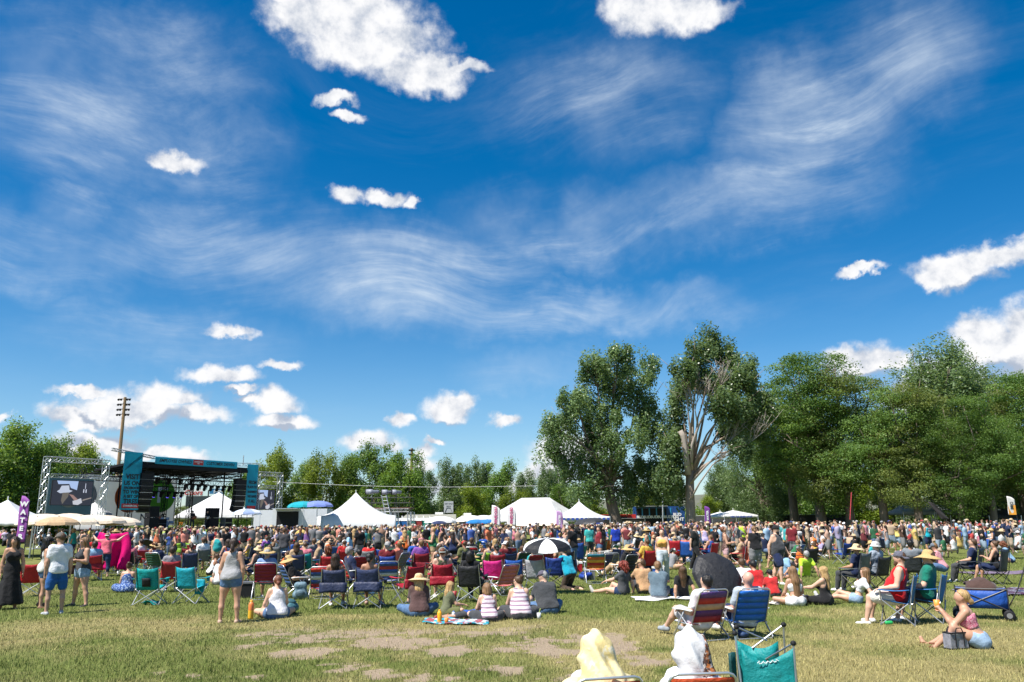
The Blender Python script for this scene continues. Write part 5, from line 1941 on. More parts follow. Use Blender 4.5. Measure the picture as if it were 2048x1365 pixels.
motorhome(800, 912, 1030, 104, 'long cream motorhome behind the portable toilets', R(3))
motorhome(912, 945, 1031, 108, 'short white motorhome right of the long one', R(0))
motorhome(1560, 1640, 1037, 112, 'pale motorhome behind the fence under the trees', R(2))
sb = empty('billboard', (P(897, 1043, 118).x, 118, 0))
tag(sb, 'small pale grey notice board on two posts behind the motorhomes', 'sign')
za, zb = P(897, 1026, 118).z, P(897, 1003, 118).z
MB().box((0, 0, (za + zb) / 2), (1.35, .08, zb - za)).build('board', mat('sign_grey', (.45, .47, .50), .7), sb)
for x in (-.62, .62):
    MB().tube([(x, .06, 0), (x, .06, zb)], .05, 5).build('post', ALU, sb)
text('GET HALF', .26, BLACKINK, sb, basis((0, -.06, zb - .35), (1, 0, 0), (0, 0, 1), (0, -1, 0)))
text('NOW', .26, BLACKINK, sb, basis((0, -.06, zb - .72), (1, 0, 0), (0, 0, 1), (0, -1, 0)))
MB().tube([(-.5, -.06, za + .1), (-.25, -.06, za + .7), (.25, -.06, za + .7), (.5, -.06, za + .1)], .03, 4).build('drawing', BLACKINK, sb)


def trailer(px0, px1, pyt, Y, label, colr, opening=None, rz=0.0, cat='trailer', name='trailer', D_=2.5):
    a, b = P(px0, pyt, Y), P(px1, pyt, Y)
    L, H = b.x - a.x, a.z
    o = empty(name, ((a.x + b.x) / 2, Y, 0), rz)
    tag(o, label, cat)
    c = mat('trailer_%.2f' % colr[0], colr, .4, var=.06)
    MB().box((0, 0, (H + .9) / 2), (L, D_, H - .9)).build('body', c, o)
    for i in range(int(L / 1.2)):
        MB().box((-L / 2 + .6 + 1.2 * i, -D_ / 2 - .012, (H + .9) / 2), (.05, .02, H - 1.0)).build('rib', c, o)
    if opening:
        x0, x1 = opening
        MB().box(((x0 + x1) / 2, -D_ / 2 - .02, H * .55), (x1 - x0, .05, H * .75)).build('opening', BLACKST, o)
        MB().box(((x0 + x1) / 2, -D_ / 2 - .6, H + .02), (x1 - x0 + .3, 1.3, .06)).build('awning', ALU, o)
    for x in (-L * .3, L * .3):
        MB().lathe([(0, -.12), (.44, -.12), (.46, 0), (.44, .12), (0, .12)], 14, (x, -D_ / 2 + .2, .46), Matrix.Rotation(R(90), 3, 'X')).build('wheel', BLACKPL, o)
    return o, L, H


trailer(516, 560, 1021, 84, 'white trailer wall directly right of the stage', (.62, .64, .67))
trailer(553, 660, 1019, 80, 'white trailer with a wide black opening right of the stage', (.58, .60, .63), (-2.2, -.1))
o, L, H = trailer(1266, 1366, 1014, 112, 'blue beer trailer with white lettering behind the bare trunk', (.012, .055, .20), (-3.0, 1.0), R(-6), 'trailer', 'beer_trailer')
for i in range(6):
    text('BUD', .48, WHITEINK, o, basis((-L / 2 + .9 + i * .92, -1.36, H * .62), (1, 0, 0), (0, 0, 1), (0, -1, 0)), bold=.015)
text('LIGHT', .36, WHITEINK, o, basis((-L / 2 + .9 + 5 * .92, -1.36, H * .50), (1, 0, 0), (0, 0, 1), (0, -1, 0)), bold=.01)
text('BUD', .55, WHITEINK, o, basis((L / 2 - 1.0, -1.36, H * .70), (1, 0, 0), (0, 0, 1), (0, -1, 0)), bold=.015)
text('LIGHT', .62, WHITEINK, o, basis((L / 2 - 1.0, -1.36, H * .53), (1, 0, 0), (0, 0, 1), (0, -1, 0)), bold=.015)
BEAM = mat('blue_stripe', (.02, .20, .42), .4)
for i in range(6):
    MB().box((-L / 2 + 1.2 + i * .95, -1.33, H * .80), (.16, .02, H * .30)).build('printed_stripe', BEAM, o)
fo = empty('food_truck', (P(1235, 1043, 100).x, 100, 0))
tag(fo, 'red food truck behind the broad trunk', 'truck')
REDP = mat('red_truck', (.50, .03, .025), .4)
MB().box((0, 0, 1.55), (4.2, 2.2, 2.1)).build('body', REDP, fo)
MB().box((-.3, -1.5, 2.55), (3.6, .9, .06)).build('awning', REDP, fo)
MB().box((-.3, -1.12, 1.9), (2.6, .05, .8)).build('hatch', BLACKST, fo)
MB().prism([(-3.2, -1.0, .5), (-2.12, -1.0, .5), (-2.12, -1.0, 2.2), (-2.7, -1.0, 2.1), (-3.0, -1.0, 1.4), (-3.2, -1.0, 1.3)], (0, 2.0, 0)).build('cab', WHITEPL, fo)
for x in (-2.5, 1.3):
    MB().lathe([(0, -.12), (.40, -.12), (.42, 0), (.40, .12), (0, .12)], 14, (x, -1.0, .42), Matrix.Rotation(R(90), 3, 'X')).build('wheel', BLACKPL, fo)
# scoreboard far behind the stage
sc = empty('scoreboard', (P(412, 1043, 150).x, 150, 0), R(10))
tag(sc, 'far scoreboard with red and blue drink signs behind the stage', 'scoreboard')
MB().box((-2.6, 0, P(395, 986, 150).z), (3.4, .1, 1.3)).build('white_panel', WHITEINK, sc)
text('Coors', 1.25, REDINK, sc, basis((-2.6, -.1, P(395, 986, 150).z), (1, 0, 0), (0, 0, 1), (0, -1, 0)), bold=.02, shear=.25)
MB().box((1.6, 0, P(428, 983, 150).z), (2.7, .1, .95)).build('blue_panel', mat('panel_blue', (.02, .16, .34), .6), sc)
text('pepsi', .9, WHITEINK, sc, basis((1.9, -.1, P(428, 983, 150).z + .1), (1, 0, 0), (0, 0, 1), (0, -1, 0)), bold=.02)
MB().box((0, .1, P(405, 1003, 150).z), (7.6, .3, 1.9)).build('score_panel', mat('panel_dark', (.03, .045, .05), .6), sc)
for x in (-3.2, 0, 3.2):
    MB().tube([(x, .3, 0), (x, .3, 8)], .12, 5).build('post', BLACKST, sc)

# ---- fences
def fence(px0, px1, Y0, Y1, h, label, mt):
    a, b = P(px0, 1043, Y0), P(px1, 1043, Y1)
    a.z = b.z = 0
    L = (b - a).length
    o = empty('fence', a, math.atan2(b.y - a.y, b.x - a.x))
    tag(o, label, 'fence')
    n = int(L / 3)
    for i in range(n + 1):
        MB().tube([(L * i / n, 0, 0), (L * i / n, 0, h + .05)], .035, 5).build('post', ALU, o)
    for i in range(n):
        x0, x1 = L * i / n + .04, L * (i + 1) / n - .04
        MB().sheet(grid(5, 3, lambda u, v: (x0 + (x1 - x0) * u, .02 * math.sin(u * 7 + i), .05 + (h - .08) * v)), .01).build('panel', mt, o)
    MB().tube([(0, -.03, h + .02), (L, -.03, h + .02)], .022, 4).build('top_rail', ALU, o)


SCRIM = mat('dark_scrim', (.035, .036, .038), .8, var=.15, scale=1)
fence(1375, 1710, 104, 92, 2.35, 'dark scrim fence along the right side of the field', SCRIM)
fence(1190, 1290, 96, 98, 2.1, 'short dark fence beside the broad cottonwood trunk', SCRIM)
fence(650, 1000, 96, 96, 2.0, 'dark scrim fence behind the middle tents', SCRIM)
# ---------------------------------------------------------------- trees
def leaf_material(name, c0, c1, gloss=.45, trans=.22):
    m = bpy.data.materials.new(name)
    m.use_nodes = True
    t = NT(m.node_tree)
    bs = t.n['Principled BSDF']
    at = t.add('ShaderNodeAttribute', attribute_name='leaf')
    oi = t.add('ShaderNodeObjectInfo')
    col = t.mix(at.outputs['Fac'], c0, c1)
    col = t.v('SCALE', col, t.ramp(oi.outputs['Random'], 0, 1, .82, 1.18, smooth=False))
    t.put(bs.inputs['Base Color'], col)
    bs.inputs['Roughness'].default_value = gloss
    bs.inputs['Specular IOR Level'].default_value = 0.35
    tr = t.add('ShaderNodeBsdfTranslucent')
    t.put(tr.inputs['Color'], t.mix(0.5, col, (c1[0] * 1.6, c1[1] * 1.5, c1[2] * .6)))
    mx = t.add('ShaderNodeMixShader')
    mx.inputs[0].default_value = trans
    t.l.new(bs.outputs[0], mx.inputs[1])
    t.l.new(tr.outputs[0], mx.inputs[2])
    t.l.new(mx.outputs[0], t.n['Material Output'].inputs[0])
    return m


LEAF = {'cotton': leaf_material('cottonwood_leaf', (.058, .108, .038), (.20, .285, .120), .35, .42),
        'locust': leaf_material('locust_leaf', (.048, .112, .024), (.170, .270, .062), .55, .45),
        'olive': leaf_material('olive_locust_leaf', (.080, .122, .028), (.225, .270, .078), .55, .45),
        'broad': leaf_material('broadleaf', (.056, .122, .018), (.185, .290, .055), .45, .42),
        'lime': leaf_material('yellow_green_leaf', (.085, .140, .012), (.250, .320, .040), .5, .35)}
BARK = mat('bark', (.16, .125, .10), 0.95, var=.45, scale=5, bump=1.0, bscale=9, stretch=(1, 1, .22))
PALEBARK = mat('pale_bark', (.27, .21, .165), 0.95, var=.45, scale=5, bump=1.0, bscale=9, stretch=(1, 1, .22))
DEADWOOD = mat('dead_bark', (.34, .29, .25), 0.9, var=.25, scale=5, bump=.7, bscale=9, stretch=(1, 1, .25))


def leaves(clumps, per, size, spread, r, flat=1.0, droop=0.0):
    """clumps: (n,4) centre and radius -> leaf quads"""
    n = len(clumps) * per
    c = np.repeat(clumps[:, :3], per, 0)
    rad = np.repeat(clumps[:, 3], per)
    d = r.normal(size=(n, 3))
    d /= np.linalg.norm(d, axis=1, keepdims=True)
    q = r.random(n) ** .45
    off = d * (q * rad)[:, None] * spread
    off[:, 2] *= flat
    off[:, 2] -= droop * (q * rad) ** 2
    p = c + off
    nrm = d * .7 + r.normal(size=(n, 3)) * .6 + np.array([-.15, -.1, .45])
    nrm /= np.linalg.norm(nrm, axis=1, keepdims=True)
    a = np.cross(nrm, r.normal(size=(n, 3)))
    a /= np.linalg.norm(a, axis=1, keepdims=True)
    b = np.cross(nrm, a)
    s = (size * (.65 + .7 * r.random(n)))[:, None]
    v = np.stack([p - a * s * .62, p - b * s * .40 + a * s * .05, p + a * s * .62, p + b * s * .40 + a * s * .05], 1).reshape(-1, 3)
    f = np.arange(4 * n).reshape(-1, 4)
    k = np.clip(.5 + .5 * (r.random(n) - .5) + .50 * (np.repeat(r.random(len(clumps)), per) - .5) * 2, 0, 1)
    return v, f, np.repeat(k, 4)


def lobes_to_clumps(lobes, n, rad, r, shell=.45):
    L = np.array(lobes)
    w = (L[:, 3] * L[:, 4] * L[:, 5]) ** .67
    i = r.choice(len(L), n, p=w / w.sum())
    d = r.normal(size=(n, 3))
    d /= np.linalg.norm(d, axis=1, keepdims=True)
    q = shell + (1 - shell) * r.random(n) ** .6
    c = L[i, :3] + d * L[i, 3:6] * q[:, None]
    return np.c_[c, rad * (.6 + .8 * r.random(n))]


def limbs(base, r0, joints, lobes, r, twigs=26, wob=.06):
    """trunk mesh: base up to a fork, limbs on to the lobes of the crown"""
    m = MB()
    b = Vector(base)
    f = Vector(joints)
    k = [b + (f - b) * t + Vector((math.sin(5 * t + r0) * wob * (f - b).length * .3, math.cos(4 * t) * wob * .2, 0)) for t in (0, .08, .3, .6, 1)]
    m.tube([b + Vector((0, 0, -.2))] + k, [r0 * 1.5, r0 * 1.35, r0 * 1.1, r0, r0 * .92, r0 * .8], 10)
    order = sorted(range(len(lobes)), key=lambda i: -lobes[i][3])
    for j, i in enumerate(order[:14]):
        c = Vector(lobes[i][:3])
        st = b + (f - b) * (.72 + .28 * r.random())
        mid = st + (c - st) * .5 + Vector((r.normal() * .5, r.normal() * .5, .6))
        q = st + (c - st) * .25 + Vector((0, 0, .5))
        m.tube([st, q, mid, c], [r0 * .40, r0 * .28, r0 * .19, r0 * .06], 7)
        for t in range(max(1, twigs // 12)):
            e = c + Vector((r.normal() * lobes[i][3] * .6, r.normal() * lobes[i][4] * .6, abs(r.normal()) * lobes[i][5] * .6))
            s0 = mid + (c - mid) * r.random()
            m.tube([s0, s0 + (e - s0) * .5 + Vector((0, 0, .25)), e], [r0 * .12, r0 * .08, .02], 5)
    return m


def auto_lobes(H, hw, bot, r, n=16, top=1.0, open_=.0):
    """crown lobes in a rough egg from bot*H to H"""
    out = []
    for i in range(n):
        t = (i + .5) / n
        z = H * (bot + (1 - bot) * t)
        env = hw * (math.sin(math.pi * min(1, .20 + .66 * t)) ** .7)
        a = i * 2.4 + r.random()
        q = env * (.25 + .6 * r.random())
        rr = hw * (.20 + .20 * r.random()) * (1 - .30 * t * top)
        z += hw * .14 * r.normal()
        out.append((q * math.cos(a), q * math.sin(a) * .8, min(z, H) - rr * .8, rr, rr, rr * 1.15))
    return out


TREE_KINDS = {}


def tree_kind(k):
    """unit trees 12 m high that are scaled where they stand: (trunk mesh, crown mesh)"""
    if k in TREE_KINDS:
        return TREE_KINDS[k]
    kind, v = k
    r = np.random.default_rng({'broad': 10, 'cotton': 20, 'locust': 30, 'olive': 40, 'lime': 50, 'cottonbig': 60}[kind] + v)
    if kind in ('broad', 'lime'):
        lb = auto_lobes(12, 4.4, .12, r, 24)
        cl = lobes_to_clumps(lb, 250, .95, r, .3)
        lv = leaves(cl, 115, .19, 1.0, r, 1.25)
        fk = (0, 0, 3.0)
    elif kind == 'cottonbig':
        lb = auto_lobes(12, 4.2, .2, r, 26)
        cl = lobes_to_clumps(lb, 260, .75, r, .3)
        lv = leaves(cl, 190, .105, 1.0, r, 1.4)
        fk = (0, 0, 3.6)
    elif kind == 'cotton':
        lb = auto_lobes(12, 4.0, .20, r, 22)
        cl = lobes_to_clumps(lb, 250, .85, r, .3)
        lv = leaves(cl, 115, .18, 1.0, r, 1.5)
        fk = (0, 0, 3.4)
    else:
        lb = auto_lobes(12, 4.7, .42, r, 17)
        cl = lobes_to_clumps(lb, 230, .95, r, .62)
        lv = leaves(cl, 210, .095, 1.05, r, .45, .10)
        fk = (.2, 0, 4.2)
    tr = limbs((0, 0, 0), .30, fk, lb, r).mesh('trunk', BARK, True)
    vv, f, kk = lv
    cr = mesh_np('crown', vv, f, False, [LEAF['cotton' if kind == 'cottonbig' else kind]], attr={'leaf': kk})
    TREE_KINDS[k] = (tr, cr)
    return tr, cr


def tree(px, Y, top, kind, v, label, wide=1.0, group='trees around the festival ground', rz=None, name='tree'):
    b = P(px, 1043, Y)
    H = P(px, top, Y).z
    o = empty(name, (b.x, Y, 0), rz if rz is not None else (px * .37 + v) % 6.28)
    if 'grove' in group:
        H, wide = H * .99, wide * 1.06
    s = H / 12.0
    o.scale = (s * wide * (1.15 if 'belt' in group else 1), s * wide, s)
    tag(o, label, 'tree', group)
    tr, cr = tree_kind((kind, v))
    link(bpy.data.objects.new('trunk', tr), o)
    link(bpy.data.objects.new('crown', cr), o)
    return o


def big_tree(px, Y, lobes_px, r0, fork_px, kind, label, nclump, per, size, seed, dead=(), clump=.74):
    r = np.random.default_rng(seed)
    b = P(px, 1043, Y)
    o = empty('cottonwood_tree', (b.x, Y, 0))
    tag(o, label, 'tree', 'tall cottonwoods in the middle of the lawn')
    lb = []
    for j, (x, y, rx, ry) in enumerate(lobes_px):
        dy = (r.random() - .5) * 7
        c = P(x, y, Y + dy)
        sx, sy = rx * .96 * Y / 1640, ry * .96 * Y / 1640
        lb.append((c.x - b.x, dy, c.z, sx, (sx + sy) / 2, sy))
    f = P(fork_px[0], fork_px[1], Y)
    limbs((0, 0, 0), r0, (f.x - b.x, 0, f.z), lb, r, 50).build('trunk', BARK if not seed == 4 else PALEBARK, o, True)
    cl = lobes_to_clumps(lb, nclump, clump, r, .25)
    v, fc, k = leaves(cl, per, size, 1.0, r, 1.45)
    me = mesh_np('crown', v, fc, False, [LEAF[kind]], attr={'leaf': k})
    link(bpy.data.objects.new('crown', me), o)
    for (pts, ra, rb) in dead:
        m = MB()
        ps = [P(x, y, Y - d) - Vector((b.x, Y, 0)) for (x, y, d) in pts]
        m.tube(ps, [(ra + (rb - ra) * i / (len(ps) - 1)) * (.95 if rb > .09 else .62) for i in range(len(ps))], 7)
        tip = ps[-1]
        dr = (ps[-1] - ps[-2]).normalized()
        if rb < .09:
            for q in range(9):
                s0 = ps[-2] + (ps[-1] - ps[-2]) * (q / 9)
                e = s0 + dr * (.8 + r.random() * 1.6) + Vector((r.normal() * .9, r.normal() * .5, r.random() * 1.3))
                m.tube([s0, s0 + (e - s0) * .5 + Vector((r.normal() * .12, 0, .1)), e], [.030, .022, .010], 4)
                for w in range(3):
                    s1 = s0 + (e - s0) * (.4 + .2 * w)
                    m.tube([s1, s1 + Vector((r.normal() * .5, r.normal() * .3, .3 + r.random() * .6))], [.020, .008], 3)
        m.build('dead_branch', DEADWOOD, o, True)
    return o


LA = [(1237, 722, 34, 34), (1192, 742, 36, 40), (1295, 745, 34, 40), (1245, 775, 55, 40), (1150, 800, 38, 40), (1195, 825, 62, 45), (1280, 815, 45, 45), (1118, 860, 36, 36), (1165, 880, 55, 45), (1240, 880, 66, 52), (1310, 870, 30, 55), (1098, 905, 26, 32),
      (1140, 930, 45, 38), (1210, 945, 62, 40), (1280, 950, 52, 42), (1320, 945, 30, 45), (1180, 985, 46, 28), (1255, 990, 46, 26), (1305, 985, 30, 30), (1104, 860, 22, 28), (1225, 700, 18, 20)]
big_tree(1236, 84, LA, .62, (1216, 965), 'cotton', 'broad dark green cottonwood with leaning limbs, left of the bare-branched one', 520, 125, .20, 3, [(((1216, 960, .6), (1180, 905, .8), (1148, 868, 1.0), (1120, 850, 1.2)), .20, .07)])
LB = [(1420, 678, 22, 20), (1400, 705, 36, 26), (1450, 712, 34, 30), (1372, 745, 30, 28), (1420, 760, 46, 40), (1475, 765, 36, 40), (1512, 790, 26, 34), (1455, 815, 46, 34), (1500, 840, 34, 26), (1362, 790, 24, 32), (1350, 850, 24, 40), (1345, 905, 26, 45),
      (1335, 960, 26, 36), (1465, 870, 36, 26), (1360, 990, 22, 20), (1530, 815, 20, 28), (1498, 745, 22, 26), (1515, 870, 22, 22), (1480, 905, 26, 20)]
big_tree(1376, 80, LB, .47, (1382, 925), 'cotton', 'tall cottonwood with pale dead limbs and a sawn-off stub', 400, 125, .20, 4,
         [(((1376, 950, .7), (1371, 905, .9), (1366, 872, 1.0), (1360, 862, 1.0)), .34, .27), (((1382, 940, .5), (1384, 890, 1.2), (1398, 850, 1.6), (1412, 820, 2.0), (1420, 790, 2.1)), .30, .06), (((1384, 905, .8), (1380, 860, 1.4), (1376, 820, 1.8), (1372, 788, 2.0)), .20, .05),
          (((1380, 968, .3), (1412, 932, 1.1), (1440, 905, 1.6), (1470, 870, 2.0)), .22, .06), (((1436, 908, 1.5), (1470, 900, 2.0), (1500, 885, 2.4), (1530, 862, 2.5)), .14, .04), (((1379, 1003, .3), (1398, 968, .8), (1425, 930, 1.5), (1450, 915, 1.8)), .18, .06),
          (((1408, 830, 1.5), (1430, 812, 2.0), (1440, 780, 2.2), (1445, 760, 2.2)), .12, .04), (((1395, 850, 1.6), (1390, 820, 2.0), (1398, 785, 2.2)), .12, .04)])
# the dark grove at right
for i, (px, Y, top, kind, v, lab, w) in enumerate([
        (1528, 96, 800, 'cottonbig', 0, 'slender tree with leaning pale trunk right of the bare-branched cottonwood', .8), (1590, 92, 738, 'locust', 0, 'first tall locust of the right grove, next to the dead branches', 1.0), (1640, 86, 712, 'locust', 1, 'tall dark green locust with the highest crown in the grove', 1.05),
        (1705, 84, 745, 'olive', 0, 'olive green locust above the red pole', 1.0), (1766, 82, 748, 'locust', 0, 'locust with a wide crown behind the standing crowd', 1.0), (1842, 80, 772, 'olive', 0, 'olive green locust in front of the grey tent', 1.05),
        (1905, 90, 695, 'cottonbig', 0, 'tallest cottonwood at the back of the right grove', 1.25), (1926, 78, 800, 'locust', 1, 'locust standing beside the black canopy', 1.0), (1985, 92, 705, 'cottonbig', 0, 'tall cottonwood behind the black canopy', 1.1), (1992, 78, 790, 'locust', 0, 'locust behind the orange feather flag', .95),
        (2050, 84, 745, 'olive', 0, 'locust cut by the right edge of the picture', 1.0), (2130, 80, 740, 'locust', 1, 'locust just beyond the right edge', 1.0)]):
    tree(px, Y, top, kind, v, lab, w, 'grove of tall trees at right')
# the belt behind: left, middle, and behind the cottonwoods
belt = [(-40, 88, 850, 'broad', 0, 1.1), (22, 92, 852, 'broad', 1, .9), (70, 96, 872, 'broad', 2, .95), (118, 100, 880, 'lime', 0, .9), (165, 108, 900, 'broad', 1, .9), (215, 118, 925, 'broad', 0, .9),
        (548, 112, 893, 'lime', 0, .95), (505, 122, 935, 'broad', 2, .9), (600, 122, 925, 'broad', 0, .9), (645, 112, 897, 'lime', 1, .9), (695, 118, 905, 'broad', 2, .9), (752, 112, 892, 'broad', 1, .95), (808, 110, 905, 'broad', 0, .95), (842, 122, 930, 'cotton', 0, .8),
        (905, 128, 925, 'cotton', 1, .95), (945, 120, 968, 'lime', 0, 1.2), (955, 140, 918, 'cotton', 0, .9), (1000, 128, 928, 'broad', 1, .95), (1030, 118, 975, 'lime', 1, 1.2), (1050, 132, 945, 'cotton', 1, .9), (1093, 130, 928, 'cotton', 0, .6), (1118, 132, 935, 'cotton', 1, .6), (1140, 125, 965, 'broad', 2, 1.0),
        (1180, 130, 985, 'lime', 0, 1.2), (1290, 125, 960, 'lime', 1, 1.1), (1335, 140, 930, 'cotton', 0, 1.0), (1420, 125, 990, 'lime', 0, 1.3), (1450, 135, 930, 'cotton', 1, 1.1), (1490, 125, 945, 'cotton', 0, 1.0), (1560, 120, 900, 'broad', 0, 1.0), (1600, 130, 930, 'cotton', 1, 1.1),
        (1680, 120, 900, 'broad', 1, 1.1), (1740, 118, 940, 'lime', 1, 1.2), (1800, 118, 900, 'cotton', 1, 1.1), (1880, 115, 930, 'broad', 2, 1.2), (1950, 118, 900, 'broad', 0, 1.1), (2030, 112, 900, 'lime', 0, 1.1), (395, 170, 1008, 'olive', 0, 1.6), (470, 165, 985, 'broad', 1, 1.0), (355, 175, 1012, 'olive', 0, 1.5)]
WHERE = [(60, 'behind the left white tent'), (240, 'behind the left video screen'), (490, 'far behind the open stage'), (560, 'right behind the right video screen'), (720, 'behind the peaked white tent'), (860, 'behind the spotlight platform'), (1000, 'behind the motorhomes'), (1160, 'behind the big white tent'),
         (1330, 'behind the broad cottonwood'), (1520, 'behind the bare-branched cottonwood'), (1700, 'deep in the right grove'), (1900, 'behind the grey tent'), (2100, 'behind the black canopy')]
COLN = {'broad': 'mid green', 'lime': 'yellow green', 'cotton': 'grey green', 'olive': 'olive green'}
seen = {}
for (px, Y, top, kind, v, w) in belt:
    wh = next(t for (x, t) in WHERE if px <= x)
    base = '%s tree standing %s' % (COLN[kind], wh)
    seen.setdefault(base, []).append((px, Y, top, kind, v, w))
SIZE = ['left', 'right', 'middle', 'rear']
for base, lst in seen.items():
    for i, (px, Y, top, kind, v, w) in enumerate(sorted(lst)):
        lab = base if len(lst) == 1 else base + ', ' + (('left one' if i == 0 else 'right one') if len(lst) == 2 else ['leftmost', 'middle one', 'rightmost', 'last one'][i])
        tree(px, Y, top, kind, v, lab, w, 'belt of trees behind the festival')
# far wood closes the gaps at the horizon
r_ = np.random.default_rng(5)
n_ = 900
xs_ = r_.random(n_) * 520 - 240
ys_ = 185 + r_.random(n_) * 25 + np.abs(xs_) * .05
cl_ = np.c_[xs_, ys_, 1.0 + r_.random(n_) * (2.2 + 2.6 * fbm(xs_ * .02, xs_ * 0, 3, 3)), 1.6 + r_.random(n_)]
v_, f_, k_ = leaves(cl_, 22, .8, 1.0, r_)
fw = link(bpy.data.objects.new('far_wood', mesh_np('far_wood', v_, f_, False, [LEAF['broad']], attr={'leaf': k_})))
tag(fw, 'low line of far trees along the horizon', 'wood', kind='stuff')
# hills beyond
hx = np.linspace(-2200, 2200, 90)
hy = np.linspace(1500, 2600, 14)
HX, HY = np.meshgrid(hx, hy, indexing='ij')
HZ = (30 + 65 * fbm(HX * .0016, HY * .0016, 5, 8)) * np.clip((HY - 1500) / 300, 0, 1) * (.45 + .55 * np.clip((HX + 200) / 900, 0, 1)) - 4
a_ = (np.arange(89)[:, None] * 14 + np.arange(13)[None]).ravel()
hill = link(bpy.data.objects.new('hills', mesh_np('hills', np.stack([HX, HY, HZ], -1).reshape(-1, 3), np.stack([a_, a_ + 14, a_ + 15, a_ + 1], 1), True, [mat('hill_grass', (.12, .125, .085), .95, var=.3, scale=.01)])))
tag(hill, 'dry low hills far beyond the trees', 'hills', kind='structure')
# ---------------------------------------------------------------- people, chairs and things of the foreground, one by one
OCC = []                                                 # spots taken on the lawn (x, y, radius)


def occ(p, r=.45):
    OCC.append((p[0], p[1], r))


def pers(px, py, pose, head, label, **k):
    o, fg = person(px, py, pose, head, label, **k)
    occ(o.location)
    return o, fg


def seated(px, py, head, kind, col, chair_label, label=None, pose=None, accents=None, **k):
    """a chair whose near feet show at the photo pixel, and who sits in it"""
    p = G(px, py)
    p.y += .24
    occ(p, .5)
    c = chair(p, head, kind, col, chair_label, accents)
    if label:
        low = kind == 'beach'
        o, fg = person(0, 0, pose or ('low_chair' if low else 'chair'), head, label, at=p, **k)
        return c, o, fg
    return c


def hand_spot(o, fg, i, d=.10):
    """world spot just ahead of a hand of a person"""
    w, hd, pn, q = fg.hand[i]
    return o.matrix_basis @ Vector(w + hd * d * fg.k + pn * .03 * fg.k)


BLONDE, BROWNH, DARK = 'blond', 'brown', 'dark brown'
# left group
pers(14, 1218, 'stand', -150, 'woman in a long black strappy dress at the left edge', dress=('black', .80, .17), hair=('very_long', 'dark brown'), face=True, turn=-20, skin=SKINS[2], H=1.70, shoe=None)
seated(52, 1194, 18, 'camp', (.42, .012, .02), 'bright red camping chair beside the woman in the black dress')
pers(80, 1216, 'stand', -52, 'woman in white tank top and denim shorts behind the man in white', shirt=('tank', (.62, .62, .60)), pants=('hot', 'denim'), hair=('long', 'black'), hat=('cap', 'black'), shoe=(.25, .12, .07), skin=SKINS[1],
     over=dict(side=.18, th=((-.30, .05, -1), (.02, .05, -1)), sh=((-.28, -.04, -1), (.03, -.05, -1))), H=1.70)
pers(106, 1228, 'stand', 42, 'man in white t-shirt and blue shorts with grey cap and tattooed legs', sex='m', shirt=('tee', (.66, .68, .72)), pants=('shorts', (.02, .10, .30)), hair=('buzz', 'brown'), hat=('cap', (.12, .11, .10)),
     shoe=(.42, .43, .45), turn=30, H=1.80, skin=(.46, .27, .19), face=True, hem=-.09, build=.94)
o5, f5 = pers(157, 1213, 'hold', 148, 'woman in charcoal tank top and light denim shorts holding a blue can', shirt=('tank', (.045, .046, .052)), pants=('hot', 'light denim'), hair=('long', 'light brown'), face=True, glasses=True, build=1.22,
              skin=SKINS[1], H=1.68, shoe=(.05, .04, .04), over=dict(th=((-.26, .02, -1), (.26, .02, -1)), sh=((-.20, -.05, -1), (.22, -.05, -1))))
hp = hand_spot(o5, f5, 1, .09)
can = MB().lathe([(0, 0), (.026, 0), (.032, .01), (.032, .11), (.024, .122), (0, .120)], 12).build('drink_can', PAINT, None, True, (.03, .14, .42), (hp.x, hp.y, hp.z - .02))
tag(can, 'blue drink can held by the woman in charcoal', 'can')
q = o5.matrix_basis @ Vector((.24, .06, .86))
bag = empty('handbag', q, R(60))
tag(bag, 'brown leather handbag hanging at the hip of the woman in charcoal', 'handbag')
MB().prism([(-.13, 0, -.12), (.13, 0, -.12), (.11, 0, .09), (-.11, 0, .09)], (0, .08, 0)).build('bag_body', LEATHER, bag, False, (.10, .035, .018))
MB().tube([(-.10, .04, .09), (-.08, .04, .35), (.0, .04, .56), (.08, .04, .35), (.10, .04, .09)], .009, 6).build('strap', LEATHER, bag, True, (.06, .025, .015))
o6, f6 = pers(207, 1154, 'arms_up', 4, 'woman in pink t-shirt and jeans spreading out a magenta towel', shirt=('tee', (.62, .13, .18)), pants=('capri', 'dark denim'), hair=('short', 'light brown'), hat=('cap_back', 'white'), build=1.18, shoe=None, skin=SKINS[3], H=1.66,
              over=dict(ua=((-.95, .25, .12), (.95, .25, .12)), fa=((-.60, .25, .62), (.60, .25, .62))))
tw = MB().sheet(grid(22, 14, lambda a, b: ((a - .5) * (1.10 + .42 * math.sin(b * 2.6)) + .05 * math.sin(b * 5 + 1), .42 + .10 * math.sin(a * 19 + 2 * b) * (.2 + b) + .07 * math.sin(a * 8 + 2 - b), 1.63 - .07 * math.sin(a * math.pi) - (1.36 + .12 * math.sin(a * 7 + .6)) * b + .04 * math.sin(a * 23) * b)), .008)
tw = tw.build('towel', patterned('towel_magenta', [(.62, .006, .16), (.50, .004, .13)], 'spots', 2.0), None, True)
tw.location, tw.rotation_euler = o6.location, (0, 0, R(4))
for q_ in (-.6, 0, .6):
    OCC.append((o6.location.x + q_, o6.location.y - .6, .75))
tag(tw, 'magenta towel held up with both arms by the woman in pink', 'towel')
pers(252, 1186, 'cross', 8, 'woman in blue floral sundress sitting on the grass beside the teal chair', dress=('blue', .3, .05), smat=patterned('blue_floral', [(.045, .10, .32), (.35, .45, .62), (.02, .04, .12)], 'spots', 26), hair=('bun', 'brown'), skin=SKINS[0], build=1.15, shoe=None)
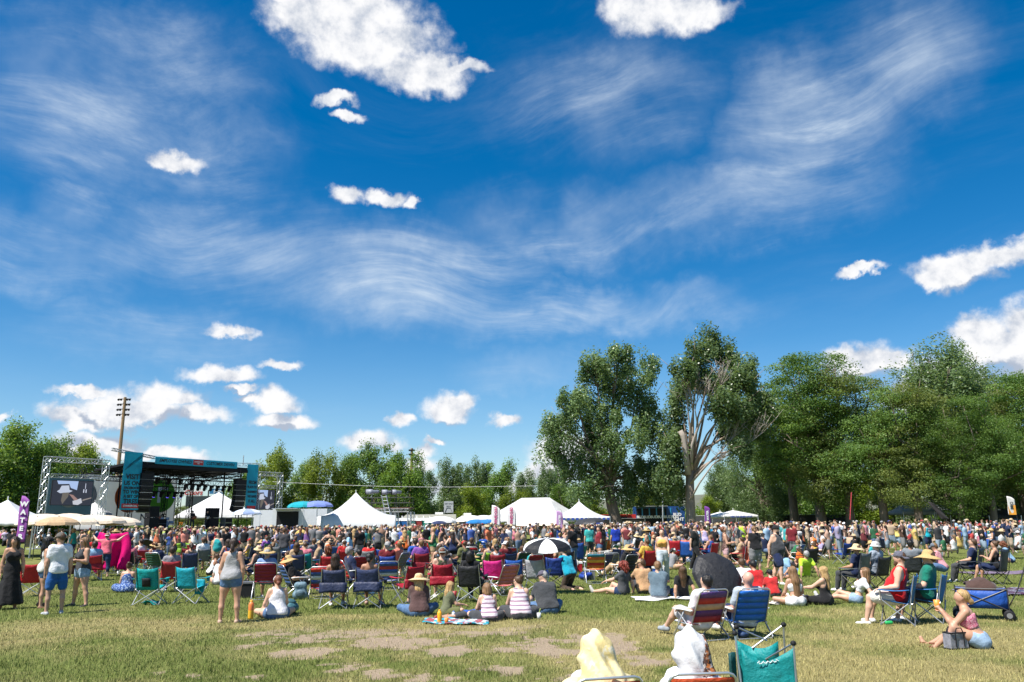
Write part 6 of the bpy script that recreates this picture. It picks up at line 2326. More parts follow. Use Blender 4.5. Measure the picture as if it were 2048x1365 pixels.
seated(290, 1212, 4, 'mesh', (.0, .27, .27), 'teal camping chair with dark mesh panel standing empty')
seated(374, 1209, -12, 'camp', (.01, .30, .38), 'turquoise camping chair with its bag hanging off the arm')
m = MB().sheet(grid(8, 8, lambda a, b: ((a - .5) * .32, (b - .5) * .26, .05 + .05 * math.sin(a * 5 + b * 3) * math.sin(b * 6 + 1) + .04 * (1 - abs(2 * a - 1)))), .012).build('chair_bag', NYLON, None, True, (.0, .27, .27))
m.location = G(302, 1211)
tag(m, 'crumpled teal carry bag under the empty teal chair', 'bag')
m = MB().sheet(grid(6, 8, lambda a, b: ((a - .5) * .20 + .03 * math.sin(b * 5), .02 * math.sin(a * 6), .56 - .36 * b)), .05).build('carry_bag', NYLON, None, True, (.01, .30, .38))
m.location = G(398, 1206)
tag(m, 'turquoise carry bag hanging beside the turquoise chair', 'bag')
seated(332, 1186, 20, 'camp', (.35, .02, .03), 'red camping chair under the person in grey long sleeves', 'person in grey long sleeves lounging between two teal chairs', sex='m', shirt=('long', (.24, .24, .26)), pants=('jeans', 'dark denim'), hair=('short', 'dark brown'))
pers(457, 1245, 'stand_wide', 3, 'woman in grey tank top and denim shorts with a dark braid and black cap', shirt=('tank', (.33, .33, .34)), pants=('hot', 'denim'), hair=('braid', 'dark brown'), hat=('cap', 'black'), build=1.22, skin=SKINS[1], shoe=(.45, .30, .22), H=1.66, h=.0215,
     over=dict(th=((-.17, .02, -1), (.17, .02, -1)), sh=((-.06, -.05, -1), (.06, -.05, -1)), ua=((-.30, -.02, -1), (.30, -.02, -1)), fa=((.0, .15, -1), (.0, .15, -1))), hairscale=1.15)
seated(525, 1200, 10, 'beach_high', (.24, .012, .035), 'maroon folding chair with white frame beside the black bin', 'person in blue shirt and straw hat in the maroon folding chair', pose='chair', sex='m', shirt=('tee', (.20, .30, .50)), hair=('short', 'grey'), hat=('straw', 'straw'))
bn = empty('storage_bin', G(491, 1196), R(8))
tag(bn, 'black fabric bin with grey lid beside the maroon chair', 'bin')
MB().prism([(-.19, -.15, 0), (.19, -.15, 0), (.21, -.15, .36), (-.21, -.15, .36)], (0, .32, 0)).build('bin_body', BLACKPL, bn)
MB().box((0, .01, .385), (.46, .36, .04)).build('lid', PAINT, bn, False, (.13, .13, .14))
pers(553, 1236, 'lean_side', 24, 'woman in white tank top sitting on the grass with red and white cap', shirt=('tank', (.72, .70, .74)), pants=('hot', 'denim'), hair=('low_bun', 'auburn'), hat=('cap', (.62, .58, .58)), build=1.28, skin=SKINS[3], shoe=None, h=.0215,
     over=dict(lean=.06, ua=((-.35, .25, -1), (.25, .3, -1)), fa=((-.1, .3, -.9), (-.1, .9, -.4)), th=((-.72, .75, .10), (.75, .75, .12)), sh=((.3, .55, -.2), (-.9, .3, -.2))))
bottle(G(501, 1238), .37, .056, [(.75, .42, .03), (.72, .20, .05)], 'tall orange and yellow water bottle standing on the grass', cap=(.80, .35, .03))
backpack(G(593, 1229), 80, (.06, .16, .19), 'teal backpack lying on the grass beside the woman in white', 1.1, True)
backpack(G(600, 1200), 10, (.14, .22, .27), 'blue grey backpack standing before the striped beach chair', 1.0)
seated(586, 1192, -58, 'beach', (.05, .10, .24), 'blue low chair of the man in black with straw hat', 'man in black t-shirt with wide straw hat reclining in a low chair', sex='m', build=1.25, belly=1, shirt=('tee', 'black'), pants=('shorts', 'charcoal'), hair=('short', 'brown'), hat=('wide_straw', 'straw'), beard='brown')
seated(640, 1198, 6, 'beach', 'red', 'red white and blue striped beach chair standing empty', accents=[(.45, .03, .03), (.05, .10, .30), (.60, .60, .60), (.05, .10, .30), (.50, .04, .03)])
seated(664, 1219, 4, 'flap', (.025, .035, .085), 'navy camping chair of the woman with dark wavy hair', 'woman with dark wavy hair sitting in a navy camping chair', shirt=('tank', 'black'), hair=('long', 'dark brown'), shoe='white')
seated(735, 1217, -3, 'flap', (.028, .040, .10), 'navy camping chair of the woman with bare shoulders', 'woman with bare shoulders and black bun in a navy camping chair', shirt=('tube', 'black'), hair=('low_bun', 'black'), skin=SKINS[4], shoe=(.4, .25, .2))
seated(700, 1192, -55, 'beach_high', (.45, .03, .03), 'red folding chair of the man in navy hoodie', 'man in navy hoodie and grey cap turned to the right', pose='chair', sex='m', shirt=('long', 'navy'), pants=('shorts', 'tan'), hair=('short', 'grey'), hat=('cap', (.20, .19, .22)), face=True)
seated(772, 1180, 12, 'beach', 'blue', 'blue and white striped beach chair standing empty behind the navy chairs', accents=[(.03, .08, .30), (.5, .5, .52), (.03, .09, .35), (.40, .04, .05), (.03, .08, .30)])
seated(812, 1209, 42, 'flap', (.36, .012, .025), 'empty dark red camping chair behind the straw hat woman')
seated(882, 1201, 6, 'flap', (.38, .012, .03), 'dark red camping chair of the man in camouflage', 'man in camouflage tank top and grey cap in a red chair', sex='m', build=1.1, shirt=('tank', 'olive'), smat=patterned('camouflage', [(.14, .12, .08), (.06, .05, .035), (.30, .22, .18), (.05, .07, .03)], 'spots', 11),
       pants=('shorts', 'charcoal'), hair=('buzz', 'auburn'), hat=('cap_back', (.20, .22, .20)), skin=SKINS[3])
seated(942, 1206, -12, 'camp', (.022, .022, .026), 'black camping chair of the woman in black sleeves', 'woman in black long sleeves with black bob in a black chair', shirt=('long', 'black'), hair=('bob', 'black'), pants=('jeans', 'black'))
pers(838, 1232, 'hunch', 12, 'woman in brown t-shirt with wide straw hat and long blond hair', shirt=('tee', (.095, .055, .052)), pants=('jeans', 'denim'), hair=('very_long', 'blond'), hat=('wide_straw', 'pale straw'), build=1.22, skin=SKINS[3], h=.0215, over=dict(lean=.16))
pers(892, 1233, 'hunch', -62, 'blond girl in olive t-shirt sitting beside the straw hat woman', shirt=('tee', (.13, .14, .08)), pants=('shorts', 'olive'), hair=('long', 'blond'), H=1.38, skin=SKINS[0], shoe=None, over=dict(lean=.12))
cup(G(909, 1228) + Vector((0, 0, .30)), .16, .05, (.30, .03, .025), 'red iced drink in a clear cup held by the girl')
blanket(912, 1246, 1.25, .75, -6, [(.02, .30, .40), (.55, .65, .70), (.30, .08, .10)], 'turquoise and white beach towel under the bottles', 'spots', 3)
bottle(G(879, 1247), .25, .045, [(.80, .33, .01), (.85, .38, .01)], 'yellow orange bottle standing on the turquoise towel', cap=(.8, .36, .02))
cup(G(893, 1249), .12, .04, (.75, .25, .03), 'small orange drink with straw on the turquoise towel', straw=(.75, .20, .03))
bottle(G(907, 1240), .17, .035, [(.55, .6, .68), (.6, .65, .7)], 'clear water bottle with blue label on the towel', cap=(.03, .1, .5))
pers(932, 1238, 'prone', -70, 'child in blue shirt lying on the turquoise towel', shirt=('tee', (.02, .08, .35)), pants=('shorts', 'charcoal'), hair=('curly', 'brown'), H=1.05, shoe=(.3, .02, .03))
STRIPED = patterned('striped_tank', [(0.0, (.62, .56, .60)), (.42, (.50, .30, .36)), (.58, (.14, .13, .20)), (.74, (.50, .34, .40)), (.86, (.62, .56, .60))], 'stripe', 13)
pers(978, 1245, 'hunch', 14, 'girl in striped tank top with light brown hair on the towel', shirt=('tank', 'pink'), smat=STRIPED, pants=('shorts', 'charcoal'), hair=('bob', 'light brown'), build=1.15, H=1.48, skin=SKINS[3], shoe=(.35, .02, .05), h=.0215)
pers(1041, 1239, 'hunch', 10, 'woman in striped tank top with hair tied up sitting on the grass', shirt=('tank', 'pink'), smat=STRIPED, pants=('shorts', 'charcoal'), hair=('bun', 'brown'), build=1.36, belly=1, skin=SKINS[3], glasses=True, turn=35, H=1.68, h=.0215)
pers(1096, 1228, 'hunch', 22, 'heavy man in dark grey t-shirt and cap sitting on the grass', sex='m', shirt=('tee', (.060, .063, .068)), pants=('jeans', 'denim'), hair=('buzz', 'grey'), hat=('cap', (.10, .09, .12)), build=1.34, belly=1.2, skin=SKINS[3], turn=35, h=.0215)
cup(G(1078, 1240), .13, .042, (.66, .68, .70), 'clear plastic cup with green straw behind the man in grey', straw=(.45, .6, .1))
# umbrella group
seated(1075, 1186, -14, 'camp', (.34, .35, .37), 'light grey camping chair under the black and white umbrella')
seated(1112, 1178, -8, 'camp_black', (.02, .05, .24), 'dark blue camping chair under the black and white umbrella')
p = G(1096, 1190)
umbrella((p.x, p.y + .25, 1.44), .68, ['black', (.72, .72, .72)], 'black and white golf umbrella shading the grey chair', (8, -6), R(22), depth=.36)
seated(985, 1188, 0, 'camp', (.62, .02, .22), 'magenta pink camping chair standing empty')
seated(1022, 1186, 14, 'mesh', (.02, .10, .42), 'bright blue camping chair beside the magenta chair')
seated(1003, 1192, 40, 'beach', (.55, .16, .16), 'low coral pink beach chair between magenta and blue chairs')
pers(1140, 1178, 'kneel', 38, 'man in turquoise long sleeves and brown trousers kneeling on the grass', sex='m', shirt=('long', (.01, .32, .45)), pants=('jeans', (.06, .042, .03)), hair=('short', 'brown'), shoe=None, skin=SKINS[3], over=dict(pz=.42, lean=.35, th=((-.1, .45, -.85), (.1, .45, -.85))))
seated(1192, 1168, 2, 'beach_high', 'orange', 'orange and red striped folding chair with aluminium frame', accents=[(.62, .16, .03), (.45, .03, .03), (.65, .35, .05), (.60, .12, .03), (.03, .20, .30)])
pers(1246, 1190, 'lean_side', 52, 'woman with curly red hair in dark grey t-shirt sitting on the grass', shirt=('tee', (.075, .078, .085)), pants=('hot', 'dark denim'), hair=('curly', 'red'), build=1.2, skin=SKINS[3], shoe=(.5, .48, .45),
     over=dict(th=((-.2, 1, .10), (.1, .9, .45)), sh=((-.1, 1, -.15), (-.05, .6, -.8)), ua=((-.1, .8, -.5), (.5, -.35, -.9)), fa=((0, .95, -.2), (.1, -.1, -1))))
pers(1289, 1188, 'knees', 12, 'man in tan t-shirt and cap hunched over on the grass', sex='m', shirt=('tee', (.50, .30, .16)), pants=('shorts', 'charcoal'), hair=('short', 'brown'), hat=('cap', 'tan'), turn=40, skin=SKINS[1])
pers(1318, 1198, 'knees', -14, 'man in slate blue t-shirt sitting on the white blanket', sex='m', shirt=('tee', (.12, .17, .21)), pants=('shorts', 'grey'), hair=('short', 'light brown'), skin=SKINS[0], over=dict(th=((-.3, .9, .35), (.3, .9, .3)), sh=((.1, .75, -.65), (-.2, .7, -.6))))
pers(1363, 1197, 'lean_back', 4, 'woman in black t-shirt leaning back on the white blanket', shirt=('tee', 'black'), pants=('shorts', 'denim'), hair=('long', 'brown'), skin=SKINS[2])
blanket(1345, 1199, 1.9, .8, 2, ['white'], 'white blanket under the two people beside the black umbrella', 'plain', 5)
p = G(1442, 1196)
umbrella((p.x + .06, p.y + .10, .60), .68, [(.022, .022, .025)], 'large black umbrella tilted towards the camera on the grass', (60, 8), R(11), depth=.32)
o, f = pers(1328, 1160, 'walk', 168, 'woman in yellow crop top and pale jeans walking towards the camera', shirt=('crop_tank', (.70, .36, .09)), pants=('jeans', (.42, .48, .52)), hair=('bun', 'brown'), face=True, build=1.16, skin=SKINS[3], H=1.70)
pers(1394, 1140, 'walk', -118, 'man in black t-shirt and black trousers walking to the right', sex='m', shirt=('tee', (.018, .02, .02)), pants=('jeans', 'black'), hair=('short', 'dark brown'), face=True, skin=SKINS[3], H=1.82, nod=-10)
pers(1455, 1152, 'hold', -100, 'woman in brown floral tank top and pink shorts looking down', shirt=('tank', 'brown'), smat=patterned('brown_floral', [(.11, .06, .05), (.28, .18, .15), (.05, .03, .03)], 'spots', 22), pants=('hot', (.62, .38, .40)), hair=('bun', 'auburn'), skin=SKINS[1], H=1.72, nod=-15)
pers(1514, 1150, 'stand', 10, 'woman in black t-shirt with brown hair seen from behind', shirt=('tee', 'black'), pants=('shorts', 'grey'), hair=('low_bun', 'light brown'), build=1.25, skin=SKINS[3], H=1.72)
pers(1560, 1168, 'walk', -138, 'bearded man in charcoal sleeveless shirt and backwards cap walking', sex='m', build=1.28, belly=1, shirt=('tank', (.055, .058, .066)), pants=('shorts', 'navy'), hair=('buzz', 'black'), hat=('cap_back', 'black'), beard='black', face=True, glasses=True, skin=SKINS[3], H=1.80, hem=-.12)
pers(1490, 1188, 'knees', 0, 'man in white t-shirt sitting behind the black umbrella', sex='m', shirt=('tee', (.70, .70, .72)), pants=('shorts', 'denim'), hair=('short', 'brown'))
pers(1521, 1192, 'hunch', 22, 'man in red t-shirt and black cap sitting hunched on the grass', sex='m', shirt=('tee', (.52, .02, .022)), pants=('jeans', 'black'), hair=('short', 'black'), hat=('cap', 'black'), skin=SKINS[1])
pers(1549, 1194, 'hunch', 12, 'child in red and black jersey and black cap sitting on grass', sex='m', shirt=('tee', (.52, .03, .03)), pants=('shorts', 'charcoal'), hair=('short', 'black'), hat=('cap', 'black'), H=1.35)
pers(1594, 1212, 'cross', 8, 'woman with very long hair and bare back in white shorts', shirt=('tube', (.7, .7, .7)), pants=('hot', (.70, .70, .70)), hair=('very_long', 'light brown'), hairscale=1.12, skin=SKINS[1], shoe=None, h=.0215)
blanket(1570, 1208, 1.1, .5, 5, [(.62, .58, .52), (.14, .07, .05)], 'cream and brown blanket beside the bare backed woman', 'spots', 11)
pers(1652, 1210, 'knees', 44, 'woman in black tank top and leggings with blond hair', shirt=('tank', 'black'), pants=('leggings', 'black'), hair=('long', 'blond'), build=1.12, skin=SKINS[3], over=dict(lean=-.05, th=((-.5, .9, .12), (.7, .8, .1)), sh=((.2, .9, -.15), (-.8, .4, -.1))))
pers(1715, 1206, 'lean_back', 62, 'young woman in white crop top and denim shorts leaning back', shirt=('crop', 'white'), pants=('hot', 'light denim'), hair=('very_long', 'light brown'), skin=SKINS[0])
# right group in chairs
seated(1812, 1251, 58, 'camp', (.02, .13, .34), 'blue camping chair of the man in red', 'man in red sleeveless shirt and white shorts with grey cap', sex='m', build=1.18, belly=1, shirt=('tank', (.52, .012, .018)), pants=('shorts', (.62, .60, .56)), hair=('buzz', 'brown'), hat=('cap_back', (.11, .11, .14)), beard='brown',
       skin=SKINS[3], h=.0215, H=1.84, hem=-.10)
seated(1872, 1247, 52, 'camp', (.02, .13, .36), 'blue camping chair of the man in green', 'man in green t-shirt and wide straw hat in a blue chair', sex='m', build=1.15, shirt=('tee', (.012, .17, .12)), pants=('shorts', 'charcoal'), hair=('short', 'brown'), hat=('wide_straw', 'straw'), skin=SKINS[3], h=.0215, H=1.82)
m = MB().lathe([(0, 0), (.028, 0), (.033, .012), (.033, .115), (.025, .13), (0, .128)], 12, M=Matrix.Rotation(R(88), 3, 'Y')).build('drink_can', PAINT, None, True, (.02, .38, .10))
p = G(1771, 1252)
m.location = (p.x, p.y, .05)
tag(m, 'crushed green can lying on the grass before the man in red', 'can')
# woman with the drink
o, f = pers(1962, 1297, 'knees', 62, 'woman in pink tube top and denim shorts sipping an orange drink', shirt=('tube', (.62, .24, .30)), smat=patterned('pink_gingham', [(.62, .22, .29), (.70, .42, .45), (.45, .10, .18)], 'spots', 34), pants=('hot', 'light denim'),
            hair=('low_bun', 'blond'), skin=SKINS[1], shoe=None, h=.0175, H=1.70, nod=-14, over=dict(lean=.30, th=((-.30, .85, .52), (.22, .98, .25)), sh=((.0, .75, -.80), (.0, .85, -.50)), ua=((-.18, .70, -.75), (.18, .62, -.80)), fa=((.2, .55, .80), (-.2, .60, .75))))
hp = hand_spot(o, f, 0, .10)
cup((hp.x, hp.y, hp.z - .06), .15, .045, (.80, .30, .05), 'orange drink in a clear cup at the lips of the woman in pink', straw='white')
for i in (0, 1):
    an = o.matrix_basis @ Vector(f.ank[i])
    s = MB()
    for dz in (.0, .045, .09):
        s.lathe([(.043, dz), (.047, dz + .008), (.043, dz + .016)], 10)
    q = s.build('sandal', LEATHER, o, True, (.22, .075, .035))
    q.location = f.ank[i] + A(0, .03 + .02 * i, -.045)
bg = empty('clear_bag', G(1913, 1299), R(18))
bg.scale = (.85, .85, .85)
tag(bg, 'clear plastic tote bag with black trim in front of the woman in pink', 'bag')
CLEAR = mat('clear_vinyl', (.22, .22, .25), 0.12, var=0.5, scale=9, spec=0.7, bump=.6, bscale=9)
MB().prism([(-.19, -.09, .02), (.19, -.09, .02), (.17, -.07, .28), (-.17, -.07, .28)], (0, .17, 0)).build('bag_body', CLEAR, bg)
for zz in (.02, .28):
    w = .19 if zz < .1 else .17
    MB().tube([(-w, -.09, zz), (w, -.09, zz), (w, .085, zz), (-w, .085, zz), (-w, -.09, zz)], .013, 6).build('trim', BLACKPL, bg)
for y in (-.10, .09):
    MB().tube([(-.09, y, .05), (-.09, y, .28), (-.05, y, .36), (.05, y, .36), (.09, y, .28), (.09, y, .05)], .010, 6).build('handle', BLACKPL, bg)
MB().box((.02, 0, .10), (.22, .10, .12), .3).build('pouch', NYLON, bg, False, (.10, .03, .08))
# wagon
p = G(1968, 1238)
wg = empty('folding_wagon', p, R(62))
tag(wg, 'blue fabric folding wagon with black wheels and frame', 'wagon')
occ(p, .8)
for (a, b) in (((-.24, -.42), (.24, -.42)), ((-.24, .42), (.24, .42)), ((-.24, -.42), (-.24, .42)), ((.24, -.42), (.24, .42))):
    g = MB().sheet(grid(5, 4, lambda u, v: (a[0] + (b[0] - a[0]) * u, a[1] + (b[1] - a[1]) * u, .22 + .34 * v - .02 * math.sin(math.pi * u) * v)), .012)
    g.build('fabric_side', NYLON, wg, True, (.015, .08, .36))
MB().box((0, 0, .22), (.48, .84, .02)).build('floor', BLACKPL, wg)
for sx in (-1, 1):
    MB().tube([(sx * .25, -.43, .18), (sx * .25, .43, .57)], .011, 6).tube([(sx * .25, .43, .18), (sx * .25, -.43, .57)], .011, 6).tube([(sx * .255, -.43, .57), (sx * .255, .43, .57)], .012, 6).build('side_frame', BLACKTUBE, wg)
    for sy in (-1, 1):
        MB().tube([(sx * .25, sy * .43, .10), (sx * .25, sy * .43, .60)], .012, 6).build('corner_post', BLACKTUBE, wg)
        w_ = MB().lathe([(.03, -.03), (.085, -.032), (.10, -.02), (.10, .02), (.085, .032), (.03, .03)], 14, (sx * .27, sy * .42, .10), Matrix.Rotation(R(90), 3, 'Y')).build('wheel', BLACKPL, wg, True)
        MB().lathe([(0, -.036), (.05, -.036), (.05, .036), (0, .036)], 10, (sx * .27, sy * .42, .10), Matrix.Rotation(R(90), 3, 'Y')).build('hub', PAINT, w_, False, (.2, .2, .2))
MB().tube([(0, -.45, .25), (0, -.62, .55), (0, -.78, .95)], .012, 6).tube([(-.09, -.78, .95), (.09, -.78, .95)], .014, 6).build('pull_handle', BLACKTUBE, wg)
m = MB().sheet(grid(9, 8, lambda a, b: ((a - .5) * .5 + .03 * math.sin(b * 7), (b - .5) * .42, .64 + .10 * math.sin(a * 3.1) * math.sin(b * 3.1) + .025 * math.sin(a * 11 + b * 6) - .45 * max(0, b - .7))), .03).build('blanket', CLOTH, None, True, (.075, .045, .038))
m.location, m.rotation_euler = p, (0, 0, R(150))
tag(m, 'dark brown blanket bundled over the blue wagon', 'blanket')
# two beach chairs in front
seated(1408, 1282, 24, 'beach', 'red', 'red and multicoloured striped beach chair with silver frame', 'person in white t-shirt sitting in the multicoloured beach chair', accents=[(.28, .02, .03), (.10, .03, .14), (.45, .30, .20), (.38, .03, .03), (.10, .05, .20)],
       sex='m', build=1.28, belly=1, shirt=('tee', (.70, .68, .70)), pants=('shorts', (.52, .50, .50)), hair=('short', 'black'), skin=SKINS[3], h=.020, shoe=(.3, .33, .36))
seated(1500, 1278, 10, 'beach', 'blue', 'bright blue beach chair with silver frame', 'bald man in pale grey t-shirt and glasses in the blue beach chair', accents=[(.01, .12, .48), (.012, .13, .52), (.01, .11, .46)], sex='m', build=1.15, belly=.6,
       shirt=('tee', (.40, .46, .52)), pants=('shorts', 'navy'), hair=None, skin=(.62, .33, .25), h=.020, glasses=True, H=1.84)
blanket(1450, 1222, .9, .35, 8, [(.02, .08, .36)], 'crumpled blue towel on the grass behind the front beach chairs', 'plain', 7, .05)
for i, (px, py, lab) in enumerate(((1408, 1292, 'blue grey backpack under the multicoloured beach chair'), (1505, 1284, 'navy bag under the bright blue beach chair'))):
    p = G(px, py)
    p.y += .3
    backpack(p, 40, (.03, .06, .14), lab, .55, True)


# towels over the two people nearest the camera
def towel_hood(p, rz, cols, label, plab, wide, hang, peak, kind):
    o, fg = person(0, 0, 'low_chair', rz, plab, at=p, sex='f', build=1.05, shirt=('tee', 'white'), pants=('shorts', 'denim'), hair=('long', 'dark brown'), over=dict(pz=.28, lean=-.28), h=.0215)
    hc = o.matrix_basis @ Vector(fg.hc)
    prs = [(A(0, -.02, .05), A(0, .02, .03), .130, .125, None), (A(0, -.05, -.05), A(0, -.10, -.22), .13, wide * .62, None), (A(-wide * .55, -.06, -.30), A(wide * .55, -.06, -.30), .15, .15, (A(0, 1, 0), 1.2)),
           (A(-wide * .55, -.10, -.30), A(-wide * 1.25, -.05, hang), .13, .12, (A(0, 1, 0), 1.3)), (A(wide * .5, -.10, -.30), A(wide * .85, .0, hang * .8), .12, .09, (A(0, 1, 0), 1.3)), (A(0, -.14, -.30), A(0, -.20, -.48), .12, .10, None)]
    F = Field(prs, .016, .06)
    D = F.new()
    for q in prs:
        F.cap(D, q, .09)
    X, Y, Z = F.all()
    D = D + .026 * np.sin(15 * X + 7 * Z + 3 * np.sin(6 * Z)) * np.clip(.12 - Z, 0, .3) * 3 + .014 * np.sin(26 * (X * .7 + Z) + 4 * np.sin(9 * X)) + .009 * np.sin(40 * X - 15 * Z + 2 * np.sin(11 * Z))
    me = mesh_np('towel', *F.mesh(D), True, [patterned('towel_' + kind, cols, 'spots', 5.0)])
    t = link(bpy.data.objects.new('towel', me))
    if kind == 'white':
        D2 = np.maximum(np.maximum(D - .006, .035 + .25 * (Z + .1) - X), -.16 - Z)
        link(bpy.data.objects.new('printed_side', mesh_np('printed_side', *F.mesh(D2), True, [patterned('towel_print', [(.09, .05, .04), (.42, .14, .04), (.03, .025, .025), (.45, .40, .36)], 'spots', 13)])), t)
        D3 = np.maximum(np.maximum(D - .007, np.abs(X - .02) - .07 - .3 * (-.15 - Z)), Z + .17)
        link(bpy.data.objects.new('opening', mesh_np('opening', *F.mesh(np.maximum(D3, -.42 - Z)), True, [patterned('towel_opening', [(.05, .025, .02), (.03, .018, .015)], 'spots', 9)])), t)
    t.location, t.rotation_euler = hc, (0, 0, R(rz))
    tag(t, label, 'towel')
    return o


ORANGE_ACC = [(.50, .075, .02), (.52, .08, .02), (.50, .07, .018), (.52, .085, .02), (.50, .07, .02)]
for (px, head, lab, args) in ((1182, 14, 'orange low beach chair under the yellow towel', ([(.66, .57, .33), (.66, .61, .46), (.65, .53, .25)], 'pale yellow towel draped over a person in an orange chair', 'person hidden under a pale yellow towel in the foreground', .34, -.66, 0, 'yellow')),
                              (1372, 6, 'orange low beach chair under the white towel', ([(.62, .62, .63), (.57, .57, .59)], 'white towel draped over a person in an orange chair', 'person hidden under a white towel in the foreground', .17, -.46, 0, 'white'))):
    p = P(px, 1345, 6.75 if px < 1300 else 6.9)
    p.z = 0
    chair(p, head, 'beach', 'orange', lab, ORANGE_ACC, scale=.95)
    towel_hood(p, head, *args)
    occ(p, .6)
# folded-up teal chair near the camera
p = P(1530, 1340, 8.0)
p.z = 0
fc = empty('camping_chair', p, R(-12))
fc.scale = (.95, .95, .87)
tag(fc, 'teal camping chair half folded up with grey tubes in the foreground', 'chair', 'folding chairs on the lawn')
occ(p, .6)
TEALF = (.004, .20, .20)
MB().sheet(grid(13, 9, lambda a, b: ((a - .5) * .50 + .03, -.20 - .03 * math.sin(a * math.pi) + .05 * b + .012 * math.sin(a * 13 + b * 4), .30 + .55 * b - .13 * math.sin(a * math.pi) * b + .06 * (a - .5) + .012 * math.sin(a * 9 + 2) * b)), .008).build('backrest', NYLON, fc, True, TEALF)
MB().sheet(grid(7, 6, lambda a, b: ((a - .5) * .40 - .05, .10 + .05 * math.sin(a * 6), .40 + .48 * b - .08 * math.sin(a * math.pi))), .008).build('seat', NYLON, fc, True, (.004, .24, .24))
MB().sheet(grid(4, 5, lambda a, b: (-.33 + .05 * a, -.02 + .1 * a, .42 + .34 * b)), .03).build('armrest', NYLON, fc, True, (.01, .06, .06))
for (a, b) in (((-.22, -.22, 0), (-.27, -.10, .98)), ((.26, -.22, 0), (.27, -.16, .90)), ((-.26, .18, 0), (-.24, .10, 1.02)), ((.20, .18, 0), (.22, .12, 1.05))):
    lg = MB().tube([a, b], .011, 6).build('leg', STEEL, fc)
    MB().ball(b, .028, 8, 6).build('joint_cap', BLACKPL, lg)
for (a, b) in (((-.24, .10, 1.02), (.05, .12, .88)), ((.22, .12, 1.05), (-.10, .12, .80)), ((.27, -.16, .90), (.02, .05, .70))):
    MB().tube([a, b], .010, 6).build('brace', STEEL, fc)
MB().tube([(-.08 + .013 * k + .008 * math.sin(k * 2.1), -.2015 + .003 * math.sin(k), .70 + .014 * math.sin(k * 1.9) * (1.5 if k < 3 else 1) + .002 * k) for k in range(16)], .004, 4).build('script_logo', WHITEINK, fc)
# right middle
seated(1722, 1186, 40, 'high', (.10, .115, .125), 'tall grey padded camping chair of the straw hat person', 'person with wide straw hat sitting in the tall grey chair', shirt=('tee', 'navy'), pants=('jeans', 'charcoal'), hair=('short', 'brown'), hat=('wide_straw', 'pale straw'), pose='chair')
seated(1762, 1180, 30, 'camp_black', (.03, .03, .035), 'black camping chair of the person in white bucket hat', 'person in light blue shirt and white bucket hat', shirt=('tee', (.28, .32, .38)), pants=('shorts', 'charcoal'), hair=('short', 'grey'), hat=('bucket', (.62, .62, .60)), sex='m', build=1.1)
seated(1838, 1172, -25, 'camp_black', (.03, .035, .04), 'black camping chair of the man reaching right', 'man in slate grey t-shirt and black cap reaching to the right', sex='m', shirt=('tee', (.18, .20, .22)), pants=('shorts', 'charcoal'), hair=('short', 'black'), hat=('cap', 'black'), pose='chair_arm', over=dict(ua=((-.3, .2, -1), (.9, .5, -.15)), fa=((0, 1, -.1), (.5, .85, .05))))
pers(1890, 1166, 'hunch', 58, 'person in pink t-shirt and grey cap sitting with arms folded', shirt=('tee', (.62, .28, .32)), pants=('shorts', 'denim'), hair=('short', 'light brown'), hat=('cap', (.13, .15, .18)), over=dict(pz=.45))
seated(1955, 1166, 48, 'high', (.035, .045, .07), 'dark navy padded camping chair, nearer of a pair at right', 'person in navy clothes slouching in a dark padded chair', shirt=('tee', 'navy'), pants=('jeans', 'charcoal'), hair=('short', 'brown'), sex='m', pose='chair')
seated(2004, 1170, 38, 'high', (.04, .05, .075), 'dark navy padded camping chair nearest the right edge', 'woman with brown hair leaning on the arm of a padded chair', shirt=('tank', 'black'), pants=('shorts', 'navy'), hair=('bun', 'brown'), pose='chair_arm', skin=SKINS[1])
blanket(2020, 1186, 2.2, 1.5, 8, [(.07, .03, .06), (.03, .04, .09), (.25, .25, .30)], 'dark purple patterned blanket at the right edge', 'spots', 21)
blanket(2010, 1147, 3.0, 1.4, 5, [(.17, .12, .18)], 'dusty purple mat spread on the lawn at right', 'plain', 23)
seated(2036, 1106, 30, 'camp', (.02, .26, .28), 'teal camping chair with white crossed legs at the right edge')
pers(1859, 1106, 'stand', 14, 'woman in turquoise tank top with a small grey backpack', shirt=('tank', (.01, .33, .42)), pants=('shorts', 'navy'), hair=('low_bun', 'dark brown'), build=1.15, H=1.68)
q = G(1859, 1106)
backpack((q.x + .05, q.y - .24), 14, (.13, .16, .20), 'small grey backpack on the back of the woman in turquoise', .62, z=1.08)
pers(1885, 1104, 'stand', 8, 'man in black t-shirt with white back print and jeans', sex='m', shirt=('tee', 'black'), pants=('jeans', 'denim'), hair=('short', 'black'), build=1.12)
q = G(1885, 1104)
MBP = MB().sheet(grid(4, 6, lambda a, b: ((a - .5) * .20, -.02 * (1 - (2 * a - 1) ** 2), 1.18 + .24 * b)), .006).build('shirt_print', patterned('shirt_print', [(.5, .5, .5), (.03, .03, .03)], 'spots', 40), bpy.data.objects[[o.name for o in bpy.data.objects if o.get('label', '').startswith('man in black t-shirt with white back')][0]])
MBP.location = (0, -.178, 0)
pers(1797, 1104, 'hips', -20, 'woman in yellow sleeveless top with straw hat beside the stroller', shirt=('tank', (.70, .55, .18)), pants=('shorts', 'light denim'), hair=('bob', 'brown'), hat=('sun_hat', 'straw'))
pers(1915, 1092, 'lean_back', 60, 'person in white shirt and sun hat lounging on the grass', shirt=('long', 'white'), pants=('jeans', (.6, .6, .6)), hair=('short', 'brown'), hat=('bucket', 'white'))
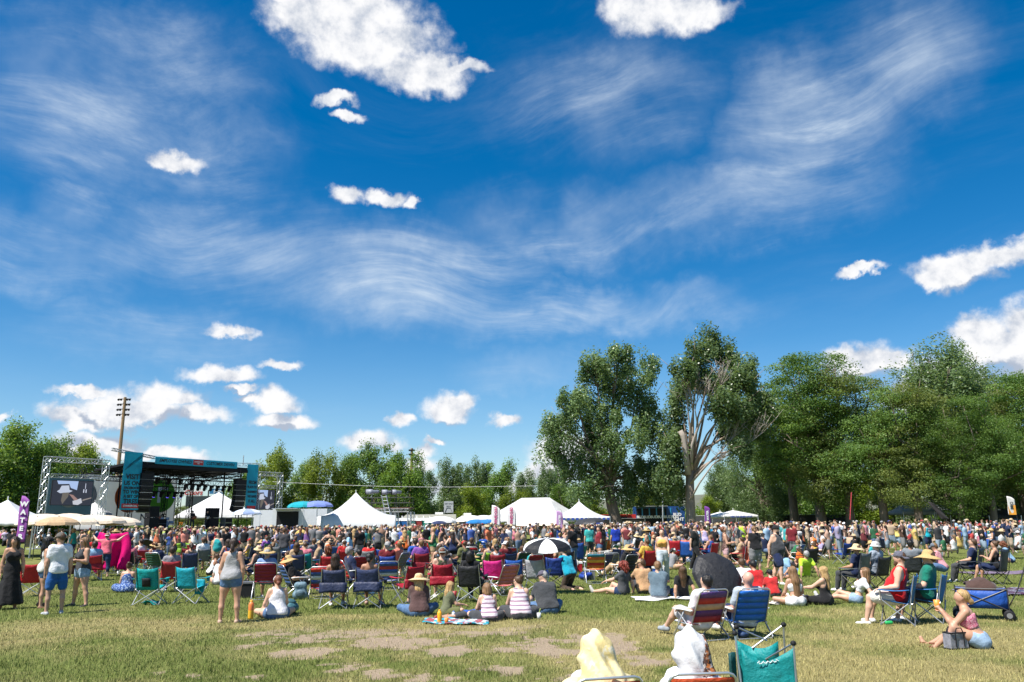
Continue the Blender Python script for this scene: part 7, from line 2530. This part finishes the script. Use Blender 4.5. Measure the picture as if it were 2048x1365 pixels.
pers(1632, 1112, 'chair', -150, 'woman in orange top with long brown hair looking back', shirt=('tank', (.75, .20, .03)), pants=('shorts', 'black'), hair=('long', 'dark brown'), face=True, over=dict(pz=.48))
seated(1622, 1147, 12, 'camp_black', (.02, .02, .024), 'empty black camping chair behind the woman in orange')
seated(1652, 1116, 35, 'flap', (.50, .015, .02), 'bright red camping chair, left one of a pair')
seated(1678, 1114, 25, 'flap', (.52, .018, .02), 'bright red camping chair, right one of a pair')
# middle standing people one can pick out
pers(565, 1140, 'one_hip', 4, 'man in charcoal t-shirt and denim shorts with blue cap', sex='m', shirt=('tee', (.06, .06, .068)), pants=('shorts', 'denim'), hair=('short', 'brown'), hat=('cap', (.04, .08, .22)))
pers(656, 1130, 'hips', 8, 'woman in black tube top with hands on hips', shirt=('tube', 'black'), pants=('jeans', (.45, .42, .36)), hair=('short', 'black'), hat=('cap', 'charcoal'), skin=SKINS[1])
pers(706, 1128, 'stand', 16, 'woman in black strappy top with long blond hair', shirt=('tank', 'black'), pants=('shorts', 'black'), hair=('very_long', 'blond'))
pers(490, 1108, 'stand', 20, 'woman in coral tank top with long auburn hair', shirt=('tank', (.72, .14, .05)), pants=('jeans', 'dark denim'), hair=('very_long', 'auburn'))
pers(426, 1098, 'stand', 16, 'man in white t-shirt and red cap in the crowd', sex='m', shirt=('tee', 'white'), pants=('shorts', 'navy'), hair=('short', 'brown'), hat=('cap', 'red'))
pers(444, 1104, 'stand', 22, 'man in pale grey shirt and white cap in the crowd', sex='m', shirt=('tee', (.36, .38, .42)), pants=('shorts', 'tan'), hair=('short', 'brown'), hat=('cap', 'white'))
pers(1157, 1130, 'hold', 12, 'person in black hoodie and pale skirt beside the shirtless man', shirt=('long', (.04, .04, .045)), pants=('shorts', (.42, .55, .56)), hair=('curly', 'black'))
pers(1142, 1126, 'hips', -40, 'shirtless man in dark jeans standing beside the black umbrella', sex='m', shirt=None, pants=('jeans', 'dark denim'), hair=('short', 'black'), skin=SKINS[3])
q = G(1180, 1118)
umbrella((q.x, q.y, 2.02), .85, [(.035, .035, .038)], 'black umbrella held above the heads of the standing people', (0, -6), .3, depth=.26)
pers(1180, 1122, 'drink', 20, 'person in aqua t-shirt and patterned cap under the black umbrella', sex='m', shirt=('tee', (.05, .38, .36)), pants=('shorts', 'charcoal'), hair=('short', 'brown'), hat=('cap', 'olive'))
pers(1204, 1124, 'stand', 26, 'person in black t-shirt with a grey backpack under the umbrella', sex='m', shirt=('tee', 'black'), pants=('shorts', 'charcoal'), hair=('short', 'black'))
pers(1233, 1120, 'stand', 16, 'man in royal blue t-shirt and grey shorts', sex='m', shirt=('tee', (.015, .045, .36)), pants=('shorts', 'charcoal'), hair=('short', 'brown'), build=1.1)
pers(1102, 1090, 'stand', 30, 'woman in teal dress with blond hair in the crowd', dress=('teal', .42, .05), hair=('long', 'blond'))
pers(1117, 1092, 'stand', 30, 'man in bright blue t-shirt behind the teal dress', sex='m', shirt=('tee', 'blue'), pants=('shorts', 'charcoal'), hair=('short', 'brown'))
pers(1270, 1114, 'one_hip', -10, 'woman with long wavy brown hair in dark top and jeans', shirt=('tank', 'charcoal'), pants=('jeans', 'denim'), hair=('very_long', 'dark brown'))
pers(1380, 1100, 'hips', 170, 'woman in a bright red dress among the crowd', dress=((.60, .012, .012), .40, .03), hair=('short', 'brown'))
pers(1326, 1092, 'stand', 10, 'man in bright red t-shirt and dark cap in the crowd', sex='m', shirt=('tee', (.58, .012, .015)), pants=('shorts', 'black'), hair=('short', 'black'), hat=('cap', 'black'), skin=SKINS[6])
pers(1436, 1096, 'stand', -8, 'man in black t-shirt with white lettering and jeans', sex='m', shirt=('tee', 'black'), pants=('jeans', 'denim'), hair=('short', 'brown'))
pers(1588, 1124, 'stand', -20, 'person in maroon shirt with maroon cap holding a drink', sex='m', shirt=('tee', 'maroon'), pants=('shorts', 'grey'), hair=('short', 'brown'), hat=('cap', 'maroon'))
# ---------------------------------------------------------------- the seated and standing crowd of the middle ground
VAR = {}
MH = .034


def variant(pose, sex, v):
    k = (pose, sex, v)
    if k not in VAR:
        r = np.random.default_rng(hash(pose) % 1000 if False else sum(map(ord, pose)) * 7 + (sex == 'f') * 3 + v * 101)
        b = (.95 + .3 * r.random()) if sex == 'f' else (1.0 + .28 * r.random())
        fg = Figure(pose, sex, (1.62 + .1 * r.random()) if sex == 'f' else (1.74 + .1 * r.random()), b, int(r.integers(1, 999)), 0 if b < 1.12 else .8, None, .12, (r.random() - .5) * .7, (r.random() - .5) * .3)
        d = {'fig': fg}
        vb, fb = fg.body(MH, True, .6)
        d['body'] = mesh_np('person', vb, fb, True, [SKIN])
        for kd in ('tee', 'tank'):
            d[kd] = mesh_np('shirt', *fg.shirt(kd, MH), True, [CLOTH])
        d['short'] = mesh_np('shorts', *fg.trousers('hot' if sex == 'f' else 'shorts', MH), True, [DENIM])
        d['long'] = mesh_np('trousers', *fg.trousers('jeans', MH), True, [DENIM])
        d['M'] = fg.head_matrix()
        d['shoe'] = [mesh_np('shoe', *fg.shoes(.022, i), True, [LEATHER]) for i in (0, 1)]
        VAR[k] = d
    return VAR[k]


SHIRTS = ['white', 'black', 'grey', 'charcoal', 'navy', 'blue', 'light blue', 'teal', 'green', 'olive', 'red', 'maroon', 'pink', 'magenta', 'orange', 'yellow', 'tan', 'purple', 'lime', 'brown', 'coral', 'lavender']
SHW = np.array([9, 8, 6, 6, 4, 3, 4, 2.5, 2, 2, 3, 3, 3, 1, 2, 2, 3, 1, .6, 2, 2, 2.])
HEADF = [('long', 'blond'), ('long', 'brown'), ('long', 'dark brown'), ('very_long', 'brown'), ('bun', 'brown'), ('bun', 'blond'), ('pony', 'dark brown'), ('pony', 'light brown'), ('bob', 'brown'), ('low_bun', 'black'), ('curly', 'auburn'), ('long', 'black')]
HEADM = [('short', 'brown'), ('short', 'dark brown'), ('short', 'black'), ('short', 'grey'), ('buzz', 'brown'), ('short', 'light brown')]
HATS = [('straw', 'straw', 'straw hat'), ('sun_hat', 'pale straw', 'pale sun hat'), ('cap', 'black', 'black cap'), ('cap', 'white', 'white cap'), ('cap', 'navy', 'navy cap'), ('cap', 'red', 'red cap'), ('cap_back', 'grey', 'backwards grey cap'), ('bucket', 'tan', 'tan bucket hat'), ('wide_straw', 'straw', 'wide straw hat'), ('cap', 'tan', 'tan cap')]
HAIRN = {'long': 'long %s hair', 'very_long': 'waist-length %s hair', 'bun': '%s topknot', 'pony': '%s ponytail', 'bob': '%s bob', 'low_bun': 'low %s bun', 'curly': 'curly %s hair', 'short': 'short %s hair', 'buzz': 'cropped %s hair'}
ZONES = [(330, 'near the parasols'), (610, 'in front of the stage'), (850, 'before the peaked tent'), (1100, 'before the big tent'), (1320, 'before the cottonwood'), (1520, 'before the blue trailer'), (1760, 'before the fence'), (3000, 'on the right lawn')]
POSN = {'chair': 'seated', 'chair_arm': 'seated', 'low_chair': 'reclining', 'cross': 'cross-legged', 'knees': 'sitting', 'lean_back': 'lounging', 'hunch': 'sitting'}
USED = set()
cr = np.random.default_rng(11)


def px_of(p):
    q = CAM_R.transposed() @ (Vector(p) - Vector((0, 0, CAM_H)))
    return 1024 + FPX * q.x / -q.z, 682.5 - FPX * q.y / -q.z


def attire():
    for _ in range(400):
        sex = 'f' if cr.random() < .55 else 'm'
        sc = SHIRTS[cr.choice(len(SHIRTS), p=SHW / SHW.sum())]
        sk = 'tank' if cr.random() < (.55 if sex == 'f' else .2) else 'tee'
        hd = (HEADF if sex == 'f' else HEADM)[cr.integers(0, 12 if sex == 'f' else 6)]
        hat = HATS[cr.integers(0, 10)] if cr.random() < .36 else None
        hn = hat[2] if hat else HAIRN[hd[0]] % hd[1]
        key = (sc, sk, hn)
        if key not in USED:
            USED.add(key)
            return sex, sc, sk, hd, hat, hn
    return sex, sc, sk, hd, hat, hn


def mid_person(p, pose, head):
    sex, sc, sk, hd, hat, hn = attire()
    v = variant(pose, sex, int(cr.integers(0, 2 if pose in ('stand', 'chair', 'hold', 'one_hip') else 1)))
    o = link(bpy.data.objects.new('person', v['body']))
    o.location = p
    o.rotation_euler = (0, 0, R(head))
    s = .94 + .12 * cr.random()
    o.scale = (s, s, s)
    o.color = (*SKINS[int(cr.integers(0, 6))], 1)
    desc = 'person in %s %s with %s' % (sc, 't-shirt' if sk == 'tee' else 'tank top', hn)
    zone = next(t for (x, t) in ZONES if px_of(p)[0] <= x)
    tag(o, '%s %s %s' % (POSN.get(pose, 'standing'), desc, zone), 'person', 'festival goers on the lawn')
    jit_ = .8 + .4 * cr.random()
    put_part('shirt', v[sk], o, tuple(min(.78, q * jit_) for q in CCOL[sc]))
    lg = 'long' if cr.random() < .25 else 'short'
    pc = (list(DEN.values()) + [CCOL['black'], CCOL['charcoal'], CCOL['tan'], CCOL['grey'], CCOL['navy']])[cr.integers(0, 8)]
    put_part('trousers' if lg == 'long' else 'shorts', v[lg], o, pc)
    if cr.random() < .8:
        c = [(.6, .6, .6), (.03, .03, .03), (.3, .3, .32), (.25, .15, .09)][cr.integers(0, 4)]
        for m in v['shoe']:
            put_part('shoe', m, o, c)
    put_part('hair', HEADS[hd[0]], o, HAIRC[hd[1]], None, v['M'])
    if hat:
        put_part('cap' if 'cap' in hat[0] else 'hat', HEADS[hat[0]], o, colour(hat[1]), None, v['M'])
    return o, desc


CHC = {'red': (.42, .015, .025), 'dark red': (.24, .012, .025), 'navy blue': (.022, .035, .10), 'blue': (.02, .09, .36), 'teal': (.0, .24, .25), 'green': (.02, .14, .06), 'grey': (.16, .165, .17), 'black': (.02, .02, .024), 'orange': (.62, .15, .02), 'dark green': (.02, .07, .04), 'royal blue': (.015, .05, .28), 'lime green': (.22, .42, .03)}
CHW = np.array([6, 3, 6, 7, 3, 3, 4, 7, 1, 2, 3, 1.])


def head_to_stage(p):
    d = Vector((-31, 80, 0)) - Vector(p)
    return math.degrees(math.atan2(-d.x, d.y))


def free(p, r):
    return all((p[0] - x) ** 2 + (p[1] - y) ** 2 > (r + q) ** 2 for (x, y, q) in OCC)


def scatter(n, x0, x1, y0, y1, kind, r, ypow=1.0):
    done, tries = 0, 0
    while done < n and tries < n * 40:
        tries += 1
        px, py = x0 + (x1 - x0) * cr.random(), y0 + (y1 - y0) * cr.random() ** ypow
        p = G(px, py)
        if not free(p, r):
            continue
        occ(p, r)
        done += 1
        hd = head_to_stage(p) + cr.normal() * (28 if kind != 'stand' else 40)
        if kind == 'stand':
            if cr.random() < .22:
                hd += 180 * cr.random() + 60
            mid_person(p, ['stand', 'stand', 'one_hip', 'hold', 'drink', 'folded', 'hips', 'stand_wide'][cr.integers(0, 8)], hd)
        elif kind == 'chair':
            cn = list(CHC)[cr.choice(12, p=CHW / CHW.sum())]
            ck = ['camp', 'camp', 'camp_black', 'flap', 'mesh', 'high', 'beach_high', 'beach'][cr.integers(0, 8)]
            low = ck == 'beach'
            if cr.random() < .80 or ('empty %s chair next to %s' % (cn, LAST[0])) in USED:
                o, desc = mid_person(p, 'low_chair' if low else ('chair' if cr.random() < .6 else 'chair_arm'), hd)
                chair(p, hd, ck, CHC[cn], '%s %s chair of the %s' % (cn, 'beach' if 'beach' in ck else 'camping', desc))
                LAST[0] = desc
            else:
                USED.add('empty %s chair next to %s' % (cn, LAST[0]))
                chair(p, hd, ck, CHC[cn], 'empty %s chair next to %s' % (cn, LAST[0]))
        else:
            mid_person(p, ['cross', 'knees', 'lean_back', 'hunch', 'cross'][cr.integers(0, 5)], hd + cr.normal() * 30)


LAST = ['woman in the magenta dress']
LAST[0] = 'man in royal blue'
# a few shades and tents of the middle ground
for (px, py, z, rad, cols, tilt, lab) in [(283, 1118, .98, .60, [(.055, .06, .075)], (25, 10), 'dark grey umbrella near the maroon chair rows'), (234, 1125, 1.0, .55, [(.05, .09, .20), (.45, .5, .55)], (20, -30), 'blue and white umbrella beside the magenta towel'),
                                          (1942, 1070, 1.35, .95, [(.50, .02, .02)], (14, 4), 'bright red umbrella on the right lawn'), (1995, 1078, 1.3, .85, [(.05, .055, .05)], (12, -10), 'dark green umbrella beside the rainbow shade'), (2028, 1066, 1.7, 1.1, [(.01, .08, .30), (.02, .25, .50)], (10, 5), 'blue umbrella at the right edge'),
                                          (1425, 1092, 1.2, .7, [(.02, .16, .28)], (8, 0), 'dark teal umbrella beside the lettered canopy')]:
    p = G(px, py)
    umbrella((p.x, p.y, z), rad, cols, lab, tilt, px * .3, depth=.30)
    occ(p, .5)


def pop_tent(px, py, w, h, cols, label, rz):
    p = G(px, py)
    o = empty('shade_tent', p, R(rz))
    tag(o, label, 'shade tent')
    occ(p, w * .7)
    n = len(cols)
    for i, c in enumerate(cols):
        a0, a1 = math.pi * i / n, math.pi * (i + 1) / n
        MB().sheet(grid(6, 8, lambda u, v: (w * math.cos(a0 + (a1 - a0) * u), (-.1 + .9 * v) * w * .9, h * math.sin(a0 + (a1 - a0) * u) * math.cos(v * 1.35) + .02)), .01).build('panel', NYLON, o, True, c)
    MB().tube([(w * math.cos(a), -.1 * w, h * math.sin(a) + .02) for a in np.linspace(0, math.pi, 13)], .012, 5).build('hoop', BLACKTUBE, o)


pop_tent(2022, 1097, .95, .95, [(.02, .14, .45), (.01, .32, .45), (.65, .25, .03), (.05, .36, .10)], 'rainbow beach shade tent at the right edge', -20)
pop_tent(1768, 1084, .95, 1.0, [(.01, .28, .34), (.02, .33, .40), (.01, .26, .32)], 'teal pop-up shade tent in the right crowd', 10)
st = empty('stroller', G(1832, 1118), R(30))
tag(st, 'dark stroller with turquoise frame beside the woman in yellow', 'stroller')
MB().tube([(-.22, -.45, 1.05), (-.22, .1, .5), (-.22, .45, .12)], .014, 5).tube([(.22, -.45, 1.05), (.22, .1, .5), (.22, .45, .12)], .014, 5).tube([(-.22, -.45, 1.05), (.22, -.45, 1.05)], .016, 5).tube([(-.22, -.35, .12), (-.22, .2, .62)], .014, 5).tube([(.22, -.35, .12), (.22, .2, .62)], .014, 5).build('frame', mat('turquoise_tube', (.01, .3, .34), .4), st)
MB().sheet(grid(5, 6, lambda a, b: ((a - .5) * .4, -.28 + .5 * b, .50 + .35 * (1 - b) ** 2)), .02).build('seat', NYLON, st, True, (.03, .03, .035))
MB().sheet(grid(8, 5, lambda a, b: (.22 * math.cos(math.pi * a), -.32 + .35 * b, .78 + .28 * math.sin(math.pi * a) * (1 - .3 * b))), .01).build('canopy', NYLON, st, True, (.03, .03, .035))
for sx in (-1, 1):
    for sy in (-.36, .45):
        MB().lathe([(.05, -.02), (.10, -.02), (.115, 0), (.10, .02), (.05, .02)], 12, (sx * .24, sy, .115), Matrix.Rotation(R(90), 3, 'Y')).build('wheel', BLACKPL, st)

scatter(22, 170, 460, 1126, 1162, 'chair', .36)
scatter(46, 440, 1000, 1120, 1170, 'chair', .36)
scatter(26, 1000, 1320, 1116, 1162, 'chair', .36)
scatter(18, 420, 1330, 1118, 1170, 'ground', .30)
scatter(50, 230, 1340, 1103, 1124, 'chair', .36)
scatter(9, 1340, 1620, 1108, 1140, 'chair', .45)
scatter(8, 1350, 1640, 1116, 1160, 'ground', .45)
scatter(9, 0, 260, 1096, 1130, 'stand', .35)
scatter(26, 330, 1340, 1104, 1150, 'stand', .30)
scatter(16, 1330, 1700, 1092, 1116, 'stand', .34)
scatter(15, 1690, 2048, 1078, 1118, 'chair', .45)
scatter(8, 1700, 2048, 1084, 1135, 'ground', .5)
scatter(14, 1335, 1720, 1092, 1130, 'chair', .36)
scatter(12, 1335, 1760, 1094, 1140, 'ground', .36)
# belongings between the seats
for i in range(26):
    for _ in range(30):
        px, py = 300 + 1050 * cr.random(), 1118 + 52 * cr.random()
        p = G(px, py)
        if free(p, .22):
            break
    occ(p, .22)
    cn = list(CHC)[i % 12]
    if i % 3 == 0:
        o = empty('cool_box', p, cr.random() * 3)
        for cn in list(CHC)[i % 12:] + list(CHC):
            lb = '%s cool box with white lid %s, %s row of seats' % (cn, next(t for (x, t) in ZONES if px <= x), ('front', 'second', 'third', 'middle', 'rear', 'last')[min(5, int((1172 - py) / 9))])
            if lb not in USED:
                break
        USED.add(lb)
        tag(o, lb, 'cool box', 'belongings between the chairs')
        MB().prism([(-.26, -.17, 0), (.26, -.17, 0), (.28, -.17, .30), (-.28, -.17, .30)], (0, .34, 0)).build('box_body', PAINT, o, False, CHC[cn])
        MB().box((0, 0, .335), (.58, .38, .06)).build('lid', WHITEPL, o)
        MB().tube([(-.30, 0, .25), (-.30, 0, .42), (.30, 0, .42), (.30, 0, .25)], .014, 5).build('handle', WHITEPL, o)
    else:
        for cn in list(CHC)[i % 12:] + list(CHC):
            lb = '%s backpack %s %s, %s row of seats' % (cn, 'lying' if i % 3 == 1 else 'standing', next(t for (x, t) in ZONES if px <= x), ('front', 'second', 'third', 'middle', 'rear', 'last')[min(5, int((1172 - py) / 9))])
            if lb not in USED:
                break
        USED.add(lb)
        backpack(p, cr.random() * 360, CHC[cn], lb, .95, i % 3 == 1)
NP = sum(1 for o in COL.objects if o.parent is None and o.get('category') == 'person')
W['persons'] = NP


# performers
for (x, y, pose, hd, lab, hat) in ((4.9, 2.0, 'hold', 180, 'guitarist in dark clothes and hat at the left of the stage', ('straw', 'black')), (8.6, 1.6, 'hold', 170, 'guitarist in black near the glowing letters', None), (10.0, 1.2, 'hold', 190, 'guitarist with a pale guitar at the right of the stage', None), (11.6, 2.6, 'stand', 180, 'stage hand in black beside the right speaker stack', ('cap', 'black'))):
    q = stage.matrix_basis @ Vector((x, y, 1.5))
    person(0, 0, pose, math.degrees(RZ) + hd, lab, sex='m', at=q, z=1.5, shirt=('tee', 'black'), pants=('jeans', 'charcoal'), hair=('short', 'black'), hat=hat, h=.034, group='musicians on the stage')
    if pose == 'hold':
        g = empty('guitar', q + Matrix.Rotation(RZ, 3, 'Z') @ Vector((0, -.26, 1.02)), RZ)
        g.rotation_euler = (0, R(-18), RZ)
        tag(g, 'guitar held by the ' + lab[:lab.index(' in ') if ' in ' in lab and not lab.startswith('guitarist with') else lab.index(' with')] + {4.9: ' at stage left', 8.6: ' near the glowing letters', 10.0: ' at stage right'}[x], 'guitar')
        MB().ball((.12, 0, 0), (.20, .045, .16), 12, 6).ball((-.12, 0, 0), (.15, .045, .12), 12, 6).build('guitar_body', mat('guitar_%d' % int(x), (.6, .58, .55) if x == 10.0 else (.30, .08, .03), .3), g, True)
        MB().box((-.55, 0, 0), (.75, .03, .05)).build('neck', mat('fretboard', (.12, .06, .03), .5), g)


# ---------------------------------------------------------------- the far crowd, too many to count
def far_crowd():
    fr = np.random.default_rng(23)
    hh = .098
    kit = []
    coarse = {}
    for nm, pr, cut in (('short', SK, hairline), ('long', SK + [(A(0, -.055, .0), A(0, -.10, -.30), .088, .065, (A(0, 1, 0), 1.5))], face_open)):
        F = Field(pr, .06, .06)
        D = F.new()
        for p in pr:
            F.cap(D, p, .02)
        D = cut(D, *F.all())
        coarse[nm] = F.mesh(D)
    hm = MB().lathe([(.001, .14), (.09, .12), (.104, .05), (.22, .02), (.105, .03)], 9)
    cm = MB().lathe([(.001, .13), (.085, .09), (.105, .03)], 8)
    cm.add([(-.08, .08, .035), (.08, .08, .035), (.06, .18, .015), (-.06, .18, .015)], [(0, 1, 2, 3)])
    coarse['hat'] = (np.array(hm.v), np.array(hm.f))
    coarse['cap'] = (np.array(cm.v), np.array(cm.f))
    for pose in ('stand', 'one_hip', 'hold', 'drink', 'folded', 'hips', 'arms_up', 'chair'):
        for sex in ('f', 'm'):
            fg = Figure(pose, sex, 1.66 if sex == 'f' else 1.77, 1.05 + .1 * fr.random(), int(fr.integers(1, 99)), 0, None, .12)
            v, fs = fg.body(hh, False)
            sh = fg.shirt('tank' if sex == 'f' and fr.random() < .6 else 'tee', hh, infl=.022)
            pt = fg.trousers('shorts' if fr.random() < .7 else 'jeans', hh)
            M = np.array(fg.head_matrix())
            hd = {k: (np.c_[q[0], np.ones(len(q[0]))] @ M.T)[:, :3] for k, q in coarse.items()}
            kit.append((pose, sex, (v, fs[0]), sh, pt, hd))
    SHF = SHW + np.array([9, 9, 7, 7, 4, 0, 2] + [0] * 9 + [6] + [0] * 5)
    V, Fq, Cc, off = [], [], [], 0
    shirt_c = [np.array(CCOL[s]) for s in SHIRTS]
    hair_c = list(HAIRC.values())
    spots = []
    grid_ = {}
    tries = 0
    while len(spots) < 1230 and tries < 60000:
        tries += 1
        az = R(-32.5) + R(65) * fr.random()
        d0 = 44 if az < R(11) else 38
        d = d0 + (83 - d0) * fr.random() ** 1.1
        x, y = d * math.tan(az), d
        # not on the stage, in the seating area, nor in the tents
        lx, ly = (Matrix.Rotation(-RZ, 3, 'Z') @ (Vector((x, y, 0)) - Vector((-35.5, 74, 0))))[:2]
        if ly > -1.2 and -9 < lx < 20:
            continue
        px = px_of((x, y, 0))[0]
        if px < 250 and 41 < y and fr.random() < .75:
            continue
        if px > 1690 and d > 79:
            continue
        if d < 50 and az < R(11) and fr.random() < .35:
            continue
        if not free((x, y), .25):
            continue
        k = (int(x / .55), int(y / .55))
        if any((k[0] + i, k[1] + j) in grid_ for i in (-1, 0, 1) for j in (-1, 0, 1)) and fr.random() < .75:
            continue
        if k in grid_:
            continue
        grid_[k] = 1
        spots.append((x, y, px))
    for (x, y, px) in spots:
        sit = fr.random() < (.50 if px > 1690 else .35 if px > 1340 and y < 48 else .06)
        opt = [q for q in kit if (q[0] == 'chair') == sit and (q[0] != 'arms_up' or fr.random() < .12)]
        pose, sex, bd, sh, pt, hd = opt[fr.integers(0, len(opt))]
        a = R(head_to_stage((x, y, 0)) + fr.normal() * 35 + (180 if fr.random() < .12 else 0))
        ca, sa = math.cos(a), math.sin(a)
        s = .92 + .15 * fr.random()
        hat = fr.random()
        hk = 'long' if sex == 'f' else 'short'
        parts = [(bd, np.array(SKINS[fr.integers(0, 6)]))]
        if fr.random() < .96:
            parts.append((sh, np.clip(shirt_c[fr.choice(len(SHIRTS), p=SHF / SHF.sum())] * (.8 + .4 * fr.random()), 0, .78)))
        parts.append((pt, np.array([(.095, .165, .29), (.02, .02, .025), (.2, .2, .2), (.4, .3, .2), (.25, .35, .45)][fr.integers(0, 5)])))
        parts.append(((hd[hk], coarse[hk][1]), np.array(hair_c[fr.integers(0, len(hair_c))]) * (1.2)))
        if hat < .16:
            parts.append(((hd['hat'], coarse['hat'][1]), np.array((.52, .38, .19))))
        elif hat < .40:
            parts.append(((hd['cap'], coarse['cap'][1]), np.array([(.7, .7, .7), (.02, .02, .02), (.03, .05, .2), (.45, .03, .03), (.3, .3, .3)][fr.integers(0, 5)])))
        for ((v, f), c) in parts:
            w = v * s
            q = np.stack([w[:, 0] * ca - w[:, 1] * sa + x, w[:, 0] * sa + w[:, 1] * ca + y, w[:, 2]], 1)
            if y > 50 and pose != 'chair':               # legs of the rear rows are never seen
                f = f[q[f][:, :, 2].max(1) > (.62 if y < 56 else 1.02)]
            if len(parts) > 3 and v is bd[0] and pose != 'chair' and parts[1][0] is sh:      # nor the skin under the shirts
                cz = v[f].mean(1)
                f = f[~((cz[:, 2] > .90) & (cz[:, 2] < 1.28) & (np.abs(cz[:, 0]) < .15))]
            V.append(q)
            Fq.append(f + off)
            c = (c * .78 + .22 * c.mean()) * .92
            Cc.append(np.tile(c, (len(q), 1)))
            off += len(q)
    m = bpy.data.materials.new('crowd')
    m.use_nodes = True
    t = NT(m.node_tree)
    bs = t.n['Principled BSDF']
    t.put(bs.inputs['Base Color'], t.add('ShaderNodeAttribute', attribute_name='tint').outputs['Color'])
    bs.inputs['Roughness'].default_value = .8
    bs.inputs['Specular IOR Level'].default_value = .2
    me = mesh_np('far_crowd', np.concatenate(V), np.concatenate(Fq), True, [m], attr={'tint': np.concatenate(Cc)})
    print('crowd tris', 2 * len(me.polygons), len(spots))
    o = link(bpy.data.objects.new('crowd', me))
    tag(o, 'dense far crowd of standing spectators reaching to the stage and tents', 'crowd', kind='stuff')


far_crowd()

bpy.context.view_layer.update()
